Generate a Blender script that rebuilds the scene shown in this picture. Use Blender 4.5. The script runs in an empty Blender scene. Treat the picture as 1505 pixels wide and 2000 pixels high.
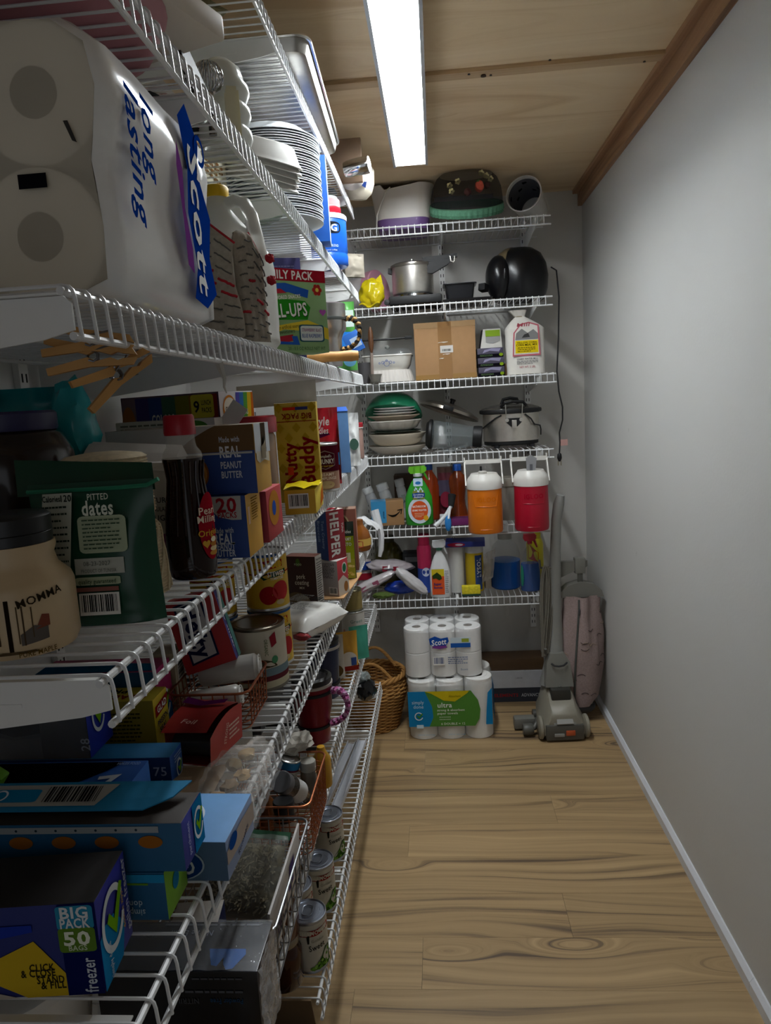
import bpy, bmesh, math, random
from mathutils import Vector, Matrix, noise
rnd = random.Random(7)
rad, sin, cos, PI, V3 = math.radians, math.sin, math.cos, math.pi, Vector
SC = bpy.context.scene
COL = SC.collection

# ---------------------------------------------------------------- camera, world, light, exposure
CAM_H = 1.43
FPX = 1388.0                       # focal length in pixels of the 1505x2000 frame
YAW, PITCH, ROLL = rad(4.50276), rad(8.91885), rad(3.3311)


def cam_axes():
    cyw, syw = cos(YAW), sin(YAW)
    cp, sp = cos(PITCH), sin(PITCH)
    f = V3((-syw * cp, cyw * cp, -sp))
    r = V3((cyw, syw, 0))
    d = f.cross(r)
    c, s = cos(ROLL), sin(ROLL)
    return r * c + d * s, d * c - r * s, f


AX_R, AX_D, AX_F = cam_axes()
cam_data = bpy.data.cameras.new('camera')
cam = bpy.data.objects.new('camera', cam_data)
COL.objects.link(cam)
cam_data.sensor_fit = 'VERTICAL'
cam_data.sensor_height = 36.0
cam_data.lens = FPX / 2000.0 * 36.0
cam_data.clip_start = 0.02
cam_m = Matrix((AX_R, -AX_D, -AX_F)).transposed().to_4x4()
cam_m.translation = V3((0, 0, CAM_H))
cam.matrix_world = cam_m
SC.camera = cam

world = bpy.data.worlds.new('world')
SC.world = world
world.use_nodes = True
world.node_tree.nodes['Background'].inputs[0].default_value = (0.55, 0.58, 0.62, 1)
world.node_tree.nodes['Background'].inputs[1].default_value = 0.42

SC.view_settings.view_transform = 'Standard'
SC.view_settings.look = 'None'
SC.view_settings.gamma = 1.0
SC.view_settings.use_curve_mapping = False
SC.view_settings.exposure = 0.88
LAMP_STRENGTH = 30.0


def ray(px, py):
    return AX_R * ((px - 752.5) / FPX) + AX_D * ((py - 1000.0) / FPX) + AX_F


def on_z(px, py, z):
    d = ray(px, py)
    return V3((0, 0, CAM_H)) + d * ((z - CAM_H) / d.z)


def on_x(px, py, x):
    d = ray(px, py)
    return V3((0, 0, CAM_H)) + d * (x / d.x)


def on_y(px, py, y):
    d = ray(px, py)
    return V3((0, 0, CAM_H)) + d * (y / d.y)


# ---------------------------------------------------------------- materials
def lin(c):
    if isinstance(c, str):
        c = c.lstrip('#')
        v = [int(c[i:i + 2], 16) / 255 for i in (0, 2, 4)]
        return tuple((x / 12.92 if x <= 0.04045 else ((x + 0.055) / 1.055) ** 2.4) for x in v) + (1.0,)
    return tuple(c) + (1.0,)


MATS = {}


def new_mat(name):
    m = bpy.data.materials.new(name)
    m.use_nodes = True
    nt = m.node_tree
    return m, nt, nt.nodes['Principled BSDF']


def mat(color, rough=0.5, metal=0.0, kind='card', trans=0.0, ior=1.45, coat=0.0):
    """A plain procedural material: base colour with faint noise variation and fine relief."""
    key = (color, rough, metal, kind, trans, coat)
    if key in MATS:
        return MATS[key]
    m, nt, b = new_mat('%s_%s' % (kind, str(color).lstrip('#')))
    N, L = nt.nodes, nt.links
    c = lin(color)
    b.inputs['Roughness'].default_value = rough
    b.inputs['Metallic'].default_value = metal
    b.inputs['IOR'].default_value = ior
    b.inputs['Transmission Weight'].default_value = trans
    b.inputs['Coat Weight'].default_value = coat
    spec = {'card': (40, 0.10, 0.02), 'plastic': (18, 0.05, 0.0), 'metal': (60, 0.12, 0.02), 'cloth': (160, 0.30, 0.25),
            'wood': (30, 0.25, 0.05), 'film': (14, 0.05, 0.3), 'paper': (60, 0.06, 0.05), 'glass': (10, 0.0, 0.0),
            'print': (0, 0, 0), 'food': (90, 0.5, 0.4)}[kind]
    if spec[0] and spec[1]:
        tc = N.new('ShaderNodeTexCoord')
        nz = N.new('ShaderNodeTexNoise')
        nz.inputs['Scale'].default_value = spec[0]
        nz.inputs['Detail'].default_value = 3
        L.new(tc.outputs['Object'], nz.inputs['Vector'])
        mr = N.new('ShaderNodeMapRange')
        mr.inputs['To Min'].default_value = 1 - spec[1]
        mr.inputs['To Max'].default_value = 1 + spec[1]
        L.new(nz.outputs['Fac'], mr.inputs['Value'])
        hs = N.new('ShaderNodeHueSaturation')
        hs.inputs['Color'].default_value = c
        L.new(mr.outputs['Result'], hs.inputs['Value'])
        L.new(hs.outputs['Color'], b.inputs['Base Color'])
        if spec[2]:
            bp = N.new('ShaderNodeBump')
            bp.inputs['Strength'].default_value = spec[2]
            bp.inputs['Distance'].default_value = 0.002
            L.new(nz.outputs['Fac'], bp.inputs['Height'])
            L.new(bp.outputs['Normal'], b.inputs['Normal'])
    else:
        b.inputs['Base Color'].default_value = c
        if kind == 'print':
            b.inputs['Specular IOR Level'].default_value = 0.0
    MATS[key] = m
    return m


def film(tint='ffffff', clear=0.75, rough=0.15, crinkle=0.35, scale=30):
    """Thin clear plastic film: mostly see-through with crinkled gloss."""
    key = ('film', tint, clear, rough, crinkle, scale)
    if key in MATS:
        return MATS[key]
    m, nt, b = new_mat('film_' + tint)
    N, L = nt.nodes, nt.links
    b.inputs['Base Color'].default_value = lin(tint)
    b.inputs['Roughness'].default_value = rough
    tc = N.new('ShaderNodeTexCoord')
    nz = N.new('ShaderNodeTexNoise')
    nz.inputs['Scale'].default_value = scale
    nz.inputs['Detail'].default_value = 4
    L.new(tc.outputs['Object'], nz.inputs['Vector'])
    bp = N.new('ShaderNodeBump')
    bp.inputs['Strength'].default_value = crinkle
    bp.inputs['Distance'].default_value = 0.01
    L.new(nz.outputs['Fac'], bp.inputs['Height'])
    L.new(bp.outputs['Normal'], b.inputs['Normal'])
    tr = N.new('ShaderNodeBsdfTransparent')
    mx = N.new('ShaderNodeMixShader')
    mx.inputs[0].default_value = clear
    L.new(b.outputs['BSDF'], mx.inputs[1])
    L.new(tr.outputs['BSDF'], mx.inputs[2])
    L.new(mx.outputs['Shader'], N['Material Output'].inputs['Surface'])
    MATS[key] = m
    return m


def liquid(color, rough=0.05, trans=0.7):
    return mat(color, rough, 0, 'glass', trans, 1.36)


def wall_mat(name, color, scale=120, bump=0.08, blot=0.03):
    m, nt, b = new_mat(name)
    N, L = nt.nodes, nt.links
    b.inputs['Roughness'].default_value = 0.62
    tc = N.new('ShaderNodeTexCoord')
    n1 = N.new('ShaderNodeTexNoise')
    n1.inputs['Scale'].default_value = 1.7
    n1.inputs['Detail'].default_value = 6
    n2 = N.new('ShaderNodeTexNoise')
    n2.inputs['Scale'].default_value = scale
    n2.inputs['Detail'].default_value = 4
    n3 = N.new('ShaderNodeTexNoise')           # sparse scuffs
    n3.inputs['Scale'].default_value = 9
    n3.inputs['Detail'].default_value = 8
    for n in (n1, n2, n3):
        L.new(tc.outputs['Object'], n.inputs['Vector'])
    rp = N.new('ShaderNodeValToRGB')
    rp.color_ramp.elements[0].position = 0.74
    rp.color_ramp.elements[0].color = (1, 1, 1, 1)
    rp.color_ramp.elements[1].position = 0.80
    rp.color_ramp.elements[1].color = (0.55, 0.54, 0.52, 1)
    L.new(n3.outputs['Fac'], rp.inputs['Fac'])
    mr = N.new('ShaderNodeMapRange')
    mr.inputs['To Min'].default_value = 1 - blot
    mr.inputs['To Max'].default_value = 1 + blot
    L.new(n1.outputs['Fac'], mr.inputs['Value'])
    hs = N.new('ShaderNodeHueSaturation')
    hs.inputs['Color'].default_value = lin(color)
    L.new(mr.outputs['Result'], hs.inputs['Value'])
    mx = N.new('ShaderNodeMix')
    mx.data_type = 'RGBA'
    mx.blend_type = 'MULTIPLY'
    mx.inputs[0].default_value = 1.0
    L.new(hs.outputs['Color'], mx.inputs[6])
    L.new(rp.outputs['Color'], mx.inputs[7])
    L.new(mx.outputs[2], b.inputs['Base Color'])
    bp = N.new('ShaderNodeBump')
    bp.inputs['Strength'].default_value = bump
    bp.inputs['Distance'].default_value = 0.004
    L.new(n2.outputs['Fac'], bp.inputs['Height'])
    L.new(bp.outputs['Normal'], b.inputs['Normal'])
    return m


def wood_mat(name, light, mid, dark, rings=12.0, wander=2.2, swirl=1.6, knots=0.55, rough=0.45, scale=2.2, along=0.25):
    """Long grain lines along local X that wander and swirl round sparse knots; each board shifted by Object Info random."""
    m, nt, b = new_mat(name)
    N, L = nt.nodes, nt.links

    def nd(t, **kw):
        n = N.new('ShaderNode' + t)
        for k, v in kw.items():
            setattr(n, k, v)
        return n

    def mth(op, a, b_=None, c=None):
        n = nd('Math', operation=op)
        for i, v in enumerate((a, b_, c)):
            if v is None:
                continue
            if isinstance(v, (int, float)):
                n.inputs[i].default_value = v
            else:
                L.new(v, n.inputs[i])
        return n.outputs[0]

    tc, oi = nd('TexCoord'), nd('ObjectInfo')
    ad = nd('VectorMath', operation='MULTIPLY_ADD')
    cb = nd('CombineXYZ')
    for i in range(3):
        L.new(oi.outputs['Random'], cb.inputs[i])
    ad.inputs[1].default_value = (37.0, 23.0, 11.0)
    L.new(cb.outputs[0], ad.inputs[0])
    L.new(tc.outputs['Object'], ad.inputs[2])

    def mapped(sc):
        mp = nd('Mapping')
        mp.inputs['Scale'].default_value = sc
        L.new(ad.outputs[0], mp.inputs['Vector'])
        return mp.outputs[0]

    n0 = nd('TexNoise')
    n0.inputs['Scale'].default_value = 1.0
    n0.inputs['Detail'].default_value = 1.5
    L.new(mapped((1.1, 4.0, 4.0)), n0.inputs['Vector'])
    vo = nd('TexVoronoi')
    vo.inputs['Scale'].default_value = 1.0
    L.new(mapped((2.3, 7.5, 0.0)), vo.inputs['Vector'])
    mr = nd('MapRange', interpolation_type='SMOOTHSTEP')
    for k, v in (('From Min', 0.0), ('From Max', 0.42), ('To Min', 1.0), ('To Max', 0.0)):
        mr.inputs[k].default_value = v
    L.new(vo.outputs['Distance'], mr.inputs['Value'])
    sp = nd('SeparateColor')
    L.new(vo.outputs['Color'], sp.inputs[0])
    knot = mth('MULTIPLY', mr.outputs[0], mth('GREATER_THAN', sp.outputs[0], knots))
    sx = nd('SeparateXYZ')
    L.new(ad.outputs[0], sx.inputs[0])
    yz = mth('ADD', sx.outputs[1], sx.outputs[2])
    g = mth('MULTIPLY_ADD', yz, rings, mth('MULTIPLY_ADD', n0.outputs['Fac'], wander, mth('MULTIPLY', knot, swirl)))
    c2 = nd('CombineXYZ')
    L.new(mth('MULTIPLY', sx.outputs[0], along), c2.inputs[0])
    L.new(g, c2.inputs[1])
    n1 = nd('TexNoise')
    n1.inputs['Scale'].default_value = scale
    n1.inputs['Detail'].default_value = 6
    n1.inputs['Roughness'].default_value = 0.62
    L.new(c2.outputs[0], n1.inputs['Vector'])
    val = mth('SUBTRACT', n1.outputs['Fac'], mth('MULTIPLY', mth('POWER', knot, 14.0), 0.35))
    rp = nd('ValToRGB')
    e = rp.color_ramp.elements
    e[0].position, e[0].color = 0.34, lin(dark)
    e[1].position, e[1].color = 0.66, lin(light)
    em = e.new(0.46)
    em.color = lin(mid)
    L.new(val, rp.inputs['Fac'])
    hs = nd('HueSaturation')
    L.new(mth('MULTIPLY_ADD', oi.outputs['Random'], 0.14, 0.93), hs.inputs['Value'])
    L.new(rp.outputs['Color'], hs.inputs['Color'])
    L.new(hs.outputs['Color'], b.inputs['Base Color'])
    b.inputs['Roughness'].default_value = rough
    bp = nd('Bump')
    bp.inputs['Strength'].default_value = 0.05
    bp.inputs['Distance'].default_value = 0.002
    L.new(val, bp.inputs['Height'])
    L.new(bp.outputs['Normal'], b.inputs['Normal'])
    return m


# ---------------------------------------------------------------- mesh helpers
class MB:
    """Collects shapes; build() links them as one mesh object."""

    def __init__(self):
        self.v, self.f, self.mi = [], [], []

    def add(self, vs, fs, mi=0):
        o = len(self.v)
        self.v += [tuple(p) for p in vs]
        self.f += [tuple(i + o for i in f) for f in fs]
        self.mi += [mi] * len(fs)
        return self

    def box(self, x0, y0, z0, x1, y1, z1, mi=0, bev=0.0):
        if bev <= 0:
            vs = [(x, y, z) for z in (z0, z1) for y in (y0, y1) for x in (x0, x1)]
            fs = [(0, 2, 3, 1), (4, 5, 7, 6), (0, 1, 5, 4), (1, 3, 7, 5), (3, 2, 6, 7), (2, 0, 4, 6)]
            return self.add(vs, fs, mi)
        bm = bmesh.new()
        bmesh.ops.create_cube(bm, size=1)
        for v in bm.verts:
            v.co = V3(((x0 + x1) / 2 + v.co.x * (x1 - x0), (y0 + y1) / 2 + v.co.y * (y1 - y0), (z0 + z1) / 2 + v.co.z * (z1 - z0)))
        bmesh.ops.bevel(bm, geom=bm.edges[:], offset=bev, segments=2, profile=0.6, affect='EDGES')
        bm.verts.index_update()
        self.add([v.co for v in bm.verts], [[v.index for v in f.verts] for f in bm.faces], mi)
        bm.free()
        return self

    def obox(self, c, ux, uy, uz, mi=0):
        """Oriented box from centre and three half-extent vectors."""
        c, ux, uy, uz = Vector(c), Vector(ux), Vector(uy), Vector(uz)
        vs = [c + ux * i + uy * j + uz * k for k in (-1, 1) for j in (-1, 1) for i in (-1, 1)]
        fs = [(0, 2, 3, 1), (4, 5, 7, 6), (0, 1, 5, 4), (1, 3, 7, 5), (3, 2, 6, 7), (2, 0, 4, 6)]
        return self.add(vs, fs, mi)

    def bar(self, a, b, w, t, up=(0, 0, 1), mi=0):
        a, b = Vector(a), Vector(b)
        d = (b - a)
        n = d.normalized()
        s = n.cross(Vector(up))
        if s.length < 1e-5:
            s = n.cross(V3((1, 0, 0)))
        s.normalize()
        u = s.cross(n).normalized()
        return self.obox((a + b) / 2, d / 2, s * w / 2, u * t / 2, mi)

    def lathe(self, prof, n=24, c=(0, 0, 0), sx=1.0, sy=1.0, mi=0, cap=True, a0=0.0, a1=None):
        """prof: list of (radius, z), bottom to top."""
        full = a1 is None
        a1 = a0 + 2 * PI if full else a1
        m = n if full else n + 1
        vs, fs = [], []
        for r, z in prof:
            for i in range(m):
                a = a0 + (a1 - a0) * i / n
                vs.append((c[0] + r * sx * cos(a), c[1] + r * sy * sin(a), c[2] + z))
        for j in range(len(prof) - 1):
            for i in range(n):
                k = (i + 1) % m
                fs.append((j * m + i, j * m + k, (j + 1) * m + k, (j + 1) * m + i))
        if cap and full:
            if prof[0][0] > 1e-6:
                fs.append(tuple(reversed(range(m))))
            if prof[-1][0] > 1e-6:
                fs.append(tuple((len(prof) - 1) * m + i for i in range(m)))
        return self.add(vs, fs, mi)

    def tube(self, path, r, n=8, closed=False, mi=0, cap=True):
        P = [Vector(p) for p in path]
        k = len(P)
        rr = r if isinstance(r, (list, tuple)) else [r] * k
        vs, fs = [], []
        prev = None
        for i, p in enumerate(P):
            if closed:
                t = P[(i + 1) % k] - P[i - 1]
            else:
                t = P[min(i + 1, k - 1)] - P[max(i - 1, 0)]
            t.normalize()
            if prev is None:
                s = t.cross(V3((0, 0, 1)))
                if s.length < 1e-3:
                    s = t.cross(V3((1, 0, 0)))
            else:
                s = prev - t * prev.dot(t)
            s.normalize()
            prev = s
            u = t.cross(s)
            for j in range(n):
                a = 2 * PI * j / n
                vs.append(p + (s * cos(a) + u * sin(a)) * rr[i])
        kk = k if closed else k - 1
        for i in range(kk):
            for j in range(n):
                a, b2 = i * n + j, i * n + (j + 1) % n
                c2, d = ((i + 1) % k) * n + (j + 1) % n, ((i + 1) % k) * n + j
                fs.append((a, b2, c2, d))
        if cap and not closed:
            fs.append(tuple(reversed(range(n))))
            fs.append(tuple((k - 1) * n + j for j in range(n)))
        return self.add(vs, fs, mi)

    def grid(self, fn, nu, nv, mi=0, wrap_u=False):
        vs, fs = [], []
        mu = nu if wrap_u else nu + 1
        for j in range(nv + 1):
            for i in range(mu):
                vs.append(fn(i / nu, j / nv))
        for j in range(nv):
            for i in range(nu):
                k = (i + 1) % mu
                fs.append((j * mu + i, j * mu + k, (j + 1) * mu + k, (j + 1) * mu + i))
        return self.add(vs, fs, mi)

    def poly(self, pts, mi=0):
        return self.add(pts, [tuple(range(len(pts)))], mi)

    def prism(self, pts, vec, mi=0):
        """Closed prism from a planar outline, pushed along vec."""
        n = len(pts)
        v = Vector(vec)
        a = [Vector(p) for p in pts]
        b = [p + v for p in a]
        fs = [tuple(range(n)), tuple(reversed(range(n, 2 * n)))]
        fs += [(i, n + i, n + (i + 1) % n, (i + 1) % n) for i in range(n)]
        return self.add(a + b, fs, mi)

    def blob(self, c, rx, ry, rz, amp=0.15, freq=3.0, seed=0, sub=3, flat=None, mi=0):
        """Crumpled rounded lump."""
        bm = bmesh.new()
        bmesh.ops.create_icosphere(bm, subdivisions=sub, radius=1.0)
        off = V3((seed * 7.3, seed * 3.1, seed * 5.7))
        for v in bm.verts:
            d = v.co.normalized()
            k = 1 + amp * (noise.noise(d * freq + off) + 0.5 * abs(noise.noise(d * freq * 2.3 + off)))
            p = V3((d.x * rx * k, d.y * ry * k, d.z * rz * k))
            if flat is not None and p.z < flat:
                p.z = flat
            v.co = p + Vector(c)
        bm.verts.index_update()
        self.add([v.co for v in bm.verts], [[v.index for v in f.verts] for f in bm.faces], mi)
        bm.free()
        return self

    def xf(self, M):
        self.v = [tuple(M @ Vector(p)) for p in self.v]
        return self

    def mesh(self, name, mats, smooth=True, angle=0.7):
        me = bpy.data.meshes.new(name)
        me.from_pydata(self.v, [], self.f)
        if not isinstance(mats, (list, tuple)):
            mats = [mats]
        for m in mats:
            me.materials.append(m)
        if len(mats) > 1:
            me.polygons.foreach_set('material_index', self.mi)
        bm = bmesh.new()
        bm.from_mesh(me)
        bmesh.ops.recalc_face_normals(bm, faces=bm.faces[:])
        bm.to_mesh(me)
        bm.free()
        if smooth:
            me.polygons.foreach_set('use_smooth', [True] * len(me.polygons))
            me.set_sharp_from_angle(angle=angle)
        me.update()
        return me

    def build(self, name, mats, parent=None, loc=None, rz=0, smooth=True, angle=0.7, label=None):
        o = bpy.data.objects.new(name, self.mesh(name, mats, smooth, angle))
        COL.objects.link(o)
        if parent is not None:
            o.parent = parent
        if loc is not None:
            o.location = loc
        if rz:
            o.rotation_euler = (0, 0, rz)
        if label:
            o['label'] = label
        return o


def tag(o, label, cat, group=None):
    o['label'] = label
    o['category'] = cat
    if group:
        o['group'] = group
    return o


def thing(name, label, cat, loc=(0, 0, 0), rz=0.0, group=None, rot=None):
    o = bpy.data.objects.new(name, None)
    COL.objects.link(o)
    o.empty_display_size = 0.02
    o.location = loc
    o.rotation_euler = rot if rot is not None else (0, 0, rz)
    return tag(o, label, cat, group)


def struct(o):
    o['kind'] = 'structure'
    return o


def dup(src, loc=None, rot=None, label=None, parent=None):
    c = src.copy()
    COL.objects.link(c)
    c.parent = parent
    if loc is not None:
        c.location = loc
    if rot is not None:
        c.rotation_euler = rot
    if label:
        c['label'] = label
    for ch in list(src.children):
        dup(ch, parent=c)
    return c


# ---------------------------------------------------------------- lettering and print
TXT = {}
EPS = 0.0006


def text_geo(s, bold=0.0):
    key = (s, bold)
    if key not in TXT:
        cu = bpy.data.curves.new('t', 'FONT')
        cu.body = s
        cu.size = 1.0
        cu.resolution_u = 2
        cu.offset = bold * 0.55
        cu.space_character = 1.04 + bold
        cu.fill_mode = 'FRONT'
        ob = bpy.data.objects.new('t', cu)
        me = bpy.data.meshes.new_from_object(ob)
        vs = [v.co.copy() for v in me.vertices]
        fs = [tuple(p.vertices) for p in me.polygons]
        bpy.data.objects.remove(ob)
        bpy.data.curves.remove(cu)
        bpy.data.meshes.remove(me)
        xs = [v.x for v in vs] or [0, 1]
        x0, x1 = min(xs), max(xs)
        vs = [(v.x - (x0 + x1) / 2, v.y - 0.345) for v in vs]
        TXT[key] = (vs, fs, x1 - x0)
    return TXT[key]


def face_frame(dims, face):
    w, d, h = dims
    V = Vector
    return {'near': (V((-w / 2, -d / 2 - EPS, 0)), V((w, 0, 0)), V((0, 0, h))),
            'side': (V((w / 2 + EPS, -d / 2, 0)), V((0, d, 0)), V((0, 0, h))),
            'far': (V((w / 2, d / 2 + EPS, 0)), V((-w, 0, 0)), V((0, 0, h))),
            'left': (V((-w / 2 - EPS, d / 2, 0)), V((0, -d, 0)), V((0, 0, h))),
            'top': (V((-w / 2, -d / 2, h + EPS)), V((w, 0, 0)), V((0, d, 0)))}[face]


def TX(parent, frame, s, u, v, size, color, width=None, rot=0.0, bold=0.02, lift=0.0004, name='lettering', shear=0.0):
    """Lettering on a flat face: (u, v) is its centre as a fraction of the face, size its letter height in metres (cap height ~0.7)."""
    O, U, V = frame
    n = U.cross(V).normalized()
    un, vn = U.normalized(), V.normalized()
    vs, fs, w = text_geo(s, bold)
    sx = size if width is None else width / max(w, 1e-6)
    c, sn = cos(rot), sin(rot)
    base = O + U * u + V * v + n * lift
    out = []
    for x, y in vs:
        x, y = x * sx + y * size * shear, y * size
        out.append(base + un * (x * c - y * sn) + vn * (x * sn + y * c))
    mb = MB().add(out, fs)
    return mb.build(name, mat(color, 0.5, 0, 'print'), parent, smooth=False)


def WX(parent, r, phi, z, s, size, color, width=None, bold=0.02, lift=0.0006, name='lettering', cx=0.0, cy=0.0, rot=0.0, taper=0.0):
    """Lettering wrapped round an upright cylinder of radius r."""
    vs, fs, w = text_geo(s, bold)
    sx = size if width is None else width / max(w, 1e-6)
    c, sn = cos(rot), sin(rot)
    out = []
    for x, y in vs:
        x, y = x * sx, y * size
        x, y = x * c - y * sn, x * sn + y * c
        rr = r + lift + taper * y
        a = phi + x / r
        out.append((cx + rr * cos(a), cy + rr * sin(a), z + y))
    return MB().add(out, fs).build(name, mat(color, 0.5, 0, 'print'), parent, smooth=False)


def shape_pts(shape, n=28):
    if shape == 'rect':
        return [(0, 0), (1, 0), (1, 1), (0, 1)]
    if shape == 'ell':
        return [(0.5 + 0.5 * cos(2 * PI * i / n), 0.5 + 0.5 * sin(2 * PI * i / n)) for i in range(n)]
    if shape == 'round':
        out = []
        for cx, cy, a in ((0.88, 0.88, 0), (0.12, 0.88, 90), (0.12, 0.12, 180), (0.88, 0.12, 270)):
            for k in range(4):
                t = rad(a + 30 * k)
                out.append((cx + 0.12 * cos(t), cy + 0.12 * sin(t)))
        return out
    if shape == 'heart':
        out = []
        for i in range(n):
            t = 2 * PI * i / n
            out.append((0.5 + 0.5 * sin(t) ** 3, 0.55 + (13 * cos(t) - 5 * cos(2 * t) - 2 * cos(3 * t) - cos(4 * t)) / 34))
        return out
    if shape == 'check':
        return [(0, 0.55), (0.15, 0.7), (0.38, 0.4), (0.85, 1.0), (1.0, 0.9), (0.42, 0.0)]
    return shape


def PN(parent, frame, u0, v0, u1, v1, color, shape='rect', lift=0.0, rough=0.5, name='print_panel', metal=0.0):
    O, U, V = frame
    n = U.cross(V).normalized() * lift
    pts = [O + n + U * (u0 + (u1 - u0) * a) + V * (v0 + (v1 - v0) * b) for a, b in shape_pts(shape)]
    return MB().poly(pts).build(name, mat(color, rough, metal, 'print'), parent, smooth=False)


def ring(parent, frame, u, v, r, w, color, lift=0.0003, a0=0, a1=360, name='print_panel', asp=1.0):
    """Ring of outer radius r metres."""
    O, U, V = frame
    un, vn = U.normalized(), V.normalized()
    nn = U.cross(V).normalized() * lift
    base = O + U * u + V * v + nn
    k = 32
    vs, fs = [], []
    for i in range(k + 1):
        a = rad(a0 + (a1 - a0) * i / k)
        for q in (r, r - w):
            vs.append(base + un * q * cos(a) + vn * q * sin(a) * asp)
    fs = [(2 * i, 2 * i + 2, 2 * i + 3, 2 * i + 1) for i in range(k)]
    return MB().add(vs, fs).build(name, mat(color, 0.5, 0, 'print'), parent, smooth=False)


def FP(parent, frame, u0, v0, u1, v1, color, lines=6, seed=1, lift=0.0004, fill=0.55, name='fine_print'):
    """Rows of tiny illegible print as broken thin strokes."""
    O, U, V = frame
    n = U.cross(V).normalized() * lift
    r = random.Random(seed)
    mb = MB()
    dv = (v1 - v0) / lines
    for i in range(lines):
        y0 = v1 - dv * (i + 0.5 + fill / 2 * 0.8)
        y1 = y0 + dv * fill * 0.8
        x = u0
        end = u1 - (u1 - u0) * r.uniform(0, 0.3)
        while x < end:
            w = (u1 - u0) * r.uniform(0.05, 0.16)
            x2 = min(x + w, end)
            mb.poly([O + n + U * a + V * b for a, b in ((x, y0), (x2, y0), (x2, y1), (x, y1))])
            x = x2 + (u1 - u0) * 0.025
    return mb.build(name, mat(color, 0.5, 0, 'print'), parent, smooth=False)


def BC(parent, frame, u0, v0, u1, v1, vertical=True, color='151515', seed=3, lift=0.0005, back=True):
    if back:
        PN(parent, frame, u0, v0, u1, v1, 'e8e6e0', lift=lift - 0.0002)
    O, U, V = frame
    n = U.cross(V).normalized() * lift
    r = random.Random(seed)
    mb = MB()
    t = 0.06
    while t < 0.93:
        w = r.choice((0.012, 0.02, 0.035))
        if vertical:
            q = ((u0 + (u1 - u0) * t, v0 + (v1 - v0) * 0.15), (u0 + (u1 - u0) * (t + w), v0 + (v1 - v0) * 0.15),
                 (u0 + (u1 - u0) * (t + w), v0 + (v1 - v0) * 0.92), (u0 + (u1 - u0) * t, v0 + (v1 - v0) * 0.92))
        else:
            q = ((u0 + (u1 - u0) * 0.08, v0 + (v1 - v0) * t), (u0 + (u1 - u0) * 0.92, v0 + (v1 - v0) * t),
                 (u0 + (u1 - u0) * 0.92, v0 + (v1 - v0) * (t + w)), (u0 + (u1 - u0) * 0.08, v0 + (v1 - v0) * (t + w)))
        mb.poly([O + n + U * a + V * b for a, b in q])
        t += w + r.choice((0.012, 0.02, 0.03))
    return mb.build('barcode', mat(color, 0.5, 0, 'print'), parent, smooth=False)


def carton(name, label, dims, loc, rz=0.0, color='888888', near=None, side=None, top=None, cat='box', group=None, rot=None, rough=0.55, bev=0.0012, body='body'):
    """A closed printed carton: body with one colour per face."""
    w, d, h = dims
    th = thing(name, label, cat, loc, rz, group, rot)
    cols = [color, near or color, side or color, top or color]
    mats = [mat(c, rough, 0, 'card') for c in cols]
    mb = MB().box(-w / 2, -d / 2, 0, w / 2, d / 2, h, bev=bev)
    o = mb.build(body, mats, th, angle=0.5)
    for p in o.data.polygons:
        n = p.normal
        if n.y < -0.8:
            p.material_index = 1
        elif n.x > 0.8:
            p.material_index = 2
        elif n.z > 0.8:
            p.material_index = 3
    o.data.update()
    return th, (lambda face: face_frame(dims, face))

# ---------------------------------------------------------------- room shell
XL, XR, YB, YF, ZC = -0.68, 0.685, 3.385, -1.1, 2.30
M_WALL = wall_mat('wall_paint', 'c9c9c6')
M_WALLB = wall_mat('wall_paint_back', 'cbc9c4')
M_FLOOR = wood_mat('oak_plank', 'b4986f', '9f845e', '5f4e3e', 15.0, 2.8, 2.4, 0.45, 0.42, 1.9)
M_PLY = wood_mat('plywood', 'e6cfab', 'dcc29b', 'c9a980', 4.0, 2.6, 1.4, 0.80, 0.6, 1.6)
M_BAT = wood_mat('batten_pine', 'cdb08a', 'bb9c74', '8f704e', 9.0, 1.6, 1.0, 0.8, 0.6, 1.6)
M_TRIMW = wood_mat('stained_trim', 'b08a66', '9a7454', '6e4f38', 16.0, 2.0, 1.2, 0.85, 0.5, 2.0)
M_WHITE = mat('e4e4e2', 0.4, 0, 'plastic')
M_WIRE = mat('d9dadb', 0.3, 0, 'plastic')

struct(MB().box(XR, YF, -0.05, XR + 0.1, YB + 0.1, ZC + 0.1).build('wall_right', M_WALL, smooth=False))
struct(MB().box(XL - 0.1, YF, -0.05, XL, YB + 0.1, ZC + 0.1).build('wall_left', M_WALL, smooth=False))
struct(MB().box(XL, YB, -0.05, XR, YB + 0.1, ZC + 0.1).build('wall_back', M_WALLB, smooth=False))
# wall behind the photographer with an open doorway
fw = MB().box(XL - 0.1, YF - 0.1, -0.05, -0.42, YF, ZC + 0.1).box(0.42, YF - 0.1, -0.05, XR + 0.1, YF, ZC + 0.1).box(-0.42, YF - 0.1, 2.05, 0.42, YF, ZC + 0.1)
struct(fw.build('wall_front', M_WALL, smooth=False))

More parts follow.
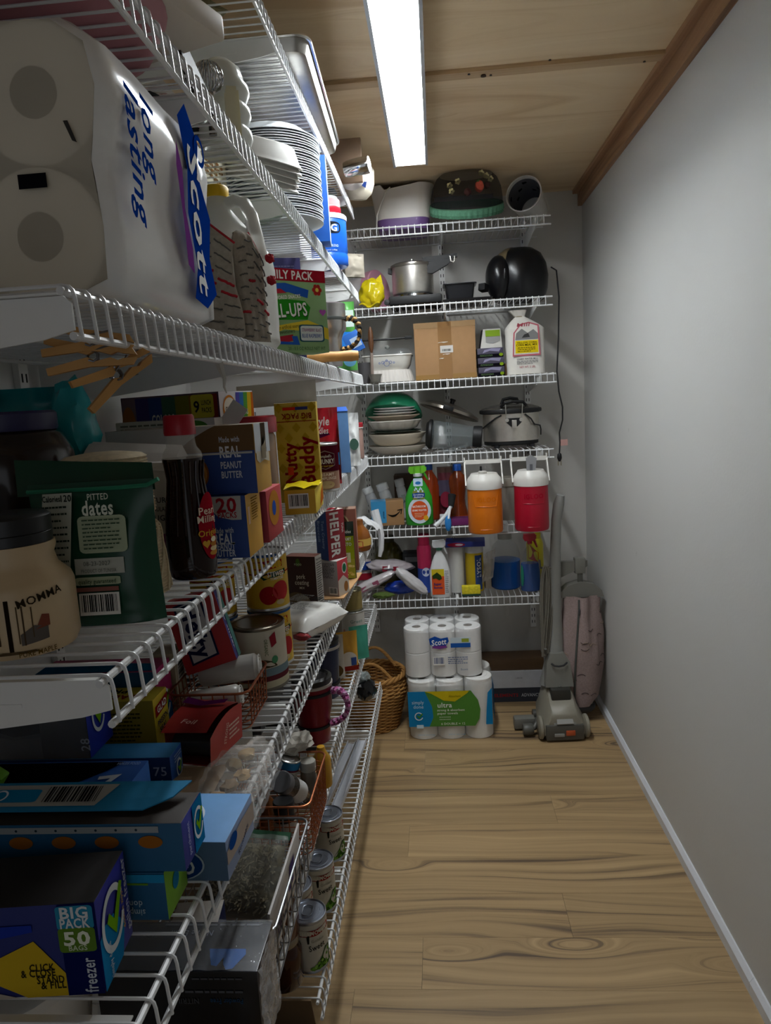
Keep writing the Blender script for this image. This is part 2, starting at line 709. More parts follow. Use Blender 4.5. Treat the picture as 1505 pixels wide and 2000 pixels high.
# floor planks: one object per plank, laid across the room
fl = struct(MB().box(XL, YF, -0.05, XR, YB, -0.009).build('floor', mat('3a2f25', 0.8, 0, 'wood'), smooth=False))
PW = 0.1705
joints = {0: 0.297, -1: -0.10, 1: 0.62, 2: -0.154, 3: 0.343, 5: -0.108}
row = -17
while 1.707 + row * PW < YB:
    y0, y1 = 1.707 + row * PW, min(1.707 + (row + 1) * PW, YB)
    y0 = max(y0, YF)
    if y1 > YF + 0.01:
        j = joints.get(row, rnd.uniform(-0.5, 0.55))
        xs = [XL, j, XR] if XL + 0.1 < j < XR - 0.1 else [XL, XR]
        for a, b in zip(xs[:-1], xs[1:]):
            mb = MB().box(-(b - a) / 2 + 0.0003, -(y1 - y0) / 2 + 0.0003, -0.009, (b - a) / 2 - 0.0003, (y1 - y0) / 2 - 0.0003, 0)
            mb.build('plank', M_FLOOR, fl, loc=((a + b) / 2, (y0 + y1) / 2, 0), smooth=False)
    row += 1

# plywood ceiling: sheets, batten over the seam, trim along the right wall
ce = struct(MB().box(XL, YF, ZC + 0.012, XR, YB, ZC + 0.1).build('ceiling', mat('3a2f25', 0.8, 0, 'wood'), smooth=False))
for y0, y1 in ((YF, 0.88), (0.882, 2.11), (2.112, YB)):
    MB().box(XL, -(y1 - y0) / 2, 0, XR, (y1 - y0) / 2, 0.012).build('plywood_sheet', M_PLY, ce, loc=(0, (y0 + y1) / 2, ZC), smooth=False)
MB().box(-0.66, -0.021, -0.011, 0.66, 0.021, 0.0).build('batten', M_BAT, ce, loc=(0, 2.11, ZC), smooth=False)
for x, y in ((0.19, 2.118), (0.13, 2.10), (0.60, 2.122), (0.34, 2.06)):
    MB().lathe([(0.0, 0), (0.004, 0), (0.003, 0.002)], 10).build('nail_head', mat('3a3431', 0.5, 0.5, 'metal'), ce, loc=(x, y, ZC - 0.013))
MB().lathe([(0.0, 0), (0.008, 0), (0.006, 0.004)], 10).build('knot', mat('3a2a1c', 0.8, 0, 'wood'), ce, loc=(0.17, 2.115, ZC - 0.0145))
t1 = struct(MB().box(0, 0.0, 0, YB - YF, 0.040, 0.016).build('trim_1', M_TRIMW, smooth=False))
t1.matrix_world = Matrix.Translation((XR, YF, ZC - 0.016)) @ Matrix.Rotation(PI / 2, 4, 'Z')
t2 = struct(MB().box(0, 0.0, 0, YB - YF, 0.018, 0.052).build('trim_2', M_TRIMW, smooth=False))
t2.matrix_world = Matrix.Translation((XR, YF, ZC - 0.068)) @ Matrix.Rotation(PI / 2, 4, 'Z')

# white baseboard strips, right wall, two lengths with a butt joint
bb = None
for y0, y1 in ((YF, 1.53), (1.531, YB)):
    m = MB().prism([(XR - 0.013, y0, 0), (XR, y0, 0), (XR, y0, 0.042), (XR - 0.004, y0, 0.042), (XR - 0.013, y0, 0.030)], (0, y1 - y0, 0))
    struct(m.build('baseboard_right', mat('dcdfe4', 0.35, 0, 'plastic'), smooth=False))

# ---------------------------------------------------------------- ceiling light: steel channel with a recessed glowing lens
LX0, LX1, LY0, LY1, LZ = -0.1122, 0.0106, 1.48, 2.703, 2.248
lt = thing('ceiling_light', 'long narrow white glowing strip light in a grey metal channel on plywood ceiling', 'light', ((LX0 + LX1) / 2, (LY0 + LY1) / 2, ZC))
hw, hl = (LX1 - LX0) / 2, (LY1 - LY0) / 2
M_CH = mat('b9bcc0', 0.4, 0.3, 'metal')
hz = LZ - ZC
mb = MB().box(-hw, -hl, -0.012, hw, hl, 0)
mb.build('housing', M_CH, lt, smooth=False)
for s in (-1, 1):
    x0, x1 = sorted((s * hw, s * (hw - 0.009)))
    MB().box(x0, -hl, hz, x1, hl, -0.012).build('side_flange', M_CH, lt, smooth=False)
    y0, y1 = sorted((s * hl, s * (hl - 0.003)))
    MB().box(-hw + 0.006, y0, hz + 0.004, hw - 0.006, y1, -0.012).build('end_cap', M_CH, lt, smooth=False)
m, nt, b = new_mat('lamp_lens')
b.inputs['Base Color'].default_value = (0.9, 0.9, 0.9, 1)
b.inputs['Emission Color'].default_value = (0.93, 0.98, 1.0, 1)
b.inputs['Emission Strength'].default_value = LAMP_STRENGTH
MB().box(-hw + 0.0095, -hl + 0.004, hz + 0.033, hw - 0.0095, hl - 0.004, hz + 0.037).build('lens', m, lt, smooth=False, label='glowing white lens')
for s in (-1, 1):
    MB().bar((s * 0.034, -hl + 0.02, hz + 0.032), (s * 0.034, hl - 0.02, hz + 0.032), 0.004, 0.002).build('lens_rib', mat('f2f5f7', 0.4, 0, 'plastic', 0.5), lt, smooth=False)

# ---------------------------------------------------------------- wire shelving
SH = {'A': 2.131, 'B': 1.834, 'C': 1.531, 'D': 1.228, 'E': 0.929, 'F': 0.651, 'G': 0.32}
XFR = -0.27
BS = {'A': 2.118, 'B': 1.809, 'C': 1.504, 'D': 1.198, 'E': 0.888, 'F': 0.574}
YFR = 2.98
LIP = 0.040
DEP = XFR - XL - 0.012
DEPB = YB - YFR - 0.012
WR = 0.0016


def wire_mesh(depth):
    p = [(-depth, 0, 0), (-depth / 2, 0, 0), (-0.006, 0, 0), (-0.0015, 0, -0.001), (0.0012, 0, -0.004), (0.0024, 0, -0.010), (0.0045, 0, -LIP)]
    return MB().tube(p, WR, 6).mesh('wire', M_WIRE)


def bracket_mesh(depth):
    """Pressed steel arm: tall at the wall, shallow at the front, folded top flange."""
    out = [(-depth - 0.008, 0, -0.008), (-0.010, 0, -0.008), (-0.004, 0, -0.014), (-0.004, 0, -0.034), (-0.03, 0, -0.040), (-depth * 0.75, 0, -0.070), (-depth - 0.008, 0, -0.078)]
    mb = MB().prism([(x, -0.0012, z) for x, y, z in out], (0, 0.0024, 0))
    mb.box(-depth, -0.006, -0.0075, -0.012, 0.006, -0.006)
    mb.box(-depth * 0.2 - 0.02, -0.0018, -0.030, -depth * 0.2, 0.0018, -0.027)
    return mb.mesh('bracket', M_WHITE, smooth=False)


def wire_shelf(label, L, depth, brackets, sag=0.0, clips=()):
    """Local frame: front edge on x=0 looking to +X, length along +Y, deck wires at z=0."""
    th = thing('wire_shelf', label, 'shelf', group=None)
    wm = WM[depth]
    n = int(L / 0.0254)
    for i in range(n + 1):
        y = 0.008 + i * 0.0254
        if y > L - 0.004:
            break
        o = bpy.data.objects.new('wire', wm)
        COL.objects.link(o)
        o.parent = th
        o.location = (0, y, -WR)
    for nm, x, z, r in (('front_rail', -0.0045, -0.0065, 0.0033), ('lip_rail', 0.0015, -LIP, 0.0033), ('middle_rail', -depth * 0.52, -0.0058, 0.0025), ('back_rail', -depth, -0.0058, 0.0028)):
        MB().tube([(x, 0, z), (x, L, z)], r, 8).build(nm, M_WIRE, th)
    for y in brackets:
        o = bpy.data.objects.new('bracket', BM[depth])
        COL.objects.link(o)
        o.parent = th
        o.location = (0, y, 0)
    return th


WM = {DEP: wire_mesh(DEP), DEPB: wire_mesh(DEPB)}
BM = {DEP: bracket_mesh(DEP), DEPB: bracket_mesh(DEPB)}
left_spec = [
    ('A', 0.60, 2.72, (0.9, 1.46, 2.02, 2.55), 'long white wire shelf along the left wall, topmost, carrying sheet pans'),
    ('B', 0.30, 2.72, (0.36, 0.965, 1.44, 2.05, 2.62), 'long white wire shelf carrying foam plates and the blue coffee canister'),
    ('C', 0.530, 2.69, (0.545, 1.20, 1.96, 2.62), 'long white wire shelf with clothespins clipped to it under paper towels'),
    ('D', 0.515, 2.70, (0.530, 1.30, 2.10, 2.62), 'long white wire shelf under syrup bottle and peanut butter snack boxes'),
    ('E', 0.495, 2.68, (0.51, 1.14, 1.95, 2.60), 'long white wire shelf crowded with foil and freezer bag boxes'),
    ('F', 0.60, 2.68, (0.95, 1.62, 2.50), 'long white wire shelf under red insulated mug and black glove box'),
    ('G', 1.165, 2.70, (1.55, 2.28, 2.62), 'long white wire shelf nearest the floor with cans of green peas'),
]
for k, y0, y1, br, lab in left_spec:
    s = wire_shelf(lab, y1 - y0, DEP, [b - y0 for b in br])
    s.location = (XFR, y0, SH[k])
back_spec = [
    ('A', 0.483, 'short white wire shelf on back wall carrying the mesh food dome'),
    ('B', 0.484, 'short white wire shelf on back wall under pressure cooker and air fryer'),
    ('C', 0.492, 'short white wire shelf on back wall under taped cardboard box'),
    ('D', 0.476, 'short white wire shelf on back wall under slow cooker and plate stack'),
    ('E', 0.452, 'short white wire shelf on back wall behind the two hanging jugs'),
    ('F', 0.410, 'short white wire shelf on back wall with blue cleaner jugs, above toilet paper'),
]
for k, xr, lab in back_spec:
    L = xr - (XL + 0.01)
    s = wire_shelf(lab, L, DEPB, [0.33, 0.725, min(1.095, L - 0.012)])
    s.location = (XL + 0.01 + L, YFR, BS[k])
    s.rotation_euler = (0, 0, -PI / 2)
    s.location = (XL + 0.01, YFR, BS[k])


def standard(label, loc, z0, z1, rz):
    th = thing('shelf_standard', label, 'shelf standard', loc, rz, 'slotted uprights')
    MB().box(-0.013, -0.011, 0, 0.013, -0.0005, z1 - z0).build('channel', M_WHITE, th, smooth=False)
    mb = MB()
    z = 0.02
    while z < z1 - z0 - 0.03:
        for s in (-1, 1):
            mb.box(s * 0.006 - 0.0016, -0.0118, z, s * 0.006 + 0.0016, -0.0105, z + 0.014)
        z += 0.0305
    o = mb.build('slots', mat('26282a', 0.8, 0, 'plastic'), th, smooth=False)
    o['kind'] = 'stuff'
    return th


for x, w in ((-0.34, 'dish stack'), (0.055, 'taped shipping box'), (0.425, 'slow cooker and vacuum')):
    standard('white slotted steel upright on back wall behind the ' + w, (x, YB, 0.30), 0.30, 2.20, 0)
for y, w in ((1.14, 'milk jug'), (2.05, 'coffee canister'), (2.62, 'far shelf ends')):
    standard('white slotted steel upright on left wall behind the ' + w, (XL, y, 0.10), 0.10, 2.22, PI / 2)

# ---------------------------------------------------------------- shared shapes
RX90 = Matrix.Rotation(-PI / 2, 4, 'X')


def roll_y(th, c, r, length, core=0.021, paper='eeebe6', coremat='8f8478', end='cfc8be'):
    """Paper roll lying along +Y from c; sub-part: its card core."""
    M = Matrix.Translation(c) @ RX90
    o = MB().lathe([(core, 0), (r - 0.002, 0), (r, 0.002), (r, length - 0.002), (r - 0.002, length), (core, length)], 32, cap=False).xf(M).build('paper_roll', mat(paper, 0.9, 0, 'paper'), th)
    MB().lathe([(core - 0.001, 0.004), (core, 0.0), (core + 0.0002, length), (core - 0.001, length - 0.004)], 24, cap=False).lathe([(0.0, 0.03), (core - 0.001, 0.03)], 20, cap=False).xf(M).build('card_core', mat(coremat, 0.9, 0, 'paper'), o)
    return o


def loop_pts(path_fn, n):
    return [path_fn(i / n) for i in range(n)]


def pouch(th, w, h, t, color, name='pouch_body', seed=0, rough=0.3, top_seal=0.06, base=True, crinkle=0.35, nu=16, nv=20, metal=0.0, kind='film', lean=0.0, m=None):
    """Flat stand-up pouch facing -Y: puffed middle, flat sealed top, wide base."""
    def prof(v):
        if v > 1 - top_seal:
            return 0.04
        k = v / (1 - top_seal)
        return max(0.04, (0.85 + 0.3 * sin(PI * min(1, k * 1.1))) * (1 - k ** 3) if base else sin(PI * min(max(k, 0.02), 0.98)) ** 0.6)
    off = seed * 3.3

    def side(s):
        def fn(u, v):
            e = 1 - abs(2 * u - 1) ** 4
            y = s * t / 2 * prof(v) * e
            q = noise.noise(V3((u * 5 + off, v * 6, s))) * t * 0.18 * crinkle * 2 * (e + 0.3)
            return (w * (u - 0.5) * (1 - 0.03 * sin(PI * v)), y + q + lean * v * h, h * v)
        return fn
    mb = MB().grid(side(-1), nu, nv).grid(side(1), nu, nv)
    return mb.build(name, m or mat(color, rough, metal, kind), th, angle=1.2)


def bottle_frame(w, h, y):
    """Flat print frame w x h facing -Y at local y."""
    return (V3((-w / 2, y, 0)), V3((w, 0, 0)), V3((0, 0, h)))


# ================================================================= LEFT, SHELF C (paper towels, jug, fruit snacks)
zC = SH['C'] + 0.0005
# big pack of paper towels lying with the roll ends towards the doorway
th = thing('paper_towel_pack', 'large film-wrapped pack of white paper towels with blue script lettering on its side', 'paper towels', (-0.34, 0.645, zC))
R0 = 0.0595
for cxp, czp in ((-0.006, 0.0605), (0.004, 0.180), (-0.127, 0.0605), (-0.118, 0.180)):
    roll_y(th, (cxp, 0.0, czp), R0, 0.278, 0.0215, 'efe9dd', '5a5148')
# printed wrap around the sides, waisted between the rolls
prof = [(0.062, 0.012), (0.064, 0.06), (0.060, 0.105), (0.059, 0.120), (0.063, 0.140), (0.070, 0.185), (0.064, 0.222), (0.035, 0.243), (-0.06, 0.2465), (-0.15, 0.243),
        (-0.184, 0.20), (-0.188, 0.06), (-0.17, 0.006), (-0.06, 0.0), (0.035, 0.0015)]
rings = []
for k, (y, s, cxo, czo) in enumerate(((-0.004, 0.93, 0, 0), (0.006, 0.975, 0, 0), (0.022, 1.0, 0, 0), (0.08, 1.0, 0, 0), (0.16, 0.995, 0, 0), (0.25, 1.0, 0, 0), (0.283, 0.98, 0, 0.002), (0.305, 0.82, 0.0, 0.02), (0.33, 0.45, 0.010, 0.055), (0.345, 0.12, 0.03, 0.10))):
    ring_pts = []
    for i, (x, z) in enumerate(prof):
        w = 0.0022 * noise.noise(V3((i * 1.7, y * 22, 3)))
        ring_pts.append(((x + 0.06) * s - 0.06 + cxo + w, y, max(0.0, (z - 0.12) * s + 0.12 + czo * 0.3 + w * 0.6) if s > 0.99 else (z - 0.12) * s + 0.12))
    rings.append(ring_pts)
n = len(prof)
mb = MB()
vs = [p for rr in rings for p in rr]
fs = [(k * n + i, k * n + (i + 1) % n, (k + 1) * n + (i + 1) % n, (k + 1) * n + i) for k in range(len(rings) - 1) for i in range(n)]
fs.append(tuple((len(rings) - 1) * n + i for i in range(n)))
mb.add(vs, fs)
mb.build('printed_wrap', mat('e9e9e8', 0.16, 0, 'film'), th, angle=1.3)
mb = MB()
ep = [((x + 0.06) * 0.93 - 0.06, -0.0045, (z - 0.12) * 0.93 + 0.12) for x, z in prof]
mb.poly(ep)
mb.build('clear_end_film', film('f0e6d2', 0.50, 0.16, 0.25, 12), th)
frm = (V3((0.0655, 0.0, 0)), V3((0, 0.285, 0)), V3((0, 0, 0.245)))
frL = (V3((0.0665, 0.0, 0)), V3((0, 0.285, 0)), V3((0, 0, 0.245)))
frU = (V3((0.0715, 0.0, 0)), V3((0, 0.285, 0)), V3((0, 0, 0.245)))
BLUE = '0f3c98'
TX(th, frU, 'long', 0.30, 0.66, 0.044, BLUE, rot=-PI / 2, bold=0.03, shear=0.2, width=0.075)
TX(th, frU, 'lasting', 0.17, 0.55, 0.044, BLUE, rot=-PI / 2, bold=0.03, shear=0.2, width=0.12)
PN(th, frU, 0.60, 0.08, 0.93, 0.99, '0e3a98', [(0.35, 1.0), (0.75, 0.86), (0.62, 0.7), (1.0, 0.5), (0.82, 0.28), (1.0, 0.1), (0.55, 0.0), (0.1, 0.03), (0.3, 0.2), (0.12, 0.45), (0.25, 0.68), (0.05, 0.9)], lift=0.0003)
PN(th, frU, 0.55, 0.22, 0.66, 0.78, '7d3f8d', [(0.2, 1), (0.6, 0.8), (0.5, 0.5), (0.95, 0.2), (0.9, 0), (0.3, 0.05), (0.25, 0.4), (0, 0.8)], lift=0.0006)
TX(th, frU, 'Scott', 0.76, 0.47, 0.052, 'f4f4f4', rot=-PI / 2, bold=0.035, shear=0.15, width=0.165, lift=0.001)
ring(th, frU, 0.85, 0.83, 0.018, 0.006, BLUE, 0.0012, -120, 190)
frN = (V3((-0.07, -0.0078, 0)), V3((0.13, 0, 0)), V3((0, 0, 0.245)))
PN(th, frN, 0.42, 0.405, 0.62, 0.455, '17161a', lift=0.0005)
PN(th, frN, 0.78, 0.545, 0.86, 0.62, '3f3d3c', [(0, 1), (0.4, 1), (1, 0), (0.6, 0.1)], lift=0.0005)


def milk_jug(label, loc, rz, body='e6e5df', cap='e0b51c', s=1.0, trans=0.35, cat='jug'):
    th = thing('plastic_jug', label, cat, loc, rz)
    w = 0.076 * s

    def fn(u, v):
        a = 2 * PI * u
        zz = [(0.0, 0.90), (0.03, 1.0), (0.12, 0.985), (0.14, 0.985), (0.155, 1.0), (0.52, 1.0), (0.60, 0.97), (0.70, 0.80), (0.80, 0.52), (0.88, 0.29), (0.92, 0.25), (0.97, 0.25)]
        for (z0, s0), (z1, s1) in zip(zz[:-1], zz[1:]):
            if v <= z1:
                k = s0 + (s1 - s0) * max(0, (v - z0)) / max(1e-6, z1 - z0)
                break
        else:
            k = 0.25
        sq = max(0.0, min(1.0, (0.8 - v) / 0.35))
        c, q = cos(a), sin(a)
        p = 2 + 3 * sq
        r = (abs(c) ** p + abs(q) ** p) ** (-1.0 / p)
        return (w * k * r * c, w * k * r * q, 0.262 * s * v)
    mb = MB().grid(fn, 32, 26, wrap_u=True)
    mb.poly([fn(i / 32, 0) for i in range(32)])
    m = mat(body, 0.32, 0, 'plastic', trans, 1.3)
    mb.build('jug_body', m, th, angle=0.9)
    hp = [(0.018 * s, 0, 0.240 * s), (0.034 * s, 0, 0.243 * s), (0.050 * s, 0, 0.236 * s), (0.060 * s, 0, 0.215 * s), (0.066 * s, 0, 0.18 * s), (0.070 * s, 0, 0.145 * s)]
    MB().tube(hp, [0.010 * s, 0.0105 * s, 0.011 * s, 0.0115 * s, 0.0125 * s, 0.014 * s], 10).build('handle', m, th)
    MB().lathe([(0.0, 0.250 * s), (0.0205 * s, 0.250 * s), (0.0205 * s, 0.266 * s), (0.018 * s, 0.269 * s), (0, 0.269 * s)], 28).build('cap', mat(cap, 0.4, 0, 'plastic'), th)
    return th


milk_jug('translucent milk jug with a yellow cap behind knitted cloths', (-0.352, 1.245, zC), rad(-12))
milk_jug('white plastic jug leaning close behind paper towel pack', (-0.480, 1.115, zC), rad(20), 'e9e8e4', 'e4e4e2', 0.96, 0.1)


# knitted cloths draped against the jug
def knit_cloth(label, loc, rz, w, h, t, seed, reds):
    th = thing('knitted_cloth', label, 'cloth', loc, rz, None)
    M_K = mat('968d80', 0.95, 0, 'cloth')

    def top(u):
        return h * (1 - 0.22 * max(0, u - 0.55) / 0.45 - 0.03 * max(0, 0.15 - u) / 0.15)

    def fn(u, v):
        a = 2 * PI * v
        x = w * (u - 0.5)
        return (x, 0, 0)
    mb = MB()
    nu, nv = 20, 26
    for s in (-1, 1):
        def f2(u, v, s=s):
            e = max(0.0, 1 - abs(2 * u - 1) ** 6) ** 0.5 * max(0.0, 1 - abs(2 * v - 1) ** 8) ** 0.5
            rib = 0.0012 * sin(u * 4 * 2 * PI * 1.0)
            bow = 0.012 * sin(PI * v) + 0.010 * v
            return (w * (u - 0.5) + 0.006 * sin(v * 5 + seed), s * (t / 2 * e + rib * e) + bow, v * top(u))
        mb.grid(f2, nu, nv)
    mb.build('knit_body', M_K, th, angle=1.3)
    r = random.Random(seed)
    cols = 4
    for c in range(cols):
        for k in range(8):
            u0 = (c + 0.08) / cols
            u1 = (c + 0.92) / cols
            v = (k + 0.35 + 0.5 * (c % 2)) / 8.6
            if v > 0.93:
                continue
            pts = []
            for q in range(9):
                uu = u0 + (u1 - u0) * q / 8
                bow = 0.012 * sin(PI * v) + 0.010 * v
                e = max(0.0, 1 - abs(2 * uu - 1) ** 6) ** 0.5 * max(0.0, 1 - abs(2 * v - 1) ** 8) ** 0.5
                pts.append((w * (uu - 0.5) + 0.006 * sin(v * 5 + seed), -(t / 2 * e) - 0.0012 + bow, v * top(uu) + r.uniform(-0.0007, 0.0007)))
            red = (c, k) in reds
            MB().tube(pts, 0.0021 if red else 0.0012, 6).build('stitch', mat('a01c26' if red else '55534f', 0.95, 0, 'cloth'), th)
    edge = [(w * (0.55 + 0.45 * q / 8 - 0.5), 0.012, top(0.55 + 0.45 * q / 8) + 0.001) for q in range(9)]
    MB().tube(edge, 0.0018, 6).build('red_edge', mat('9c1a24', 0.95, 0, 'cloth'), th)
    return th


knit_cloth('wide grey knitted cloth with charcoal and red dashes in front of milk jug', (-0.335, 1.06, zC), rad(8), 0.105, 0.178, 0.020, 1, {(1, 4), (2, 5), (3, 4), (2, 4), (0, 4), (3, 3)})
k2 = knit_cloth('narrow folded grey knitted cloth with a red tuft pressed against milk jug', (-0.268, 1.125, zC), rad(60), 0.058, 0.165, 0.018, 5, {(1, 4), (2, 3), (3, 2), (0, 2)})
for q in (0.128, 0.095):
    MB().blob((0.028, -0.006, q), 0.007, 0.006, 0.006, 0.6, 4, 3, 3).build('red_tuft', mat('a41d27', 0.95, 0, 'cloth'), k2)

# fruit snack box standing at the front edge
dims = (0.155, 0.060, 0.157)
rzb = rad(42)
pr = V3((-0.208, 1.452))
U = V3((cos(rzb), sin(rzb)))
cpos = pr - U * dims[0] / 2 + V3((-U.y, U.x)) * dims[1] / 2
th, F = carton('fruit_snack_box', 'green fruit snack carton with red family pack band overhanging the shelf edge', dims, (cpos.x, cpos.y, zC), rzb, '6e9a58', '86ab70', '5f7f4c', '7a9f66')
f = F('near')
PN(th, f, 0, 0.855, 1, 1, 'a51f2d')
TX(th, f, 'FAMILY PACK', 0.44, 0.928, 0.022, 'f3eee6', width=0.118, bold=0.045)
PN(th, f, 0.0, 0.66, 0.74, 0.84, '2c5db4', [(0, 0.5), (0.25, 0.85), (0.55, 0.95), (1.0, 0.55), (0.97, 0), (0.6, 0.35), (0.3, 0.3), (0, 0)], lift=0.0002)
PN(th, f, 0.0, 0.64, 0.42, 0.76, 'b12c3a', [(0, 0.0), (0.5, 0.45), (1.0, 0.6), (0.8, 1.0), (0.3, 0.8), (0, 0.6)], lift=0.0003)
TX(th, f, 'FRUIT FLAVORED SNACKS', 0.33, 0.655, 0.010, 'f3eee6', width=0.088, rot=0.10, bold=0.03, lift=0.0008)
PN(th, f, 0.0, 0.34, 0.75, 0.64, '2f8f26', [(0, 0.1), (0.5, 0.18), (0.93, 0.2), (1.0, 0.7), (0.9, 0.95), (0.5, 1.0), (0, 0.85)], lift=0.0002)
TX(th, f, 'FRUIT', 0.12, 0.575, 0.011, 'f3f0ea', bold=0.03, lift=0.0008, width=0.026)
TX(th, f, 'ROLL-UPS', 0.36, 0.495, 0.036, '2a4a22', width=0.106, rot=0.08, bold=0.05, lift=0.0006)
TX(th, f, 'ROLL-UPS', 0.355, 0.503, 0.035, 'f3f0ea', width=0.105, rot=0.08, bold=0.035, lift=0.0010)
PN(th, f, 0.0, 0.13, 1.0, 0.40, 'e0c63e', [(0, 0.1), (0.35, 0.55), (0.6, 0.5), (1.0, 0.1), (1.0, 0.62), (0.7, 0.98), (0.4, 0.8), (0, 0.55)], lift=0.0001)
TX(th, f, 'no colors from artificial sources', 0.32, 0.30, 0.010, '3a3420', width=0.085, rot=0.12, bold=0.0)
TX(th, f, 'no artificial sweeteners', 0.27, 0.24, 0.010, '3a3420', width=0.070, rot=0.12, bold=0.0)
PN(th, f, 0.0, 0.03, 0.52, 0.22, 'ab2d3a', [(0, 0.1), (0.9, 0.6), (0.9, 1.0), (0.5, 0.85), (0, 0.55)], lift=0.0002)
PN(th, f, 0.0, 0.02, 0.62, 0.20, '2c5db4', [(0, 0.0), (0.45, 0.45), (0.9, 0.4), (0.85, 1.0), (0.72, 1.0), (0.75, 0.6), (0.4, 0.65), (0, 0.25)], lift=0.0003)
PN(th, f, 0.56, 0.13, 0.93, 0.34, '2f5a66', 'round', lift=0.0004)
PN(th, f, 0.58, 0.145, 0.91, 0.325, 'd9dfd8', 'round', lift=0.0006)
TX(th, f, 'STRAWBERRY BLAST', 0.745, 0.275, 0.009, '8d4a78', width=0.046, bold=0.02, lift=0.001)
TX(th, f, 'BLUE RASPBERRY', 0.745, 0.205, 0.010, '2c4f9a', width=0.046, bold=0.02, lift=0.001)
for k in range(6):
    a = k * PI / 3
    PN(th, f, 0.865 + 0.045 * cos(a) - 0.028, 0.765 + 0.045 * sin(a) - 0.028, 0.865 + 0.045 * cos(a) + 0.028, 0.765 + 0.045 * sin(a) + 0.028, 'b0322c', 'ell', lift=0.0003 + 0.00004 * k)
PN(th, f, 0.84, 0.74, 0.89, 0.79, 'e8cf5a', 'ell', lift=0.0007)
PN(th, f, 0.88, 0.44, 0.98, 0.54, 'b25bb0', 'heart', lift=0.0003)
TX(th, f, '20 - 0.5 OZ ROLLS NET WT', 0.66, 0.05, 0.009, '3c5a33', width=0.085, bold=0.0)

# cartons behind it
th, F = carton('snack_carton', 'purple carton with rounded top behind the fruit snack carton', (0.12, 0.05, 0.215), (-0.345, 1.60, zC), rad(20), '3b3568', '3f3a72')
FP(th, F('near'), 0.45, 0.80, 0.9, 0.93, '8a86b0', 5)
th = thing('snack_pouch', 'bright blue and green snack pouch tucked beside purple carton', 'pouch', (-0.375, 1.53, zC), rad(15))
pouch(th, 0.10, 0.20, 0.03, '2a9fd4', seed=2, rough=0.25)
pouch(th, 0.10, 0.206, 0.012, '5f9a2c', 'green_edge', seed=2, rough=0.25)
th, F = carton('white_carton', 'plain white carton with open flap behind purple carton', (0.10, 0.10, 0.235), (-0.40, 1.80, zC), rad(-10), 'e6e5e3', 'e9e9ea', 'efe4c0')
MB().bar((-0.05, -0.05, 0.235), (-0.02, -0.105, 0.262), 0.10, 0.0012, up=(0, 0, 1)).build('flap', mat('eeeeee', 0.6, 0, 'card'), th, smooth=False)


def tumbler(label, loc, rz, prof, color, rough, metal, handle, hcol, lidcol=None, cat='tumbler', band=None):
    th = thing('insulated_tumbler', label, cat, loc, rz)
    MB().lathe(prof, 36).build('cup_body', mat(color, rough, metal, 'metal' if metal else 'plastic'), th)
    rt, zt = prof[-1]
    if lidcol:
        MB().lathe([(0, zt - 0.002), (rt + 0.001, zt - 0.002), (rt + 0.002, zt + 0.010), (rt - 0.006, zt + 0.014), (rt - 0.010, zt + 0.008), (0, zt + 0.007)], 32).build('lid', mat(lidcol, 0.35, 0, 'plastic'), th)
    else:
        MB().lathe([(0, zt - 0.001), (rt - 0.003, zt - 0.001), (rt - 0.003, zt + 0.002), (0, zt + 0.002)], 32).build('lid', mat('c9b9c4', 0.25, 0, 'plastic', 0.5), th)
    for z, r, col in (band or []):
        MB().lathe([(r, z - 0.004), (r + 0.003, z - 0.003), (r + 0.003, z + 0.003), (r, z + 0.004)], 32, cap=False).build('handle_band', mat(col, 0.6, 0, 'plastic'), th)
    if handle:
        # braided cord handle: two interlaced strands
        core = [Vector(p) for p in handle]
        N = 40
        dense = []
        for i in range(N + 1):
            t = i / N * (len(core) - 1)
            k = min(int(t), len(core) - 2)
            fr = t - k
            p0, p1, p2, p3 = core[max(k - 1, 0)], core[k], core[k + 1], core[min(k + 2, len(core) - 1)]
            dense.append(0.5 * ((2 * p1) + (p2 - p0) * fr + (2 * p0 - 5 * p1 + 4 * p2 - p3) * fr * fr + (3 * p1 - p0 - 3 * p2 + p3) * fr ** 3))
        for s, c in enumerate(hcol):
            pts = []
            for i, p in enumerate(dense):
                a = i * 1.25 + s * 2 * PI / len(hcol)
                pts.append(p + V3((0.3 * cos(a), sin(a), 0.6 * cos(a))) * 0.0062)
            MB().tube(pts, 0.0052, 7).build('braided_handle', mat(c, 0.8, 0, 'cloth'), th)
    return th


tumbler('brushed steel tumbler with a gold and black braided cord handle', (-0.290, 2.02, zC), 0,
        [(0, 0), (0.033, 0), (0.035, 0.003), (0.037, 0.075), (0.043, 0.090), (0.051, 0.100), (0.052, 0.168)], 'b9b7b5', 0.28, 0.95,
        [(0.050, -0.005, 0.128), (0.072, -0.005, 0.126), (0.088, -0.005, 0.105), (0.084, -0.005, 0.070), (0.062, -0.005, 0.050), (0.040, -0.005, 0.045)], ('b58f58', '1d1a18'), None,
        band=[(0.128, 0.0518, '3b3f3c')])
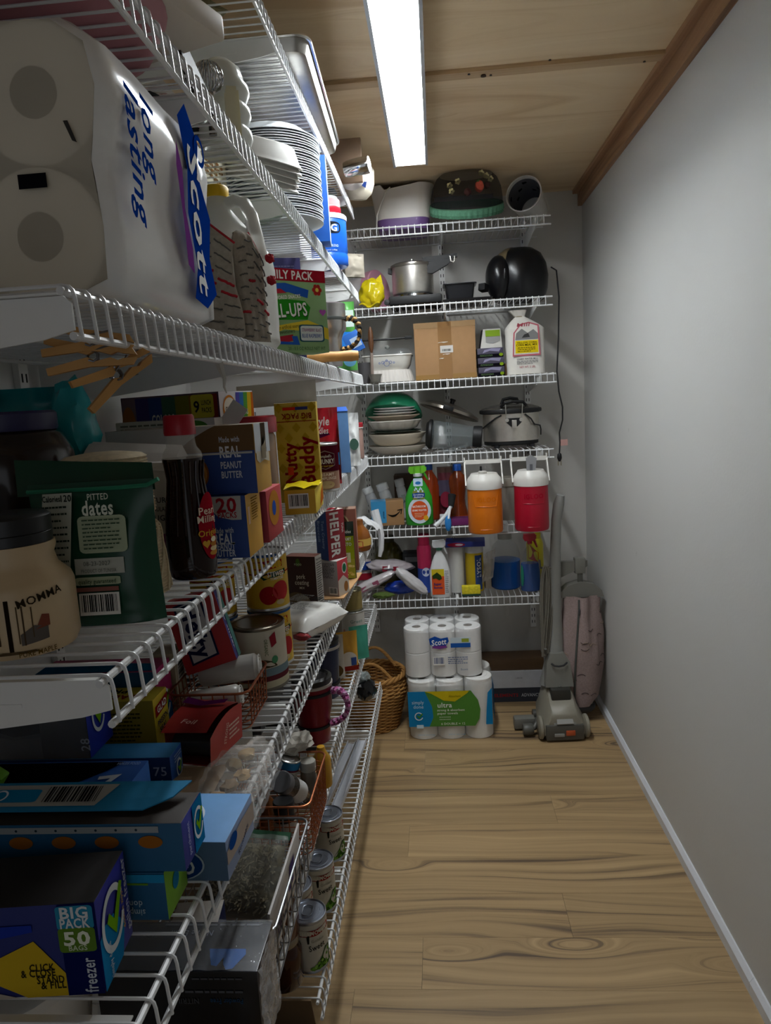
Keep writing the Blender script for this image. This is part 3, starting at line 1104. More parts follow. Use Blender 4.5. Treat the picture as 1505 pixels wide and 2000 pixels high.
# rolling pin handle and black pan lying flat under the box
th = thing('rolling_pin', 'pale wooden rolling pin lying across the shelf beside steel tumbler', 'rolling pin', (-0.285, 1.80, zC + 0.014), rad(14))
MB().lathe([(0, 0), (0.012, 0.002), (0.014, 0.02), (0.012, 0.05), (0.0135, 0.10), (0.0135, 0.19), (0.012, 0.20), (0, 0.202)], 20).xf(Matrix.Translation((0.1, 0, 0)) @ Matrix.Rotation(-PI / 2, 4, 'Y')).build('handle', mat('d39a55', 0.5, 0, 'wood'), th)
th = thing('loaf_tin', 'dark grey loaf tin with a pale rim lying beside steel tumbler', 'pan', (-0.335, 1.905, zC), rad(8))
MB().prism([(-0.055, -0.04, 0.004), (0.05, -0.04, 0.0), (0.062, -0.04, 0.02), (0.055, -0.04, 0.045), (0.02, -0.04, 0.055), (-0.055, -0.04, 0.055)], (0, 0.10, 0)).build('tin_body', mat('23262c', 0.35, 0.2, 'metal'), th)
MB().tube([(0.05, -0.042, 0.001), (0.064, -0.042, 0.02), (0.056, -0.042, 0.047), (0.02, -0.042, 0.057)], 0.003, 6).build('rim', mat('8a8d93', 0.4, 0.6, 'metal'), th)
th = thing('snack_bag', 'green and pale foil bag standing behind steel tumbler', 'bag', (-0.305, 2.32, zC), rad(10))
pouch(th, 0.12, 0.215, 0.045, '57a04a', seed=4, rough=0.22, crinkle=0.6)
f = bottle_frame(0.12, 0.215, -0.030)
PN(th, f, 0.1, 0.62, 0.95, 0.86, 'd7e8dd', lift=0.006)
PN(th, f, 0.5, 0.30, 0.95, 0.55, '2f7fd0', lift=0.006)
PN(th, f, 0.62, 0.05, 0.95, 0.2, '7ec4e8', 'ell', lift=0.006)
th, F = carton('blue_packet', 'small blue packet tilted beside the braided tumbler handle', (0.050, 0.02, 0.062), (-0.232, 2.24, zC + 0.052), 0, '2b66bd', '2f6fc8', rot=(0, rad(-24), 0))
PN(th, F('near'), 0.35, 0.2, 0.95, 0.7, 'b9cfe8')

# three wooden clothespins clipped to the front rails
def clothespin(label, base, direction, roll):
    th = thing('clothespin', label, 'clothespin', base, group='wooden clothespins on the rail')
    d = Vector(direction).normalized()
    th.rotation_euler = d.to_track_quat('X', 'Z').to_euler()
    MW = mat('b98a4e', 0.6, 0, 'wood')
    for s in (-1, 1):
        o = [(0.0, s * 0.0010), (0.012, s * 0.0022), (0.016, s * 0.0038), (0.022, s * 0.0012), (0.034, s * 0.0045), (0.041, s * 0.0010), (0.075, s * 0.0105), (0.074, s * 0.0165), (0.040, s * 0.0092), (0.004, s * 0.0075)]
        MB().prism([(x, -0.005, z) for x, z in o], (0, 0.010, 0)).build('wooden_leg', MW, th, smooth=False)
    coil = [(0.037 + 0.0048 * cos(a * 0.9), -0.006 + 0.012 * a / 20, 0.0048 * sin(a * 0.9)) for a in range(21)]
    MB().tube(coil, 0.0009, 5).tube([(0.037, 0.0062, 0.004), (0.020, 0.0062, 0.0095), (0.020, 0.001, 0.0095)], 0.0009, 5).tube([(0.037, -0.0062, -0.004), (0.020, -0.0062, -0.0095), (0.020, -0.001, -0.0095)], 0.0009, 5).build('spring', mat('77777a', 0.35, 0.9, 'metal'), th)
    return th


pA = on_x(262, 672, XFR + 0.006)
clothespin('wooden clothespin clipped level on lower rail, uppermost of the trio', pA, (-0.90, -0.40, 0.10), 0)
pB = on_x(268, 695, XFR + 0.008)
clothespin('wooden clothespin clipped level on lower rail, between its two neighbours', pB, (-0.93, -0.30, 0.03), 0)
pC = on_x(292, 690, XFR + 0.010)
clothespin('wooden clothespin dangling downwards from the rail below the others', pC, (-0.55, -0.45, -0.42), 0)
# knotted scrap of clear plastic hanging from the rail
pD = on_x(428, 715, XFR)
th = thing('plastic_scrap', 'twisted scrap of clear plastic dangling from the wire shelf rail', 'plastic', (pD.x, pD.y, pD.z))
MB().tube([(0, 0, 0.006), (0.001, 0.004, -0.006), (0.004, 0.004, -0.016), (0.002, 0.006, -0.026), (0.004, 0.008, -0.034)], [0.006, 0.004, 0.0028, 0.0018, 0.0008], 6).build('twist', mat('cfcac2', 0.25, 0, 'film', 0.4), th)
# ================================================================= LEFT, SHELF B
zB = SH['B'] + 0.0005
th = thing('storage_tub', 'dusty pink plastic tub under a cream lid on the wire shelf', 'tub', (-0.420, 0.835, zB))
MB().lathe([(0.0, 0.0), (0.105, 0.0), (0.122, 0.010), (0.140, 0.046), (0.136, 0.046), (0.117, 0.012), (0, 0.005)], 36).build('tub_body', mat('b3777f', 0.5, 0, 'plastic'), th)
th = thing('plastic_tray', 'thick cream plastic lid resting over the pink tub', 'tray', (-0.383, 0.865, zB + 0.0475), rz=rad(-20))  # lid of the pink tub, turned and overhanging it
MB().box(-0.105, -0.16, 0, 0.105, 0.13, 0.030, bev=0.005).build('tray_body', mat('dcd3c6', 0.45, 0, 'plastic'), th)
th = thing('baking_tray', 'black baking tray leaning upright against the cream lid', 'tray', (-0.292, 1.035, zB), rot=(0, rad(-14), 0))
MB().prism([(-0.003, -0.075, 0.064), (-0.003, -0.035, 0.088), (-0.003, 0.055, 0.010), (-0.003, 0.055, 0.0), (-0.003, -0.075, 0.0)], (0.006, 0, 0)).build('tray_body', mat('1a1b1e', 0.6, 0, 'plastic'), th, smooth=False)
th = thing('black_pan', 'black non-stick pan lying flat beside leaning tray', 'pan', (-0.47, 1.085, zB))
MB().lathe([(0, 0), (0.08, 0), (0.105, 0.02), (0.11, 0.035), (0.106, 0.035), (0.08, 0.006), (0, 0.006)], 32).build('pan_body', mat('222226', 0.4, 0.1, 'metal'), th)
MB().bar((0.09, 0.05, 0.03), (0.115, 0.12, 0.032), 0.022, 0.010).build('pan_handle', mat('1a1a1c', 0.5, 0, 'plastic'), th)
th = thing('steel_whisk', 'shiny steel balloon whisk poking up behind black tray', 'whisk', (-0.312, 1.115, zB + 0.068))
for k in range(14):
    a = PI * k / 14
    pts = [(0.022 * cos(a) * cos(t), 0.022 * sin(a) * cos(t), 0.022 * sin(t) + 0.012) for t in [i * 2 * PI / 16 for i in range(16)]]
    MB().tube(pts, 0.0009, 5, closed=True).build('wire_loop', mat('c2c2c4', 0.2, 1.0, 'metal'), th)
MB().tube([(0, 0, -0.008), (0.0, 0.0, -0.068)], 0.006, 8).build('handle', mat('b5b5b8', 0.25, 1.0, 'metal'), th)
th = thing('ribbed_bottle', 'white ribbed plastic bottle standing behind folded napkins', 'bottle', (-0.318, 1.205, zB))
pf = [(0, 0), (0.038, 0.0), (0.041, 0.004)]
for k in range(3):
    z = 0.01 + k * 0.034
    pf += [(0.038, z), (0.044, z + 0.012), (0.043, z + 0.024), (0.037, z + 0.031)]
pf += [(0.036, 0.115), (0.032, 0.128), (0.018, 0.14), (0, 0.141)]
MB().lathe(pf, 32).build('bottle_body', mat('e3e6e1', 0.2, 0, 'plastic', 0.15), th)
th = thing('napkin_stack', 'small fanned stack of cream paper napkins beside ribbed bottle', 'napkins', (-0.281, 1.118, zB), rz=rad(20))
for k in range(6):
    MB().box(-0.010 + 0.002 * k, -0.004, 0, 0.006 + 0.0015 * k, -0.001, 0.055 + 0.007 * (k % 3)).build('napkin', mat('dcd6b8', 0.9, 0, 'paper'), th, loc=(0.0, 0.0045 * k, 0), smooth=False)
th, F = carton('paper_cup_box', 'cream carton with brown printed letters lying beside napkins', (0.16, 0.20, 0.07), (-0.47, 1.36, zB), 0, 'd8d2bd', 'd8d2bd')
bf = (V3((0.07, -0.09, -0.0006)), V3((-0.14, 0, 0)), V3((0, 0.18, 0)))
FP(th, bf, 0.0, 0.05, 1, 0.9, '7a5a3a', 6, fill=0.8)
FP(th, F('side'), 0.1, 0.2, 0.9, 0.8, '7a5a3a', 4, fill=0.8)


def foam_stack(name, label, loc, n, r, step, color, rot, cat='plates', deep=0.02, rims=None):
    th = thing(name, label, cat, loc, rot=rot)
    base = MB().lathe([(0, 0), (r * 0.62, 0), (r * 0.7, 0.003), (r * 0.9, deep * 0.8), (r, deep), (r, deep + 0.0018), (r * 0.88, deep * 0.8 + 0.002), (r * 0.68, 0.005), (0, 0.0025)], 40)
    for k in range(n):
        c = rims[k % len(rims)] if rims else color
        me = foam_stack.cache.get((r, deep, c))
        if me is None:
            me = base.mesh('plate', mat(c, 0.6, 0, 'plastic'))
            foam_stack.cache[(r, deep, c)] = me
        o = bpy.data.objects.new('plate', me)
        COL.objects.link(o)
        o.parent = th
        o.location = (0.0012 * sin(k * 1.7), 0.0012 * cos(k * 2.3), k * step)
    return th


foam_stack.cache = {}
# stacks are stored rims-down, bowls turned over
foam_stack('plate_stack', 'tall stack of white foam plates with faint coloured rims on wire shelf', (-0.352, 1.72, zB + 0.214), 34, 0.112, 0.0053, 'dfe6ee', (PI, 0, 0), deep=0.026, rims=['e6eaee', 'dfe5ea', 'e2e8ee', 'e8ebee'])
foam_stack('bowl_stack', 'short tilted stack of pale grey foam bowls leaning on the tall plate stack', (-0.312, 1.505, zB + 0.122), 5, 0.078, 0.011, 'cfcdc8', (PI + 0.18, 0.30, 0), 'bowls', deep=0.036)
th = thing('glass_platter', 'pale green glass platter lying flat under the foam bowls', 'platter', (-0.43, 1.585, zB))
MB().lathe([(0, 0), (0.10, 0), (0.12, 0.006), (0.12, 0.009), (0.10, 0.004), (0, 0.004)], 40).build('platter_body', mat('b8c8ba', 0.15, 0, 'plastic'), th)
th, F = carton('foil_carton', 'upright blue and white carton between plate stack and coffee canister', (0.045, 0.075, 0.205), (-0.272, 1.90, zB), rad(6), '2160bf', '1d63c4', 'd5e0ec')
TX(th, F('near'), 'WHITE PLATE', 0.3, 0.72, 0.012, 'd5e0ec', rot=-PI / 2, bold=0.01)
FP(th, F('side'), 0.15, 0.3, 0.85, 0.92, '8fb2dc', 9)

# blue coffee canister with a red-lidded jar on top
th = thing('coffee_canister', 'blue plastic coffee canister with black oval badge and white rim', 'canister', (-0.305, 2.22, zB))
MB().lathe([(0, 0), (0.058, 0), (0.062, 0.005), (0.062, 0.03), (0.0605, 0.033), (0.0605, 0.036), (0.062, 0.039), (0.062, 0.128), (0.060, 0.132), (0, 0.132)], 40).build('canister_body', mat('1b5fc8', 0.3, 0, 'plastic'), th)
MB().lathe([(0.0, 0.1305), (0.0635, 0.130), (0.0645, 0.134), (0.0645, 0.141), (0.061, 0.145), (0, 0.146)], 40).build('lid', mat('dfe8f2', 0.35, 0, 'plastic'), th)
ph = rad(-72)
mb = MB()
pts = []
for i in range(28):
    a = 2 * PI * i / 28
    aa = abs(cos(a)) ** 0.6 * math.copysign(1, cos(a))
    bb_ = abs(sin(a)) ** 0.6 * math.copysign(1, sin(a))
    an = ph + 0.036 * aa / 0.0625
    pts.append((0.0630 * cos(an), 0.0630 * sin(an), 0.103 + 0.0165 * bb_))
cpt = (0.0630 * cos(ph), 0.0630 * sin(ph), 0.103)
mb.add([cpt] + pts, [(0, i + 1, (i + 1) % 28 + 1) for i in range(28)])
mb.build('badge', mat('262a30', 0.4, 0, 'print'), th)
WX(th, 0.063, ph, 0.102, 'JFG', 0.027, 'e9edf2', width=0.047, bold=0.05, lift=0.0012)
WX(th, 0.062, ph, 0.052, 'SPECIAL BLEND', 0.010, 'cfe0f5', width=0.05, bold=0.02)
WX(th, 0.062, ph, 0.040, 'ground coffee', 0.007, 'cfe0f5', width=0.04, bold=0.0)
th = thing('red_lid_jar', 'squat clear jar with wide red and white lid on top of coffee canister', 'jar', (-0.308, 2.22, zB + 0.1465))
MB().lathe([(0, 0), (0.050, 0), (0.052, 0.004), (0.052, 0.020), (0.050, 0.024)], 36).build('red_band', mat('a8142a', 0.3, 0, 'plastic'), th)
MB().lathe([(0.0505, 0.0235), (0.0505, 0.042), (0.046, 0.047), (0, 0.047)], 36).build('jar_body', mat('cfa6a8', 0.25, 0, 'plastic', 0.2), th)
MB().lathe([(0.0, 0.0465), (0.045, 0.0465), (0.043, 0.052), (0, 0.054)], 36).build('lid', mat('33433d', 0.4, 0, 'plastic'), th)
th = thing('paper_bag', 'small torn brown paper packet tucked behind coffee canister', 'packet', (-0.245, 2.42, zB), rad(30))
pouch(th, 0.07, 0.075, 0.02, '8f8778', seed=3, rough=0.8)
for k, (px, py, ln) in enumerate(((-0.47, 2.05, 0.18), (-0.43, 2.45, 0.16))):
    th, F = carton('flat_carton', ['flat white carton lying behind upright blue carton', 'flat rosy carton lying behind coffee canister'][k], (0.26, ln, 0.05), (px, py, zB), 0, ['d9d9da', 'b79a9c'][k])

# ================================================================= LEFT, SHELF A
zA = SH['A'] + 0.0005
th = thing('sheet_pan', 'silver aluminium sheet pan with rolled rim overhanging the topmost shelf', 'pan', (-0.385, 1.855, zA + 0.001), rad(2))


def pan_ring(w, d, r, z, n=6):
    out = []
    for cx_, cy_, a in ((w / 2 - r, d / 2 - r, 0), (-w / 2 + r, d / 2 - r, 90), (-w / 2 + r, -d / 2 + r, 180), (w / 2 - r, -d / 2 + r, 270)):
        for k in range(n + 1):
            t = rad(a + 90 * k / n)
            out.append((cx_ + r * cos(t), cy_ + r * sin(t), z))
    return out


def ring_loft(rings, closed_bottom=True):
    n = len(rings[0])
    mb = MB()
    vs = [p for r in rings for p in r]
    fs = [(k * n + i, k * n + (i + 1) % n, (k + 1) * n + (i + 1) % n, (k + 1) * n + i) for k in range(len(rings) - 1) for i in range(n)]
    if closed_bottom:
        fs.append(tuple(reversed(range(n))))
    return mb.add(vs, fs)


mb = ring_loft([pan_ring(0.27, 0.60, 0.02, 0.0), pan_ring(0.285, 0.615, 0.025, 0.004), pan_ring(0.30, 0.63, 0.03, 0.030)])
mb.build('pan_body', mat('a9a69f', 0.32, 0.9, 'metal'), th)
MB().tube(pan_ring(0.306, 0.636, 0.032, 0.030), 0.0035, 6, closed=True).build('rolled_rim', mat('bdbab4', 0.25, 0.95, 'metal'), th)
th = thing('chrome_canister', 'small chrome canister lying on its side past the sheet pan', 'canister', (-0.226, 2.375, zA + 0.028), rot=(0, rad(86), rad(-10)))
MB().lathe([(0, -0.03), (0.022, -0.028), (0.025, -0.015), (0.026, 0.0), (0.026, 0.05), (0.024, 0.053), (0, 0.052)], 28).build('canister_body', mat('c9cacb', 0.12, 1.0, 'metal'), th)
th = thing('wooden_board', 'upright brown wooden board behind the chrome canister', 'board', (-0.262, 2.435, zA))
MB().box(-0.045, -0.008, 0, 0.06, 0.008, 0.135, bev=0.003).build('board', mat('8a725c', 0.6, 0, 'wood'), th)
th = thing('lidded_tub', 'white round plastic tub with a flat lid lying on its side', 'tub', (-0.252, 2.508, zA + 0.056), rot=(rad(86), 0, rad(-6)))
MB().lathe([(0, -0.045), (0.045, -0.04), (0.050, 0), (0.052, 0.02), (0, 0.02)], 30).build('tub_body', mat('dcd9d6', 0.4, 0, 'plastic'), th)
MB().lathe([(0.0, 0.02), (0.055, 0.02), (0.055, 0.030), (0.040, 0.033), (0.038, 0.028), (0, 0.028)], 30).build('lid', mat('e4e1de', 0.35, 0, 'plastic'), th)
th = thing('cream_tub', 'cream plastic tub with tiny blue mark lying at the shelf end', 'tub', (-0.238, 2.640, zA + 0.045), rot=(rad(8), rad(6), rad(-14)))
MB().lathe([(0, -0.042), (0.030, -0.042), (0.052, -0.022), (0.060, 0.005), (0.060, 0.05), (0.052, 0.062), (0, 0.062)], 8).build('tub_body', mat('cdc5b2', 0.4, 0, 'plastic'), th)
PN(th, (V3((0.03, -0.058, -0.01)), V3((0.02, 0.01, 0)), V3((0, 0, 0.02))), 0, 0, 1, 1, '2b3f7a', [(0, 0.9), (1, 1), (0.8, 0), (0.3, 0.3)])
for k, (x, y, w, d, h, c, lab) in enumerate((
        (-0.47, 1.20, 0.30, 0.22, 0.05, 'd8d4c0', 'flat cream tray lying on the topmost wire shelf'),
        (-0.50, 1.44, 0.26, 0.10, 0.07, '6a6448', 'olive bundle lying on the topmost wire shelf'),
        (-0.60, 1.90, 0.10, 0.30, 0.05, 'b08d8a', 'rosy folded cloth lying behind the sheet pan'),
        (-0.44, 2.32, 0.26, 0.22, 0.03, 'bdb9b6', 'flat grey tray lying past the sheet pan'),
        (-0.44, 2.585, 0.26, 0.12, 0.02, '5c6a70', 'flat blue-grey baking tray at the far shelf end'))):
    th = thing(['cream_tray', 'cloth_bundle', 'folded_cloth', 'grey_tray', 'flat_tray'][k], lab, ['tray', 'bundle', 'cloth', 'tray', 'tray'][k], (x, y, zA))
    if k in (1, 2):
        MB().blob((0, 0, h / 2), w / 2, d / 2, h / 2, 0.2, 3, k, 3, flat=-h / 2 + 0.001).build('folds', mat(c, 0.9, 0, 'cloth'), th)
    else:
        ring_loft([pan_ring(w * 0.9, d * 0.9, 0.02, 0), pan_ring(w, d, 0.025, h), pan_ring(w - 0.006, d - 0.006, 0.025, h), pan_ring(w * 0.88, d * 0.88, 0.02, 0.004)]).poly(pan_ring(w * 0.88, d * 0.88, 0.02, 0.004)).build('tray_body', mat(c, 0.45, 0, 'plastic'), th)

# ================================================================= LEFT, SHELF D (syrup, dates, snack boxes)
zD = SH['D'] + 0.0005
# maple syrup jug
th = thing('maple_syrup_jug', 'cream plastic syrup jug with black cap and woodland picture beside dates pouch', 'jug', (-0.378, 0.588, zD))
MB().lathe([(0, 0.002), (0.030, 0.0), (0.044, 0.004), (0.048, 0.012), (0.048, 0.060), (0.046, 0.066), (0.0365, 0.076), (0.034, 0.086), (0.0365, 0.093), (0.036, 0.097), (0, 0.098)], 40).build('jug_body', mat('c9b08a', 0.35, 0, 'plastic', 0.1), th)
MB().lathe([(0.0345, 0.096), (0.0350, 0.106), (0.0345, 0.1065), (0.0350, 0.107), (0.0350, 0.120), (0.032, 0.1225), (0, 0.1225)], 36).build('cap', mat('141416', 0.4, 0, 'plastic'), th)
MB().tube([(-0.030, -0.018, 0.088), (-0.042, -0.030, 0.084), (-0.050, -0.032, 0.070), (-0.046, -0.026, 0.056)], 0.006, 8).build('handle', mat('17150f', 0.5, 0, 'plastic'), th)
pc = rad(-62)


def WP(th, r, phi, z0, z1, w, color, shape='rect', lift=0.0004, name='print_panel', n=10):
    """Print patch on an upright cylinder, centred on angle phi, w metres wide."""
    pts = shape_pts(shape)
    out = []
    dense = []
    for (a, b), (c, d) in zip(pts, pts[1:] + pts[:1]):
        k = n if shape == 'rect' or len(pts) < 12 else 1
        for i in range(k):
            dense.append((a + (c - a) * i / k, b + (d - b) * i / k))
    for a, b in dense:
        an = phi + (a - 0.5) * w / r
        out.append(((r + lift) * cos(an), (r + lift) * sin(an), z0 + (z1 - z0) * b))
    if shape == 'rect':
        mb = MB().grid(lambda u, v: ((r + lift) * cos(phi + (u - 0.5) * w / r), (r + lift) * sin(phi + (u - 0.5) * w / r), z0 + (z1 - z0) * v), 12, 1)
    else:
        an = phi
        mb = MB().add([((r + lift) * cos(an), (r + lift) * sin(an), (z0 + z1) / 2)] + out, [(0, i + 1, (i + 1) % len(out) + 1) for i in range(len(out))])
    return mb.build(name, mat(color, 0.5, 0, 'print'), th)


for k, (o, w, z0, z1, c) in enumerate(((-0.020, 0.0032, 0.010, 0.056, '241a12'), (-0.006, 0.0034, 0.012, 0.056, '201810'), (-0.014, 0.0012, 0.018, 0.054, '4a3c2c'), (0.001, 0.0010, 0.018, 0.050, '554633'),
                                        (0.005, 0.0012, 0.016, 0.050, '4a3c2c'), (0.012, 0.0010, 0.022, 0.048, '554633'))):
    WP(th, 0.048, pc + o / 0.048, z0, z1, w, c)
WP(th, 0.048, pc + 0.013 / 0.048, 0.016, 0.032, 0.022, '5f5852', [(0, 0), (1, 0.15), (1, 0.8), (0.5, 1), (0, 0.6)])
WP(th, 0.048, pc + 0.020 / 0.048, 0.028, 0.040, 0.012, '7a4334', [(0, 0), (1, 0.1), (1, 0.9), (0.5, 1.0)])
WP(th, 0.048, pc - 0.004 / 0.048, 0.009, 0.0125, 0.040, '5a4a34', [(0, 0.2), (1, 0), (0.9, 0.6), (0.1, 1)])
WX(th, 0.048, pc + 0.021 / 0.048, 0.055, 'MOMMA', 0.010, '2c2418', bold=0.02, rot=0.18)
WX(th, 0.048, pc + 0.014 / 0.048, 0.0085, 'PURE MAPLE', 0.006, '5b4517', bold=0.02, width=0.03)
for k in range(5):
    WP(th, 0.048, pc - 0.044 / 0.048, 0.012 + 0.0042 * k, 0.0136 + 0.0042 * k, 0.016 - 0.002 * (k % 2), '4a3d2b')
for k in range(4):
    WP(th, 0.048, pc - 0.044 / 0.048, 0.042 + 0.0035 * k, 0.0434 + 0.0035 * k, 0.012, '4a3d2b')

# date pouch, back of pack
th = thing('dates_pouch', 'dark green zip pouch of pitted dates with printed label boxes, standing', 'pouch', (-0.338, 0.664, zD), rad(4))
W_, H_ = 0.122, 0.140
pouch(th, W_, H_, 0.036, '12432e', seed=1, rough=0.25, top_seal=0.04, crinkle=0.03)
MB().grid(lambda u, v: (0.136 * (u - 0.5) - 0.008 - 0.004 * v, 0.008 + 0.010 * v + 0.002 * sin(9 * u), 0.128 + 0.036 * v - 0.010 * v * u), 14, 6).build('torn_top', mat('0f3c29', 0.25, 0, 'film'), th, angle=1.2)
MB().tube([(-0.06, -0.004, 0.1335), (-0.02, -0.005, 0.1335), (0.03, -0.006, 0.1335), (0.058, -0.008, 0.1345), (0.070, -0.010, 0.140)], 0.0022, 6).build('zip_seal', mat('2c7a5c', 0.2, 0, 'film'), th)
f = (V3((-W_ / 2, -0.0225, 0)), V3((W_, 0, 0)), V3((0, 0.010, H_)))
PN(th, f, 0.08, 0.30, 0.40, 0.94, 'b9bcae', [(0.02, 0), (0.75, 0), (1.0, 1.0), (0.28, 1.0)], lift=0.0015)
TX(th, f, 'Calories', 0.24, 0.905, 0.008, '15211a', width=0.017, bold=0.03, lift=0.003)
TX(th, f, '120', 0.355, 0.905, 0.009, '15211a', width=0.010, bold=0.03, lift=0.003)
FP(th, f, 0.15, 0.36, 0.36, 0.87, '2b3a30', 11, lift=0.003, fill=0.35)
TX(th, f, 'PITTED', 0.60, 0.905, 0.0085, 'c9d2c0', width=0.020, bold=0.02, lift=0.002)
TX(th, f, 'dates', 0.59, 0.83, 0.020, 'd5dccb', width=0.030, bold=0.04, lift=0.002)
PN(th, f, 0.42, 0.52, 0.80, 0.775, 'a9b497', 'round', lift=0.0012)
FP(th, f, 0.46, 0.54, 0.77, 0.76, '3c5240', 8, lift=0.003, fill=0.4)
PN(th, f, 0.37, 0.375, 0.76, 0.485, 'b5b8ae', lift=0.0012)
TX(th, f, '08-23-2027', 0.55, 0.45, 0.006, '5a5f58', width=0.026, bold=0.0, lift=0.003)
TX(th, f, 'PRODUCT OF TUNISIA', 0.56, 0.40, 0.005, '5a5f58', width=0.034, bold=0.0, lift=0.003)
PN(th, f, 0.36, 0.30, 0.72, 0.355, 'a9b497', 'round', lift=0.0012)
TX(th, f, 'quality guaranteed', 0.54, 0.327, 0.006, '2c4a33', width=0.036, bold=0.01, lift=0.003)
PN(th, f, 0.36, 0.255, 0.70, 0.285, '8f5e55', lift=0.0012)
BC(th, f, 0.38, 0.09, 0.70, 0.245, lift=0.0016)

# cone of cotton twine
th = thing('twine_cone', 'large cone of natural cotton twine standing behind the dates pouch', 'twine', (-0.368, 0.762, zD))
pf = [(0, 0.0), (0.050, 0.0)]
nz_ = 46
for i in range(nz_):
    z = 0.002 + 0.156 * i / nz_
    base = 0.056 - 0.012 * (z / 0.16) - 0.006 * math.exp(-((z - 0.085) / 0.006) ** 2)
    pf += [(base - 0.0012, z), (base + 0.0010, z + 0.0017)]
pf += [(0.040, 0.160), (0.018, 0.163), (0, 0.163)]
MB().lathe(pf, 44).build('wound_twine', mat('cdbd9f', 0.95, 0, 'cloth'), th)
mb = MB()
for s in range(16):
    a0 = s * 2 * PI / 16
    pts = []
    for i in range(14):
        z = 0.004 + 0.078 * i / 13
        r = 0.0575 - 0.012 * (z / 0.16) - 0.006 * math.exp(-((z - 0.085) / 0.006) ** 2)
        pts.append((r * cos(a0 + 0.9 * i / 13), r * sin(a0 + 0.9 * i / 13), z))
    mb.tube(pts, 0.0013, 5)
o = mb.build('crossing_strands', mat('d3c4a6', 0.95, 0, 'cloth'), th)
o['kind'] = 'stuff'

# pancake syrup bottle
th = thing('pancake_syrup_bottle', 'tall waisted bottle of dark pancake syrup with red cap and red label', 'bottle', (-0.309, 0.842, zD), rad(10))
pf = [(0, 0), (0.024, 0.0), (0.0275, 0.004), (0.0285, 0.02), (0.028, 0.05), (0.026, 0.08), (0.0222, 0.105), (0.0205, 0.122), (0.0215, 0.136), (0.0232, 0.145)]
MB().lathe(pf + [(0.0232, 0.147), (0, 0.147)], 40, sx=1.05).build('syrup', mat('23100a', 0.08, 0, 'glass', 0.15, 1.4), th)
MB().lathe([(0.0236, 0.1465), (0.0222, 0.153), (0.0175, 0.160), (0.0165, 0.166), (0.0165, 0.176)], 36, sx=1.03, cap=False).build('bottle_neck', film('cfc8c0', 0.72, 0.06, 0.02, 8), th)
for k in range(9):
    a = rad(-150 + 20 * k)
    MB().tube([(0.0292 * cos(a), 0.0278 * sin(a), 0.055), (0.0240 * cos(a + 0.06), 0.0226 * sin(a + 0.06), 0.105), (0.0222 * cos(a + 0.1), 0.0208 * sin(a + 0.1), 0.122), (0.0248 * cos(a + 0.12), 0.0232 * sin(a + 0.12), 0.143)], 0.0012, 5).build('flute', mat('2c140c', 0.08, 0, 'glass', 0.15), th)
MB().lathe([(0.0185, 0.1745), (0.0190, 0.178), (0.0182, 0.196), (0.0165, 0.1985), (0, 0.1985)], 30).build('cap', mat('a10f22', 0.35, 0, 'plastic'), th)
pl = rad(-26)
WP(th, 0.0292, pl, 0.022, 0.105, 0.034, '9c1b2a', 'ell', lift=0.0012, name='label')
WX(th, 0.0292, pl - 0.08, 0.083, 'Pearl', 0.013, 'ecd9c4', bold=0.02, lift=0.002)
WX(th, 0.0292, pl - 0.06, 0.073, 'Milling', 0.012, 'ecd9c4', bold=0.02, lift=0.002)
WX(th, 0.0292, pl, 0.056, 'Original', 0.011, 'd8a93a', bold=0.02, lift=0.002)
WP(th, 0.0292, pl - 0.3, 0.036, 0.048, 0.011, 'd9a640', 'heart', lift=0.0018)
for k in range(4):
    WP(th, 0.0292, pl + 0.12, 0.027 + 0.0055 * k, 0.0335 + 0.0055 * k, 0.017 - 0.002 * k, ['c78f45', 'e3cda0', 'b97c3a', 'efe3c8'][k], 'ell', lift=0.0016 + 0.0001 * k)

# folded paper flour bag
th = thing('flour_bag', 'white folded paper flour bag with green print behind the twine cone', 'bag', (-0.392, 0.892, zD), rad(-6))
MB().box(-0.062, -0.022, 0, 0.062, 0.022, 0.142, bev=0.006).build('bag_body', mat('cfcac3', 0.8, 0, 'paper'), th)
MB().prism([(-0.064, -0.026, 0.140), (-0.064, 0.028, 0.150), (-0.064, 0.010, 0.170), (-0.064, -0.004, 0.160)], (0.128, 0, -0.010)).build('folded_top', mat('d6d2cc', 0.8, 0, 'paper'), th, smooth=False)
f = bottle_frame(0.124, 0.142, -0.0228)
PN(th, f, 0.05, 0.82, 0.6, 0.95, '5d8a3a', 'ell')
TX(th, f, 'PURE', 0.86, 0.66, 0.010, '3d3d3d', bold=0.02)
TX(th, f, 'GRANULATED', 0.82, 0.58, 0.008, '3d3d3d', bold=0.02, width=0.04)
TX(th, f, 'SUGAR', 0.86, 0.50, 0.010, '3d3d3d', bold=0.02)
PN(th, f, 0.80, 0.22, 0.97, 0.36, '8a4a72', 'ell')

# big dark jar with blue lid
th = thing('dark_jar', 'big dark brown plastic jar with flat navy lid at the back of shelf', 'jar', (-0.500, 0.80, zD))
MB().lathe([(0, 0), (0.066, 0), (0.072, 0.006), (0.073, 0.12), (0.070, 0.165), (0.060, 0.186), (0.052, 0.192), (0, 0.192)], 40).build('jar_body', mat('2a1f18', 0.15, 0, 'glass', 0.1), th)
MB().lathe([(0.0, 0.191), (0.055, 0.191), (0.056, 0.194), (0.056, 0.210), (0.053, 0.213), (0, 0.213)], 36).build('lid', mat('2b2a52', 0.4, 0, 'plastic'), th)
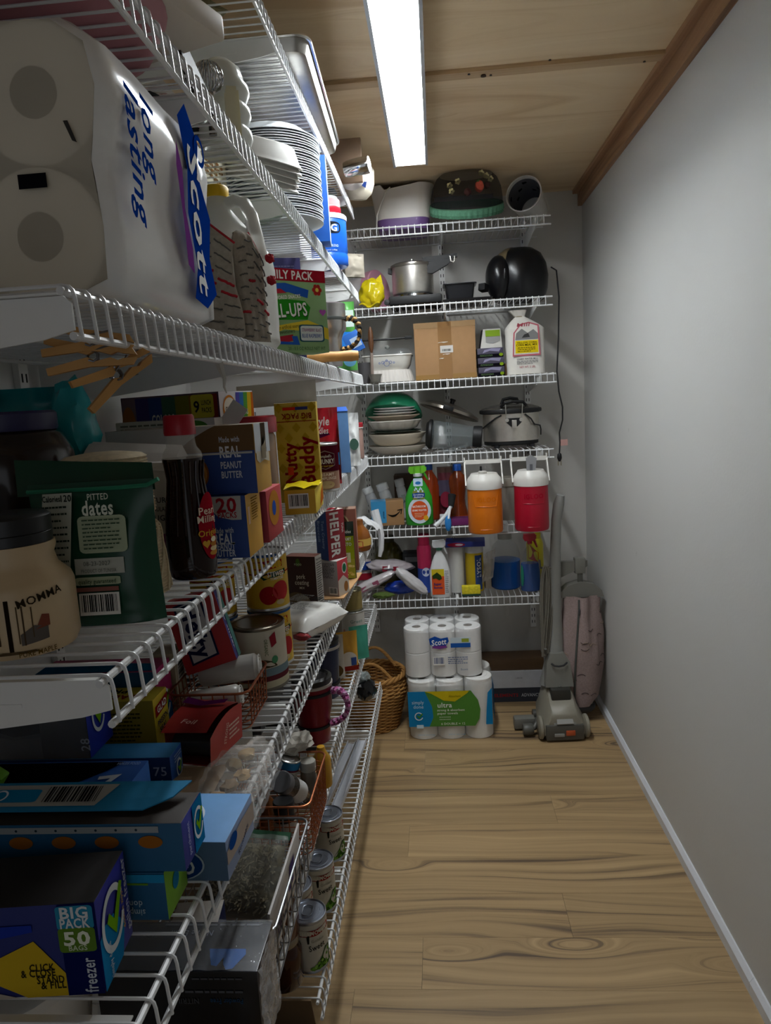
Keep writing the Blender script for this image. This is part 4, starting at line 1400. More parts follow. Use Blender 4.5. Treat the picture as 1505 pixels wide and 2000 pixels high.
# teal crumpled bag
th = thing('popcorn_bag', 'crumpled teal plastic bag with white corn lettering behind dark jar', 'bag', (-0.572, 0.925, zD), rad(4))
pouch(th, 0.20, 0.245, 0.05, '1f8f97', seed=6, rough=0.25, crinkle=0.9, top_seal=0.10, nu=24, nv=24)
f = bottle_frame(0.20, 0.245, -0.036)
TX(th, f, 'CORN', 0.42, 0.80, 0.030, 'cfdcda', width=0.062, bold=0.03, lift=0.001)
PN(th, f, 0.12, 0.88, 0.52, 1.0, '8c1f2a', 'ell', lift=0.001)
MB().blob((0.092, -0.012, 0.178), 0.030, 0.028, 0.070, 0.35, 3.2, 5, 3).build('crumpled_side', mat('27a0a8', 0.18, 0, 'film'), th, angle=1.0)
th = thing('clear_bag', 'small clouded plastic bag standing behind the cream syrup jug', 'bag', (-0.452, 0.640, zD))
MB().blob((0, 0, 0.072), 0.034, 0.030, 0.075, 0.35, 2.8, 8, 3, flat=-0.0715).build('bag_body', film('d9d6cf', 0.35, 0.3, 0.5, 40), th, angle=1.0)


def peanut_print(th, F, dims, y20):
    f = F('near')
    TX(th, f, 'Made with', 0.835, 0.80 if not y20 else 0.46, 0.0105, 'c4c8d2', width=0.028, bold=0.03)
    TX(th, f, 'REAL', 0.835, 0.62 if not y20 else 0.32, 0.021, 'd3d5da', width=0.029, bold=0.045)
    TX(th, f, 'PEANUT', 0.835, 0.43 if not y20 else 0.20, 0.013, 'c4c8d2', width=0.029, bold=0.045)
    TX(th, f, 'BUTTER', 0.835, 0.29 if not y20 else 0.09, 0.013, 'c4c8d2', width=0.029, bold=0.045)


# two peanut butter cracker cartons, one on the other
dims = (0.205, 0.078, 0.086)
th, F = carton('cracker_carton', 'blue and yellow peanut butter cracker carton with twenty packs badge, lower of two', dims, (-0.262 - 0.1025, 0.973, zD), rad(0), '17366f', '173a80', 'd9a32a', '17366f')
peanut_print(th, F, dims, True)
f = F('near')
PN(th, f, 0.74, 0.62, 0.97, 1.0, 'b9b6b0', [(0.0, 1), (0.05, 0.55), (0.3, 0.15), (0.7, 0), (0.98, 0.0), (1.0, 1)], lift=0.0003)
TX(th, f, '20', 0.87, 0.86, 0.027, 'a01f2a', width=0.028, bold=0.05, lift=0.0008)
TX(th, f, 'PACKS', 0.872, 0.70, 0.011, 'a01f2a', width=0.026, bold=0.03, lift=0.0008)
FP(th, F('side'), 0.3, 0.55, 0.75, 0.93, '7a5a18', 9)
PN(th, F('side'), 0.08, 0.52, 0.2, 0.80, 'e0bfa0')
dims = (0.205, 0.084, 0.094)
th, F = carton('cracker_carton', 'blue peanut butter cracker carton with torn open top, upper of two', dims, (-0.247 - 0.1025, 0.990, zD + 0.0865), 0, '17366f', '173a80', 'd2a034', '6b5a44')
peanut_print(th, F, dims, False)
f = F('near')
PN(th, f, 0.0, 0.62, 1.0, 1.0, '6a5238', [(0.42, 0.0), (1, 0.02), (1, 1), (0.72, 1), (0.64, 0.72), (0.60, 0.6), (0.55, 0.48), (0.50, 0.2)], lift=0.0003, name='torn_card')
PN(th, f, 0.0, 0.60, 0.76, 1.0, 'a9a6a2', [(0, 0.0), (0.55, 0.05), (0.66, 0.25), (0.74, 0.5), (0.8, 0.65), (0.92, 0.9), (0.98, 1), (0, 1)], lift=0.0005, name='torn_card')
PN(th, f, 0.0, 0.585, 0.985, 0.615, 'b9b9b6', lift=0.0007)
PN(th, f, 0.44, 0.06, 0.68, 0.60, '8a5420', 'ell', lift=0.0004)
for k, rr in enumerate((0.022, 0.016, 0.010)):
    ring(th, f, 0.56, 0.32, rr, 0.003, 'b9803a', 0.0006)
g = F('side')
PN(th, g, 0.0, 0.58, 0.42, 1.0, 'c4c8cc', lift=0.0003)
PN(th, g, 0.05, 0.40, 0.9, 0.60, 'c9c2b2', [(0, 0.4), (0.2, 0.1), (0.6, 0.25), (1, 0.0), (1, 0.7), (0.5, 0.9), (0, 1)], lift=0.0005, name='torn_card')
PN(th, g, 0.42, 0.60, 0.75, 1.0, '4b3f33', lift=0.0003)
PN(th, g, 0.75, 0.55, 1.0, 1.0, 'ccd0d4', lift=0.0003)
MB().grid(lambda u, v: (0.1045 + 0.004 * sin(6 * u), -0.012 + 0.034 * u, 0.045 + v * (0.034 - 0.040 * abs(u - 0.45))), 8, 4).build('torn_flap', mat('a89c86', 0.85, 0, 'paper'), th, angle=1.2)
# red and orange box behind the lower carton
th, F = carton('cookie_box', 'small red cookie box with biscuit picture behind lower cracker carton', (0.045, 0.10, 0.078), (-0.281, 1.085, zD), 0, 'b2262c', 'a92b30', 'b52a2e')
g = F('side')
PN(th, g, 0.1, 0.25, 0.8, 0.95, 'b57a35', 'ell')
PN(th, g, 0.3, 0.45, 0.55, 0.75, '334f9a', 'ell', lift=0.0003)

# goldfish box at the back
dims = (0.25, 0.105, 0.236)
th, F = carton('goldfish_box', 'rainbow printed cracker box with lunch packs badge at the back', dims, (-0.501, 1.420, zD), rad(-22), '5b2a3a', '4a3346', 'e2dfe4', '7d6c66')
f = F('near')
for k, c in enumerate(('6a5a62', '3c3466', '2c3f72', '3a5a4c', '6f6a22', '7a5a1e', '74261f')):
    PN(th, f, 0.02 + 0.138 * k, 0.45, 0.02 + 0.138 * (k + 1), 0.985, c, lift=0.0002)
PN(th, f, 0.0, 0.60, 0.15, 0.92, '8a5a2c', 'ell', lift=0.0005)
TX(th, f, 'COLORS', 0.44, 0.80, 0.028, 'b9b7b2', width=0.058, bold=0.04, lift=0.0009)
PN(th, f, 0.73, 0.80, 0.95, 0.985, 'b9ae3a', 'round', lift=0.0006)
TX(th, f, '9', 0.785, 0.89, 0.03, '22222a', bold=0.04, lift=0.001)
TX(th, f, 'LUNCH', 0.88, 0.92, 0.013, '22222a', width=0.023, bold=0.03, lift=0.001)
TX(th, f, 'PACKS', 0.88, 0.86, 0.013, '22222a', width=0.023, bold=0.03, lift=0.001)
g = F('side')
for k, c in enumerate(('5a56b0', '3e74b8', '5fa048', 'd9b32f', 'c86a28')):
    PN(th, g, 0.42 + 0.115 * k, 0.62, 0.42 + 0.115 * (k + 1), 0.99, c, [(0.0, 0), (1.0, 0), (1.5 if k < 4 else 1.0, 1), (0.5, 1)] if k < 4 else [(0, 0), (1, 0), (1, 1), (0.5, 1)], lift=0.0002)
PN(th, g, 0.08, 0.72, 0.48, 0.97, 'd98a3a', 'ell', lift=0.0005)
PN(th, g, 0.11, 0.79, 0.45, 0.95, 'ece6de', 'ell', lift=0.0008)
TX(th, g, 'Goldfish', 0.29, 0.86, 0.014, '3a2a20', width=0.030, bold=0.03, lift=0.0012, rot=0.12)
TX(th, g, 'COLORS', 0.66, 0.83, 0.014, 'e9e8ee', width=0.030, bold=0.03, lift=0.0012)
TX(th, g, 'NATURAL FLAVOR', 0.40, 0.67, 0.008, 'd9dae8', width=0.045, bold=0.02, lift=0.0012)
# open fruit snack carton
dims = (0.165, 0.075, 0.190)
th, F = carton('open_snack_carton', 'pale opened carton with green oval logo between teal bag and rainbow box', dims, (-0.432, 1.155, zD), rad(-2), 'bdb7a6', 'c3bdad', 'c9c5b8', '5c5446')
f = F('near')
PN(th, f, 0.0, 0.76, 0.44, 0.90, '2c64a8', lift=0.0002)
PN(th, f, 0.46, 0.78, 0.70, 0.94, '2c4470', lift=0.0002)
PN(th, f, 0.68, 0.85, 0.94, 0.985, '4c7a30', 'ell', lift=0.0003)
TX(th, f, 'ROLL-UPS', 0.81, 0.915, 0.013, 'dcd8c8', width=0.035, bold=0.03, lift=0.0008)
FP(th, f, 0.05, 0.92, 0.6, 0.98, '6a6a5c', 2)
MB().bar((0.0825, 0.0, 0.190), (0.105, 0.0, 0.172), 0.07, 0.001, up=(0, 1, 0)).build('open_flap', mat('c9c5b8', 0.7, 0, 'card'), th, smooth=False)
# red lidded jar
th = thing('nut_jar', 'round jar with wide red lid standing behind the torn carton', 'jar', (-0.338, 1.262, zD))
MB().lathe([(0, 0), (0.046, 0), (0.048, 0.005), (0.048, 0.150), (0.044, 0.158), (0, 0.158)], 36).build('jar_body', mat('8a6a4c', 0.25, 0, 'plastic'), th)
MB().lathe([(0.0, 0.157), (0.051, 0.157), (0.052, 0.160), (0.052, 0.183), (0.049, 0.187), (0, 0.187)], 40).build('lid', mat('a5182a', 0.3, 0, 'plastic'), th)
# nutty wafer carton standing on end, white flap up
dims = (0.086, 0.050, 0.208)
th, F = carton('wafer_carton', 'yellow wafer bar carton standing on end with red sideways lettering', dims, (-0.293, 1.492, zD), rad(6), 'b99a25', 'bd9f2c', 'b0922a', 'b9b4ab')
f = F('near')
for i in range(5):
    for j in range(10):
        if (i + j) % 2:
            PN(th, f, i / 5, j / 10, (i + 1) / 5, (j + 1) / 10, 'a68a22', [(0.5, 0), (1, 0.5), (0.5, 1), (0, 0.5)], lift=0.0001)
TX(th, f, 'Nutty', 0.30, 0.40, 0.036, '7a1018', width=0.085, rot=PI / 2, bold=0.06, lift=0.0005)
TX(th, f, 'Buddy', 0.70, 0.42, 0.042, '7a1018', width=0.10, rot=PI / 2, bold=0.06, lift=0.0005)
TX(th, f, 'BIG PACK', 0.52, 0.865, 0.016, '7a2018', width=0.062, rot=PI, bold=0.04, lift=0.0005)
PN(th, f, 0.02, 0.81, 0.98, 0.818, '8a2a1c', lift=0.0004)
PN(th, f, 0.2, 0.925, 0.5, 0.955, 'c43020', lift=0.0004)
PN(th, f, 0.5, 0.925, 0.8, 0.955, '3a3f7a', lift=0.0004)
PN(th, f, 0.22, 0.28, 0.36, 0.36, 'd0431f', lift=0.0008)
MB().grid(lambda u, v: (-0.125 + 0.168 * u, 0.026 + 0.006 * sin(3 * u), 0.20 + 0.048 * v + 0.006 * u), 8, 2).build('white_flap', mat('b5afa6', 0.75, 0, 'card'), th, angle=1.2)
# small yellow barcode carton
dims = (0.058, 0.125, 0.046)
th, F = carton('small_yellow_carton', 'small bright yellow carton with barcode on its end lying at shelf edge', dims, (-0.264, 1.362, zD), rad(3), 'd9b81a', 'c79a14', 'dcc02a', 'e0c61c')
BC(th, F('near'), 0.12, 0.25, 0.78, 0.85, seed=9)
PN(th, F('side'), 0.55, 0.1, 1.0, 0.9, 'b9642a', [(0, 0), (1, 0.2), (1, 1), (0.4, 0.7)])
MB().grid(lambda u, v: (-0.03 + 0.062 * u, -0.062 + 0.09 * v, 0.0475 + 0.006 * abs(sin(5 * u + 3 * v))), 8, 8).build('crumpled_wrap', mat('e6cf20', 0.2, 0, 'film'), th, angle=1.2)


def tin_can(name, label, loc, r, h, color, ph=-70, bands=(), group=None, lidmat='b8b8b6', cat='can', pull=False):
    th = thing(name, label, cat, loc, group=group)
    M_T = mat(lidmat, 0.3, 0.9, 'metal')
    pf = [(0, 0.003), (r - 0.004, 0.003), (r - 0.002, 0.0), (r, 0.0012), (r, 0.004), (r - 0.0012, 0.006)]
    pf += [(r - 0.0012, h - 0.006), (r, h - 0.004), (r, h - 0.0012), (r - 0.002, h), (r - 0.004, h - 0.003), (r - 0.012, h - 0.003), (r - 0.013, h - 0.002), (0, h - 0.002)]
    MB().lathe(pf, 40).build('tin', M_T, th)
    MB().lathe([(r - 0.0009, 0.006), (r - 0.0004, 0.0065), (r - 0.0004, h - 0.0065), (r - 0.0009, h - 0.006)], 40, cap=False).build('paper_label', mat(color, 0.5, 0, 'card'), th)
    for z0, z1, c in bands:
        MB().lathe([(r - 0.0002, h * z0), (r + 0.0001, h * z0), (r + 0.0001, h * z1), (r - 0.0002, h * z1)], 40, cap=False).build('label_band', mat(c, 0.5, 0, 'print'), th)
    if pull:
        MB().tube(pan_ring(0.020, 0.030, 0.008, h + 0.001), 0.0014, 5, closed=True).build('pull_tab', M_T, th)
    return th


# chunky soup can
th = tin_can('soup_can', 'maroon creamy soup can in front of the red noodle bag', (-0.270, 1.648, zD), 0.037, 0.112, 'a3785f', bands=((0.42, 0.95, '4a1420'),))
p0 = rad(-72)
WP(th, 0.0372, p0, 0.052, 0.096, 0.050, '8a7a78', [(0, 0.2), (0.5, 0), (1, 0.2), (1, 0.8), (0.5, 1), (0, 0.8)], lift=0.0004)
WP(th, 0.0372, p0, 0.054, 0.094, 0.047, '43131d', [(0, 0.2), (0.5, 0), (1, 0.2), (1, 0.8), (0.5, 1), (0, 0.8)], lift=0.0007)
WX(th, 0.0372, p0, 0.083, "Campbell's", 0.009, 'd9d4cc', bold=0.02, lift=0.001, width=0.030)
WX(th, 0.0372, p0, 0.071, 'CHUNKY', 0.015, 'dcd6cf', bold=0.05, lift=0.001, width=0.044)
WX(th, 0.0372, p0, 0.060, 'SOUP THAT EATS', 0.005, 'd0b040', bold=0.02, lift=0.001, width=0.036)
WX(th, 0.0372, p0, 0.041, 'CREAMY', 0.010, 'efe0cc', bold=0.03, lift=0.001)
WX(th, 0.0372, p0, 0.032, 'DUMPLINGS', 0.009, 'efe0cc', bold=0.03, lift=0.001)
WP(th, 0.0372, p0, 0.008, 0.026, 0.040, 'c9b183', 'ell', lift=0.0006)
# red noodle bag
th = thing('noodle_bag', 'glossy red bag of homestyle egg noodles with purple ribbon print', 'bag', (-0.290, 1.775, zD), rad(10))
pouch(th, 0.088, 0.192, 0.042, 'b5202c', seed=9, rough=0.2, crinkle=0.35, top_seal=0.08)
MB().grid(lambda u, v: (0.044 - 0.004 * u, -0.016 + 0.032 * u, 0.01 + 0.15 * v), 3, 8).build('noodle_window', mat('d6cfae', 0.3, 0, 'film'), th, angle=1.2)
f = (V3((-0.044, -0.027, 0)), V3((0.088, 0, 0)), V3((0, 0.006, 0.192)))
TX(th, f, 'Style', 0.50, 0.83, 0.030, 'efe9e4', width=0.044, bold=0.04, lift=0.002, shear=0.1)
TX(th, f, 'Noodles', 0.42, 0.71, 0.022, 'efe9e4', width=0.05, bold=0.03, lift=0.002, shear=0.1)
PN(th, f, 0.05, 0.60, 0.75, 0.69, '5a1840', [(0, 0.3), (0.6, 0.2), (1, 0.6), (0.9, 1), (0.4, 0.7), (0, 0.8)], lift=0.001)
PN(th, f, 0.10, 0.48, 0.80, 0.56, 'd98a30', [(0, 0), (0.2, 0.9), (0.3, 0.1), (0.5, 1), (0.6, 0.2), (0.8, 0.8), (1, 0)], lift=0.001)
PN(th, f, 0.62, 0.26, 0.97, 0.42, '3d8fd0', lift=0.001)
PN(th, f, 0.62, 0.05, 0.85, 0.15, 'd9a0ac', 'round', lift=0.001)
MB().grid(lambda u, v: (-0.05 + 0.045 * u, 0.0 + 0.006 * sin(6 * v), 0.165 + 0.055 * v * (1 - 0.6 * abs(u - 0.4))), 5, 5).build('torn_corner', mat('d5d3cf', 0.4, 0, 'film'), th, angle=1.2)
# blue cracker sleeve pack and white bag, jar
th, F = carton('blue_packet', 'pale blue flat packet standing upright behind red noodle bag', (0.046, 0.075, 0.178), (-0.282, 2.085, zD), rad(8), '5b90cf', '6a9bd4', '5f93cf', '2f5fb0')
PN(th, F('near'), 0.05, 0.02, 0.40, 0.98, '2554a8', [(0, 0.1), (0.3, 0.0), (1, 0.0), (0.6, 1), (0.1, 1)], lift=0.0003)
MB().prism([(-0.024, -0.040, 0.178), (0.024, -0.040, 0.178), (0.020, -0.02, 0.190), (-0.024, -0.02, 0.190)], (0, 0.05, 0)).build('folded_top', mat('2b62c0', 0.3, 0, 'film'), th, smooth=False)
th = thing('white_snack_bag', 'white plastic bag with green oval mark standing behind blue packet', 'bag', (-0.287, 2.285, zD), rad(12))
pouch(th, 0.075, 0.168, 0.05, 'dadbd9', seed=11, rough=0.25, crinkle=0.6, top_seal=0.12)
f = (V3((-0.0375, -0.031, 0)), V3((0.075, 0, 0)), V3((0, 0.006, 0.168)))
PN(th, f, 0.52, 0.30, 0.90, 0.52, '4c6a5c', 'ell', lift=0.001)
th = thing('spice_jar', 'small clear jar with red lid at the far end of shelf', 'jar', (-0.292, 2.56, zD))
MB().lathe([(0, 0), (0.025, 0), (0.026, 0.004), (0.026, 0.105), (0.023, 0.110), (0, 0.110)], 26).build('jar_body', mat('b9968a', 0.15, 0, 'glass', 0.3), th)
MB().lathe([(0, 0.1095), (0.027, 0.1095), (0.0275, 0.112), (0.0275, 0.126), (0.025, 0.128), (0, 0.128)], 26).build('lid', mat('a8202c', 0.35, 0, 'plastic'), th)
MB().lathe([(0.0276, 0.108), (0.0285, 0.108), (0.0285, 0.112), (0.0276, 0.112)], 26, cap=False).build('lid_ring', mat('d9d4d0', 0.4, 0, 'plastic'), th)

# ================================================================= LEFT, SHELF E (bags, foil, cans)
zE = SH['E'] + 0.0005


def check_logo(th, f, u, v, r, base='1f8bc4', chk='7ab51d', rot=None, asp=1.0, lift=0.0004):
    """White ring with a green tick."""
    ring(th, f, u, v, r, r * 0.22, 'dfe6ea', lift + 0.0003, 20, 340, asp=asp)
    O, U, V = f
    du, dv = r / U.length, r * asp / V.length
    PN(th, f, u - du * 0.55, v - dv * 0.6, u + du * 1.0, v + dv * 0.75, chk, 'check', lift=lift + 0.0005)


# freezer bag box, standing
dims = (0.20, 0.072, 0.088)
th, F = carton('freezer_bag_box', 'dark blue freezer bag box with green and yellow fifty bags badge', dims, (-0.318 - 0.098, 0.560, zE), rad(5), '14246a', '17246e', '2a2f9e', '17110f')  # top face painted dark for the shaded inside of the open box
f = F('near')
PN(th, f, 0.42, 0.0, 0.90, 0.62, 'c9a92a', [(0.0, 0.5), (0.62, 1.0), (1.0, 0.1), (0.95, 0), (0.5, 0.0)], lift=0.0002)
PN(th, f, 0.0, 0.0, 0.66, 0.42, 'b9aea2', [(0, 0), (0.95, 0), (0.45, 0.55), (0.2, 0.75), (0, 0.6)], lift=0.0003)
PN(th, f, 0.0, 0.12, 0.40, 0.50, '8d1f28', [(0, 0.3), (0.3, 0.2), (0.9, 0.8), (0.7, 1.0), (0, 0.75)], lift=0.0004)
PN(th, f, 0.0, 0.42, 0.72, 0.80, '24389a', [(0, 0.1), (1, 0.8), (1, 1), (0.8, 1.0), (0, 0.4)], lift=0.0005)
TX(th, f, 'CLICK', 0.74, 0.33, 0.010, '2a2618', width=0.022, bold=0.03, lift=0.0007)
TX(th, f, '& CLOSE', 0.72, 0.27, 0.010, '2a2618', width=0.030, bold=0.03, lift=0.0007)
TX(th, f, 'STAND', 0.77, 0.19, 0.010, '2a2618', width=0.024, bold=0.03, lift=0.0007)
TX(th, f, '& FILL', 0.78, 0.13, 0.010, '2a2618', width=0.022, bold=0.03, lift=0.0007)
PN(th, f, 0.84, 0.0, 1.0, 1.0, '121a50', lift=0.0006)
PN(th, f, 0.83, 0.73, 0.99, 0.985, '2f86a8', 'round', lift=0.0008)
PN(th, f, 0.83, 0.48, 0.99, 0.745, '5c7f2c', 'round', lift=0.0009)
TX(th, f, 'BIG', 0.910, 0.915, 0.015, 'd5d8da', width=0.024, bold=0.05, lift=0.0013)
TX(th, f, 'PACK', 0.910, 0.80, 0.013, 'd5d8da', width=0.026, bold=0.05, lift=0.0013)
TX(th, f, '50', 0.910, 0.635, 0.018, 'e2e6d2', width=0.023, bold=0.06, lift=0.0014)
TX(th, f, 'BAGS', 0.910, 0.53, 0.007, 'c5cfae', width=0.016, bold=0.03, lift=0.0014)
TX(th, f, 'freezer', 0.945, 0.22, 0.016, 'c3c9d4', width=0.034, rot=PI / 2, bold=0.03, lift=0.0012)
g = F('side')
PN(th, g, 0.0, 0.0, 0.75, 0.62, '2387c0', [(0, 0), (0.8, 0), (1.0, 0.5), (0.6, 0.95), (0.2, 1.0), (0, 0.9)], lift=0.0002)
check_logo(th, g, 0.42, 0.56, 0.026, lift=0.0005, asp=1.15)
TX(th, g, 'gallon freezer', 0.86, 0.55, 0.012, 'c9cdd6', width=0.075, rot=PI / 2, bold=0.02, lift=0.0008)
TX(th, g, 'double zipper', 0.72, 0.50, 0.007, 'd6b04a', width=0.045, rot=PI / 2, bold=0.02, lift=0.0008)
TX(th, g, 'simply done', 0.22, 0.20, 0.009, 'c9d9e4', width=0.035, rot=PI / 2, bold=0.02, lift=0.0008)

# parchment / foil roll box resting on a smaller box
dims = (0.17, 0.055, 0.0525)
th, F = carton('sandwich_bag_box', 'upside-down teal blue bag box with bright green end panel', dims, (-0.289 - 0.085, 0.6475, zE), 0, '155a86', '135a85', '7fb92a', '1a6a98')
f = F('near')
TX(th, f, 'simply', 0.80, 0.18, 0.010, 'b5cbd6', width=0.022, rot=PI, bold=0.02)
TX(th, f, 'done', 0.80, 0.36, 0.010, 'b5cbd6', width=0.018, rot=PI, bold=0.02)
ring(th, f, 0.56, 0.52, 0.016, 0.004, 'b9ccd4')
PN(th, f, 0.1, 0.80, 1.0, 0.97, '2a90c0', lift=0.0003)
PN(th, f, 0.0, 0.75, 0.9, 0.88, '6a9a2c', [(0, 1), (0.5, 0.2), (1, 0), (1, 0.3), (0.5, 0.6)], lift=0.0005)
PN(th, F('side'), 0.3, 0.35, 0.6, 0.7, '2a7aa0', 'ell')
dims = (0.33, 0.056, 0.052)
th, F = carton('parchment_roll_box', 'long blue roll box with orange dots and raised cutting lid lying across', dims, (-0.266 - 0.165, 0.648, zE + 0.0535), 0, '12557f', '12567f', '2e3aa0', '2a1f17')  # dark top colour stands in for shade in the gap before the lid
f = F('near')
for k in range(7):
    PN(th, f, 0.06 + 0.134 * k, 0.50, 0.06 + 0.134 * k + 0.075, 0.76, '9a5f24', 'ell', lift=0.0003)
PN(th, f, 0.0, 0.82, 0.93, 0.95, '9aa0a2', lift=0.0003)
for k in range(10):
    PN(th, f, 0.30 + 0.062 * k, 0.86, 0.308 + 0.062 * k, 0.91, '30404c', 'ell', lift=0.0006)
FP(th, f, 0.40, 0.22, 0.62, 0.34, '8ab0c4', 2)
g = F('side')
PN(th, g, 0.5, 0.0, 1.0, 1.0, '1a78ae', lift=0.0002)
check_logo(th, g, 0.74, 0.52, 0.013, asp=1.3)
TX(th, g, 'parchment', 0.25, 0.5, 0.009, 'b9bfe2', width=0.035, rot=PI / 2, bold=0.02)
lid = MB().prism([(-0.165, -0.012, 0.056), (0.120, -0.012, 0.056), (0.146, 0.004, 0.060), (0.158, 0.028, 0.064), (-0.165, 0.028, 0.064)], (0, -0.0004, 0.0015)).build('raised_lid', mat('1c7fae', 0.5, 0, 'card'), th, smooth=False)
fl_ = (V3((-0.165, -0.012, 0.0580)), V3((0.31, 0, 0)), V3((0, 0.040, 0.0082)))
PN(th, fl_, 0.20, 0.12, 0.80, 0.86, 'a9a8a2', [(0.0, 0), (0.92, 0), (1.0, 1), (0.06, 1)], lift=0.0006)
PN(th, fl_, 0.38, 0.25, 0.54, 0.70, '1c7fae', 'round', lift=0.0009)
BC(th, fl_, 0.55, 0.14, 0.76, 0.84, lift=0.0012, back=False)
FP(th, fl_, 0.24, 0.2, 0.36, 0.8, '6a4a48', 5, lift=0.001)
ring(th, fl_, 0.405, 0.47, 0.008, 0.002, 'dfe6ea', 0.0013)

# light blue box with oval logo, upside down at the shelf edge
dims = (0.105, 0.095, 0.046)
th, F = carton('cloth_box', 'light blue carton with inverted white script in dark blue oval, overhanging rail', dims, (-0.243 - 0.0525, 0.727, zE), rad(-2), '4f86bf', '3f5c78', '8ea3c9', '6ea6df')
f = F('near')
PN(th, f, 0.10, -0.0, 0.76, 0.86, '9aa8b4', 'ell', lift=0.0002)
PN(th, f, 0.12, 0.03, 0.74, 0.82, '12386e', 'ell', lift=0.0004)
TX(th, f, 'Great', 0.44, 0.36, 0.022, 'b9bcbc', width=0.045, rot=PI, bold=0.05, lift=0.0008)
TX(th, f, 'Value', 0.36, 0.66, 0.018, 'b9bcbc', width=0.03, rot=PI, bold=0.05, lift=0.0008)
t = F('top')
PN(th, t, -0.0, 0.10, 0.62, 0.80, 'e2ebf4', 'ell', lift=0.0002)
PN(th, t, 0.0, 0.14, 0.58, 0.76, '1d55a8', 'ell', lift=0.0004)
TX(th, t, 'Gre', 0.32, 0.38, 0.026, 'eef2f6', width=0.030, rot=PI, bold=0.05, lift=0.0008)
TX(th, t, 'V', 0.26, 0.62, 0.020, 'eef2f6', rot=PI, bold=0.05, lift=0.0008)
g = F('side')
PN(th, g, 0.0, 0.30, 1.0, 0.85, 'b3a59a', [(0, 0.2), (0.4, 0.1), (1, 0.0), (1, 0.9), (0.5, 1.0), (0, 0.8)], lift=0.0003)
PN(th, g, 0.08, 0.58, 0.36, 0.92, '1d4a92', 'ell', lift=0.0005)
TX(th, g, 'Reclosable', 0.55, 0.35, 0.008, '3a3a5a', width=0.04, bold=0.02, lift=0.0007, rot=0.3)

# open zipper bag carton (shade of the inside painted on its top)
dims = (0.215, 0.098, 0.058)
th, F = carton('zipper_bag_box', 'bright blue zipper bag carton torn open on top with white lettering', dims, (-0.392 - 0.1075, 0.786, zE), rad(0), '1d4fa4', '1d58b0', '2f6fc4', '1f5cb6')
t = F('top')
PN(th, t, 0.0, 0.05, 0.86, 0.95, '0c0b0d', [(0, 0), (0.78, 0), (0.84, 0.2), (0.80, 0.45), (0.93, 0.75), (1.0, 1), (0, 1)], lift=0.0004, name='painted_opening_shade')  # near-black patch on the closed top, painted as shade inside the opening
TX(th, t, 'Z', 0.86, 0.42, 0.05, 'dfe6f0', width=0.030, bold=0.06, lift=0.0007, rot=0.2)
TX(th, t, 'HOLDS FOOD', 0.90, 0.90, 0.009, 'a9c3e4', width=0.03, bold=0.02, lift=0.0007)
TX(th, F('side'), 'loc', 0.55, 0.45, 0.034, 'd9e2ee', width=0.045, bold=0.05, lift=0.0004, rot=0.15)
TX(th, F('near'), 'Ziploc', 0.82, 0.5, 0.034, 'd9e2ee', width=0.065, bold=0.05, lift=0.0004)
th = thing('plastic_sleeve', 'clear plastic sleeve with a green label leaning on the zipper bag carton', 'sleeve', (-0.598, 0.722, zE), rot=(0, rad(36), 0))
MB().box(-0.012, -0.008, 0, 0.012, 0.008, 0.13, bev=0.004).build('sleeve', film('aab6c4', 0.45, 0.2, 0.2), th)
MB().box(-0.013, -0.009, 0.10, 0.013, 0.009, 0.135, bev=0.003).build('green_label', mat('5f9a20', 0.4, 0, 'card'), th)
# yellow carton in the dark gap
th, F = carton('yellow_carton', 'low yellow carton lying behind the torn zipper bag carton', (0.20, 0.024, 0.034), (-0.545, 0.853, zE), 0, 'b9821c', 'a87a20')
PN(th, F('near'), 0.2, 0.2, 0.75, 0.9, '8a7a5c', 'ell')
# 75 ft wrap box
dims = (0.27, 0.043, 0.044)
th, F = carton('plastic_wrap_box', 'slim navy roll box marked seventy five feet', dims, (-0.378 - 0.135, 0.8895, zE), 0, '14356f', '14366e', '1c52a0', '1b6a9a')
TX(th, F('near'), '75', 0.945, 0.55, 0.018, 'b3bdd0', width=0.018, bold=0.02)
TX(th, F('near'), 'ft', 0.955, 0.20, 0.010, '8f9db8', bold=0.0)
check_logo(th, F('side'), 0.62, 0.36, 0.010, asp=1.3)
FP(th, F('side'), 0.3, 0.62, 0.9, 0.9, '9fb4d8', 3)
# wrapped dark box on top of it
dims = (0.175, 0.068, 0.082)
th, F = carton('bin_liner_box', 'grey and black wrapped carton with royal blue end and tick logo', dims, (-0.487 - 0.0875, 0.902, zE + 0.0445), rad(0), '2a2b2e', '3a3c40', '1d34a8', '26272b')
f = F('near')
PN(th, f, 0.2, 0.40, 0.62, 1.0, '0e0f12', [(0, 0.25), (0.5, 0.0), (1, 0.1), (1, 1), (0, 1)], lift=0.0003)
PN(th, f, 0.2, 0.02, 0.62, 0.46, '5f6064', [(0, 0), (1, 0), (1, 0.85), (0.5, 0.75), (0, 0.95)], lift=0.0002)
TX(th, f, '28', 0.97, 0.25, 0.018, 'b9c0d0', rot=PI / 2, bold=0.02)
check_logo(th, F('side'), 0.45, 0.62, 0.018, asp=1.4)
PN(th, F('side'), 0.72, 0.45, 1.0, 1.0, '5f9a20', [(0, 0.2), (1, 0.9), (1, 1), (0, 1)], lift=0.0003)
MB().grid(lambda u, v: (-0.09 + 0.178 * u, -0.0365 - 0.0015 * abs(sin(14 * u + 6 * v)), 0.001 + 0.08 * v), 24, 10).build('shrink_film', film('c9ccd4', 0.80, 0.1, 0.6, 60), th, angle=1.2)
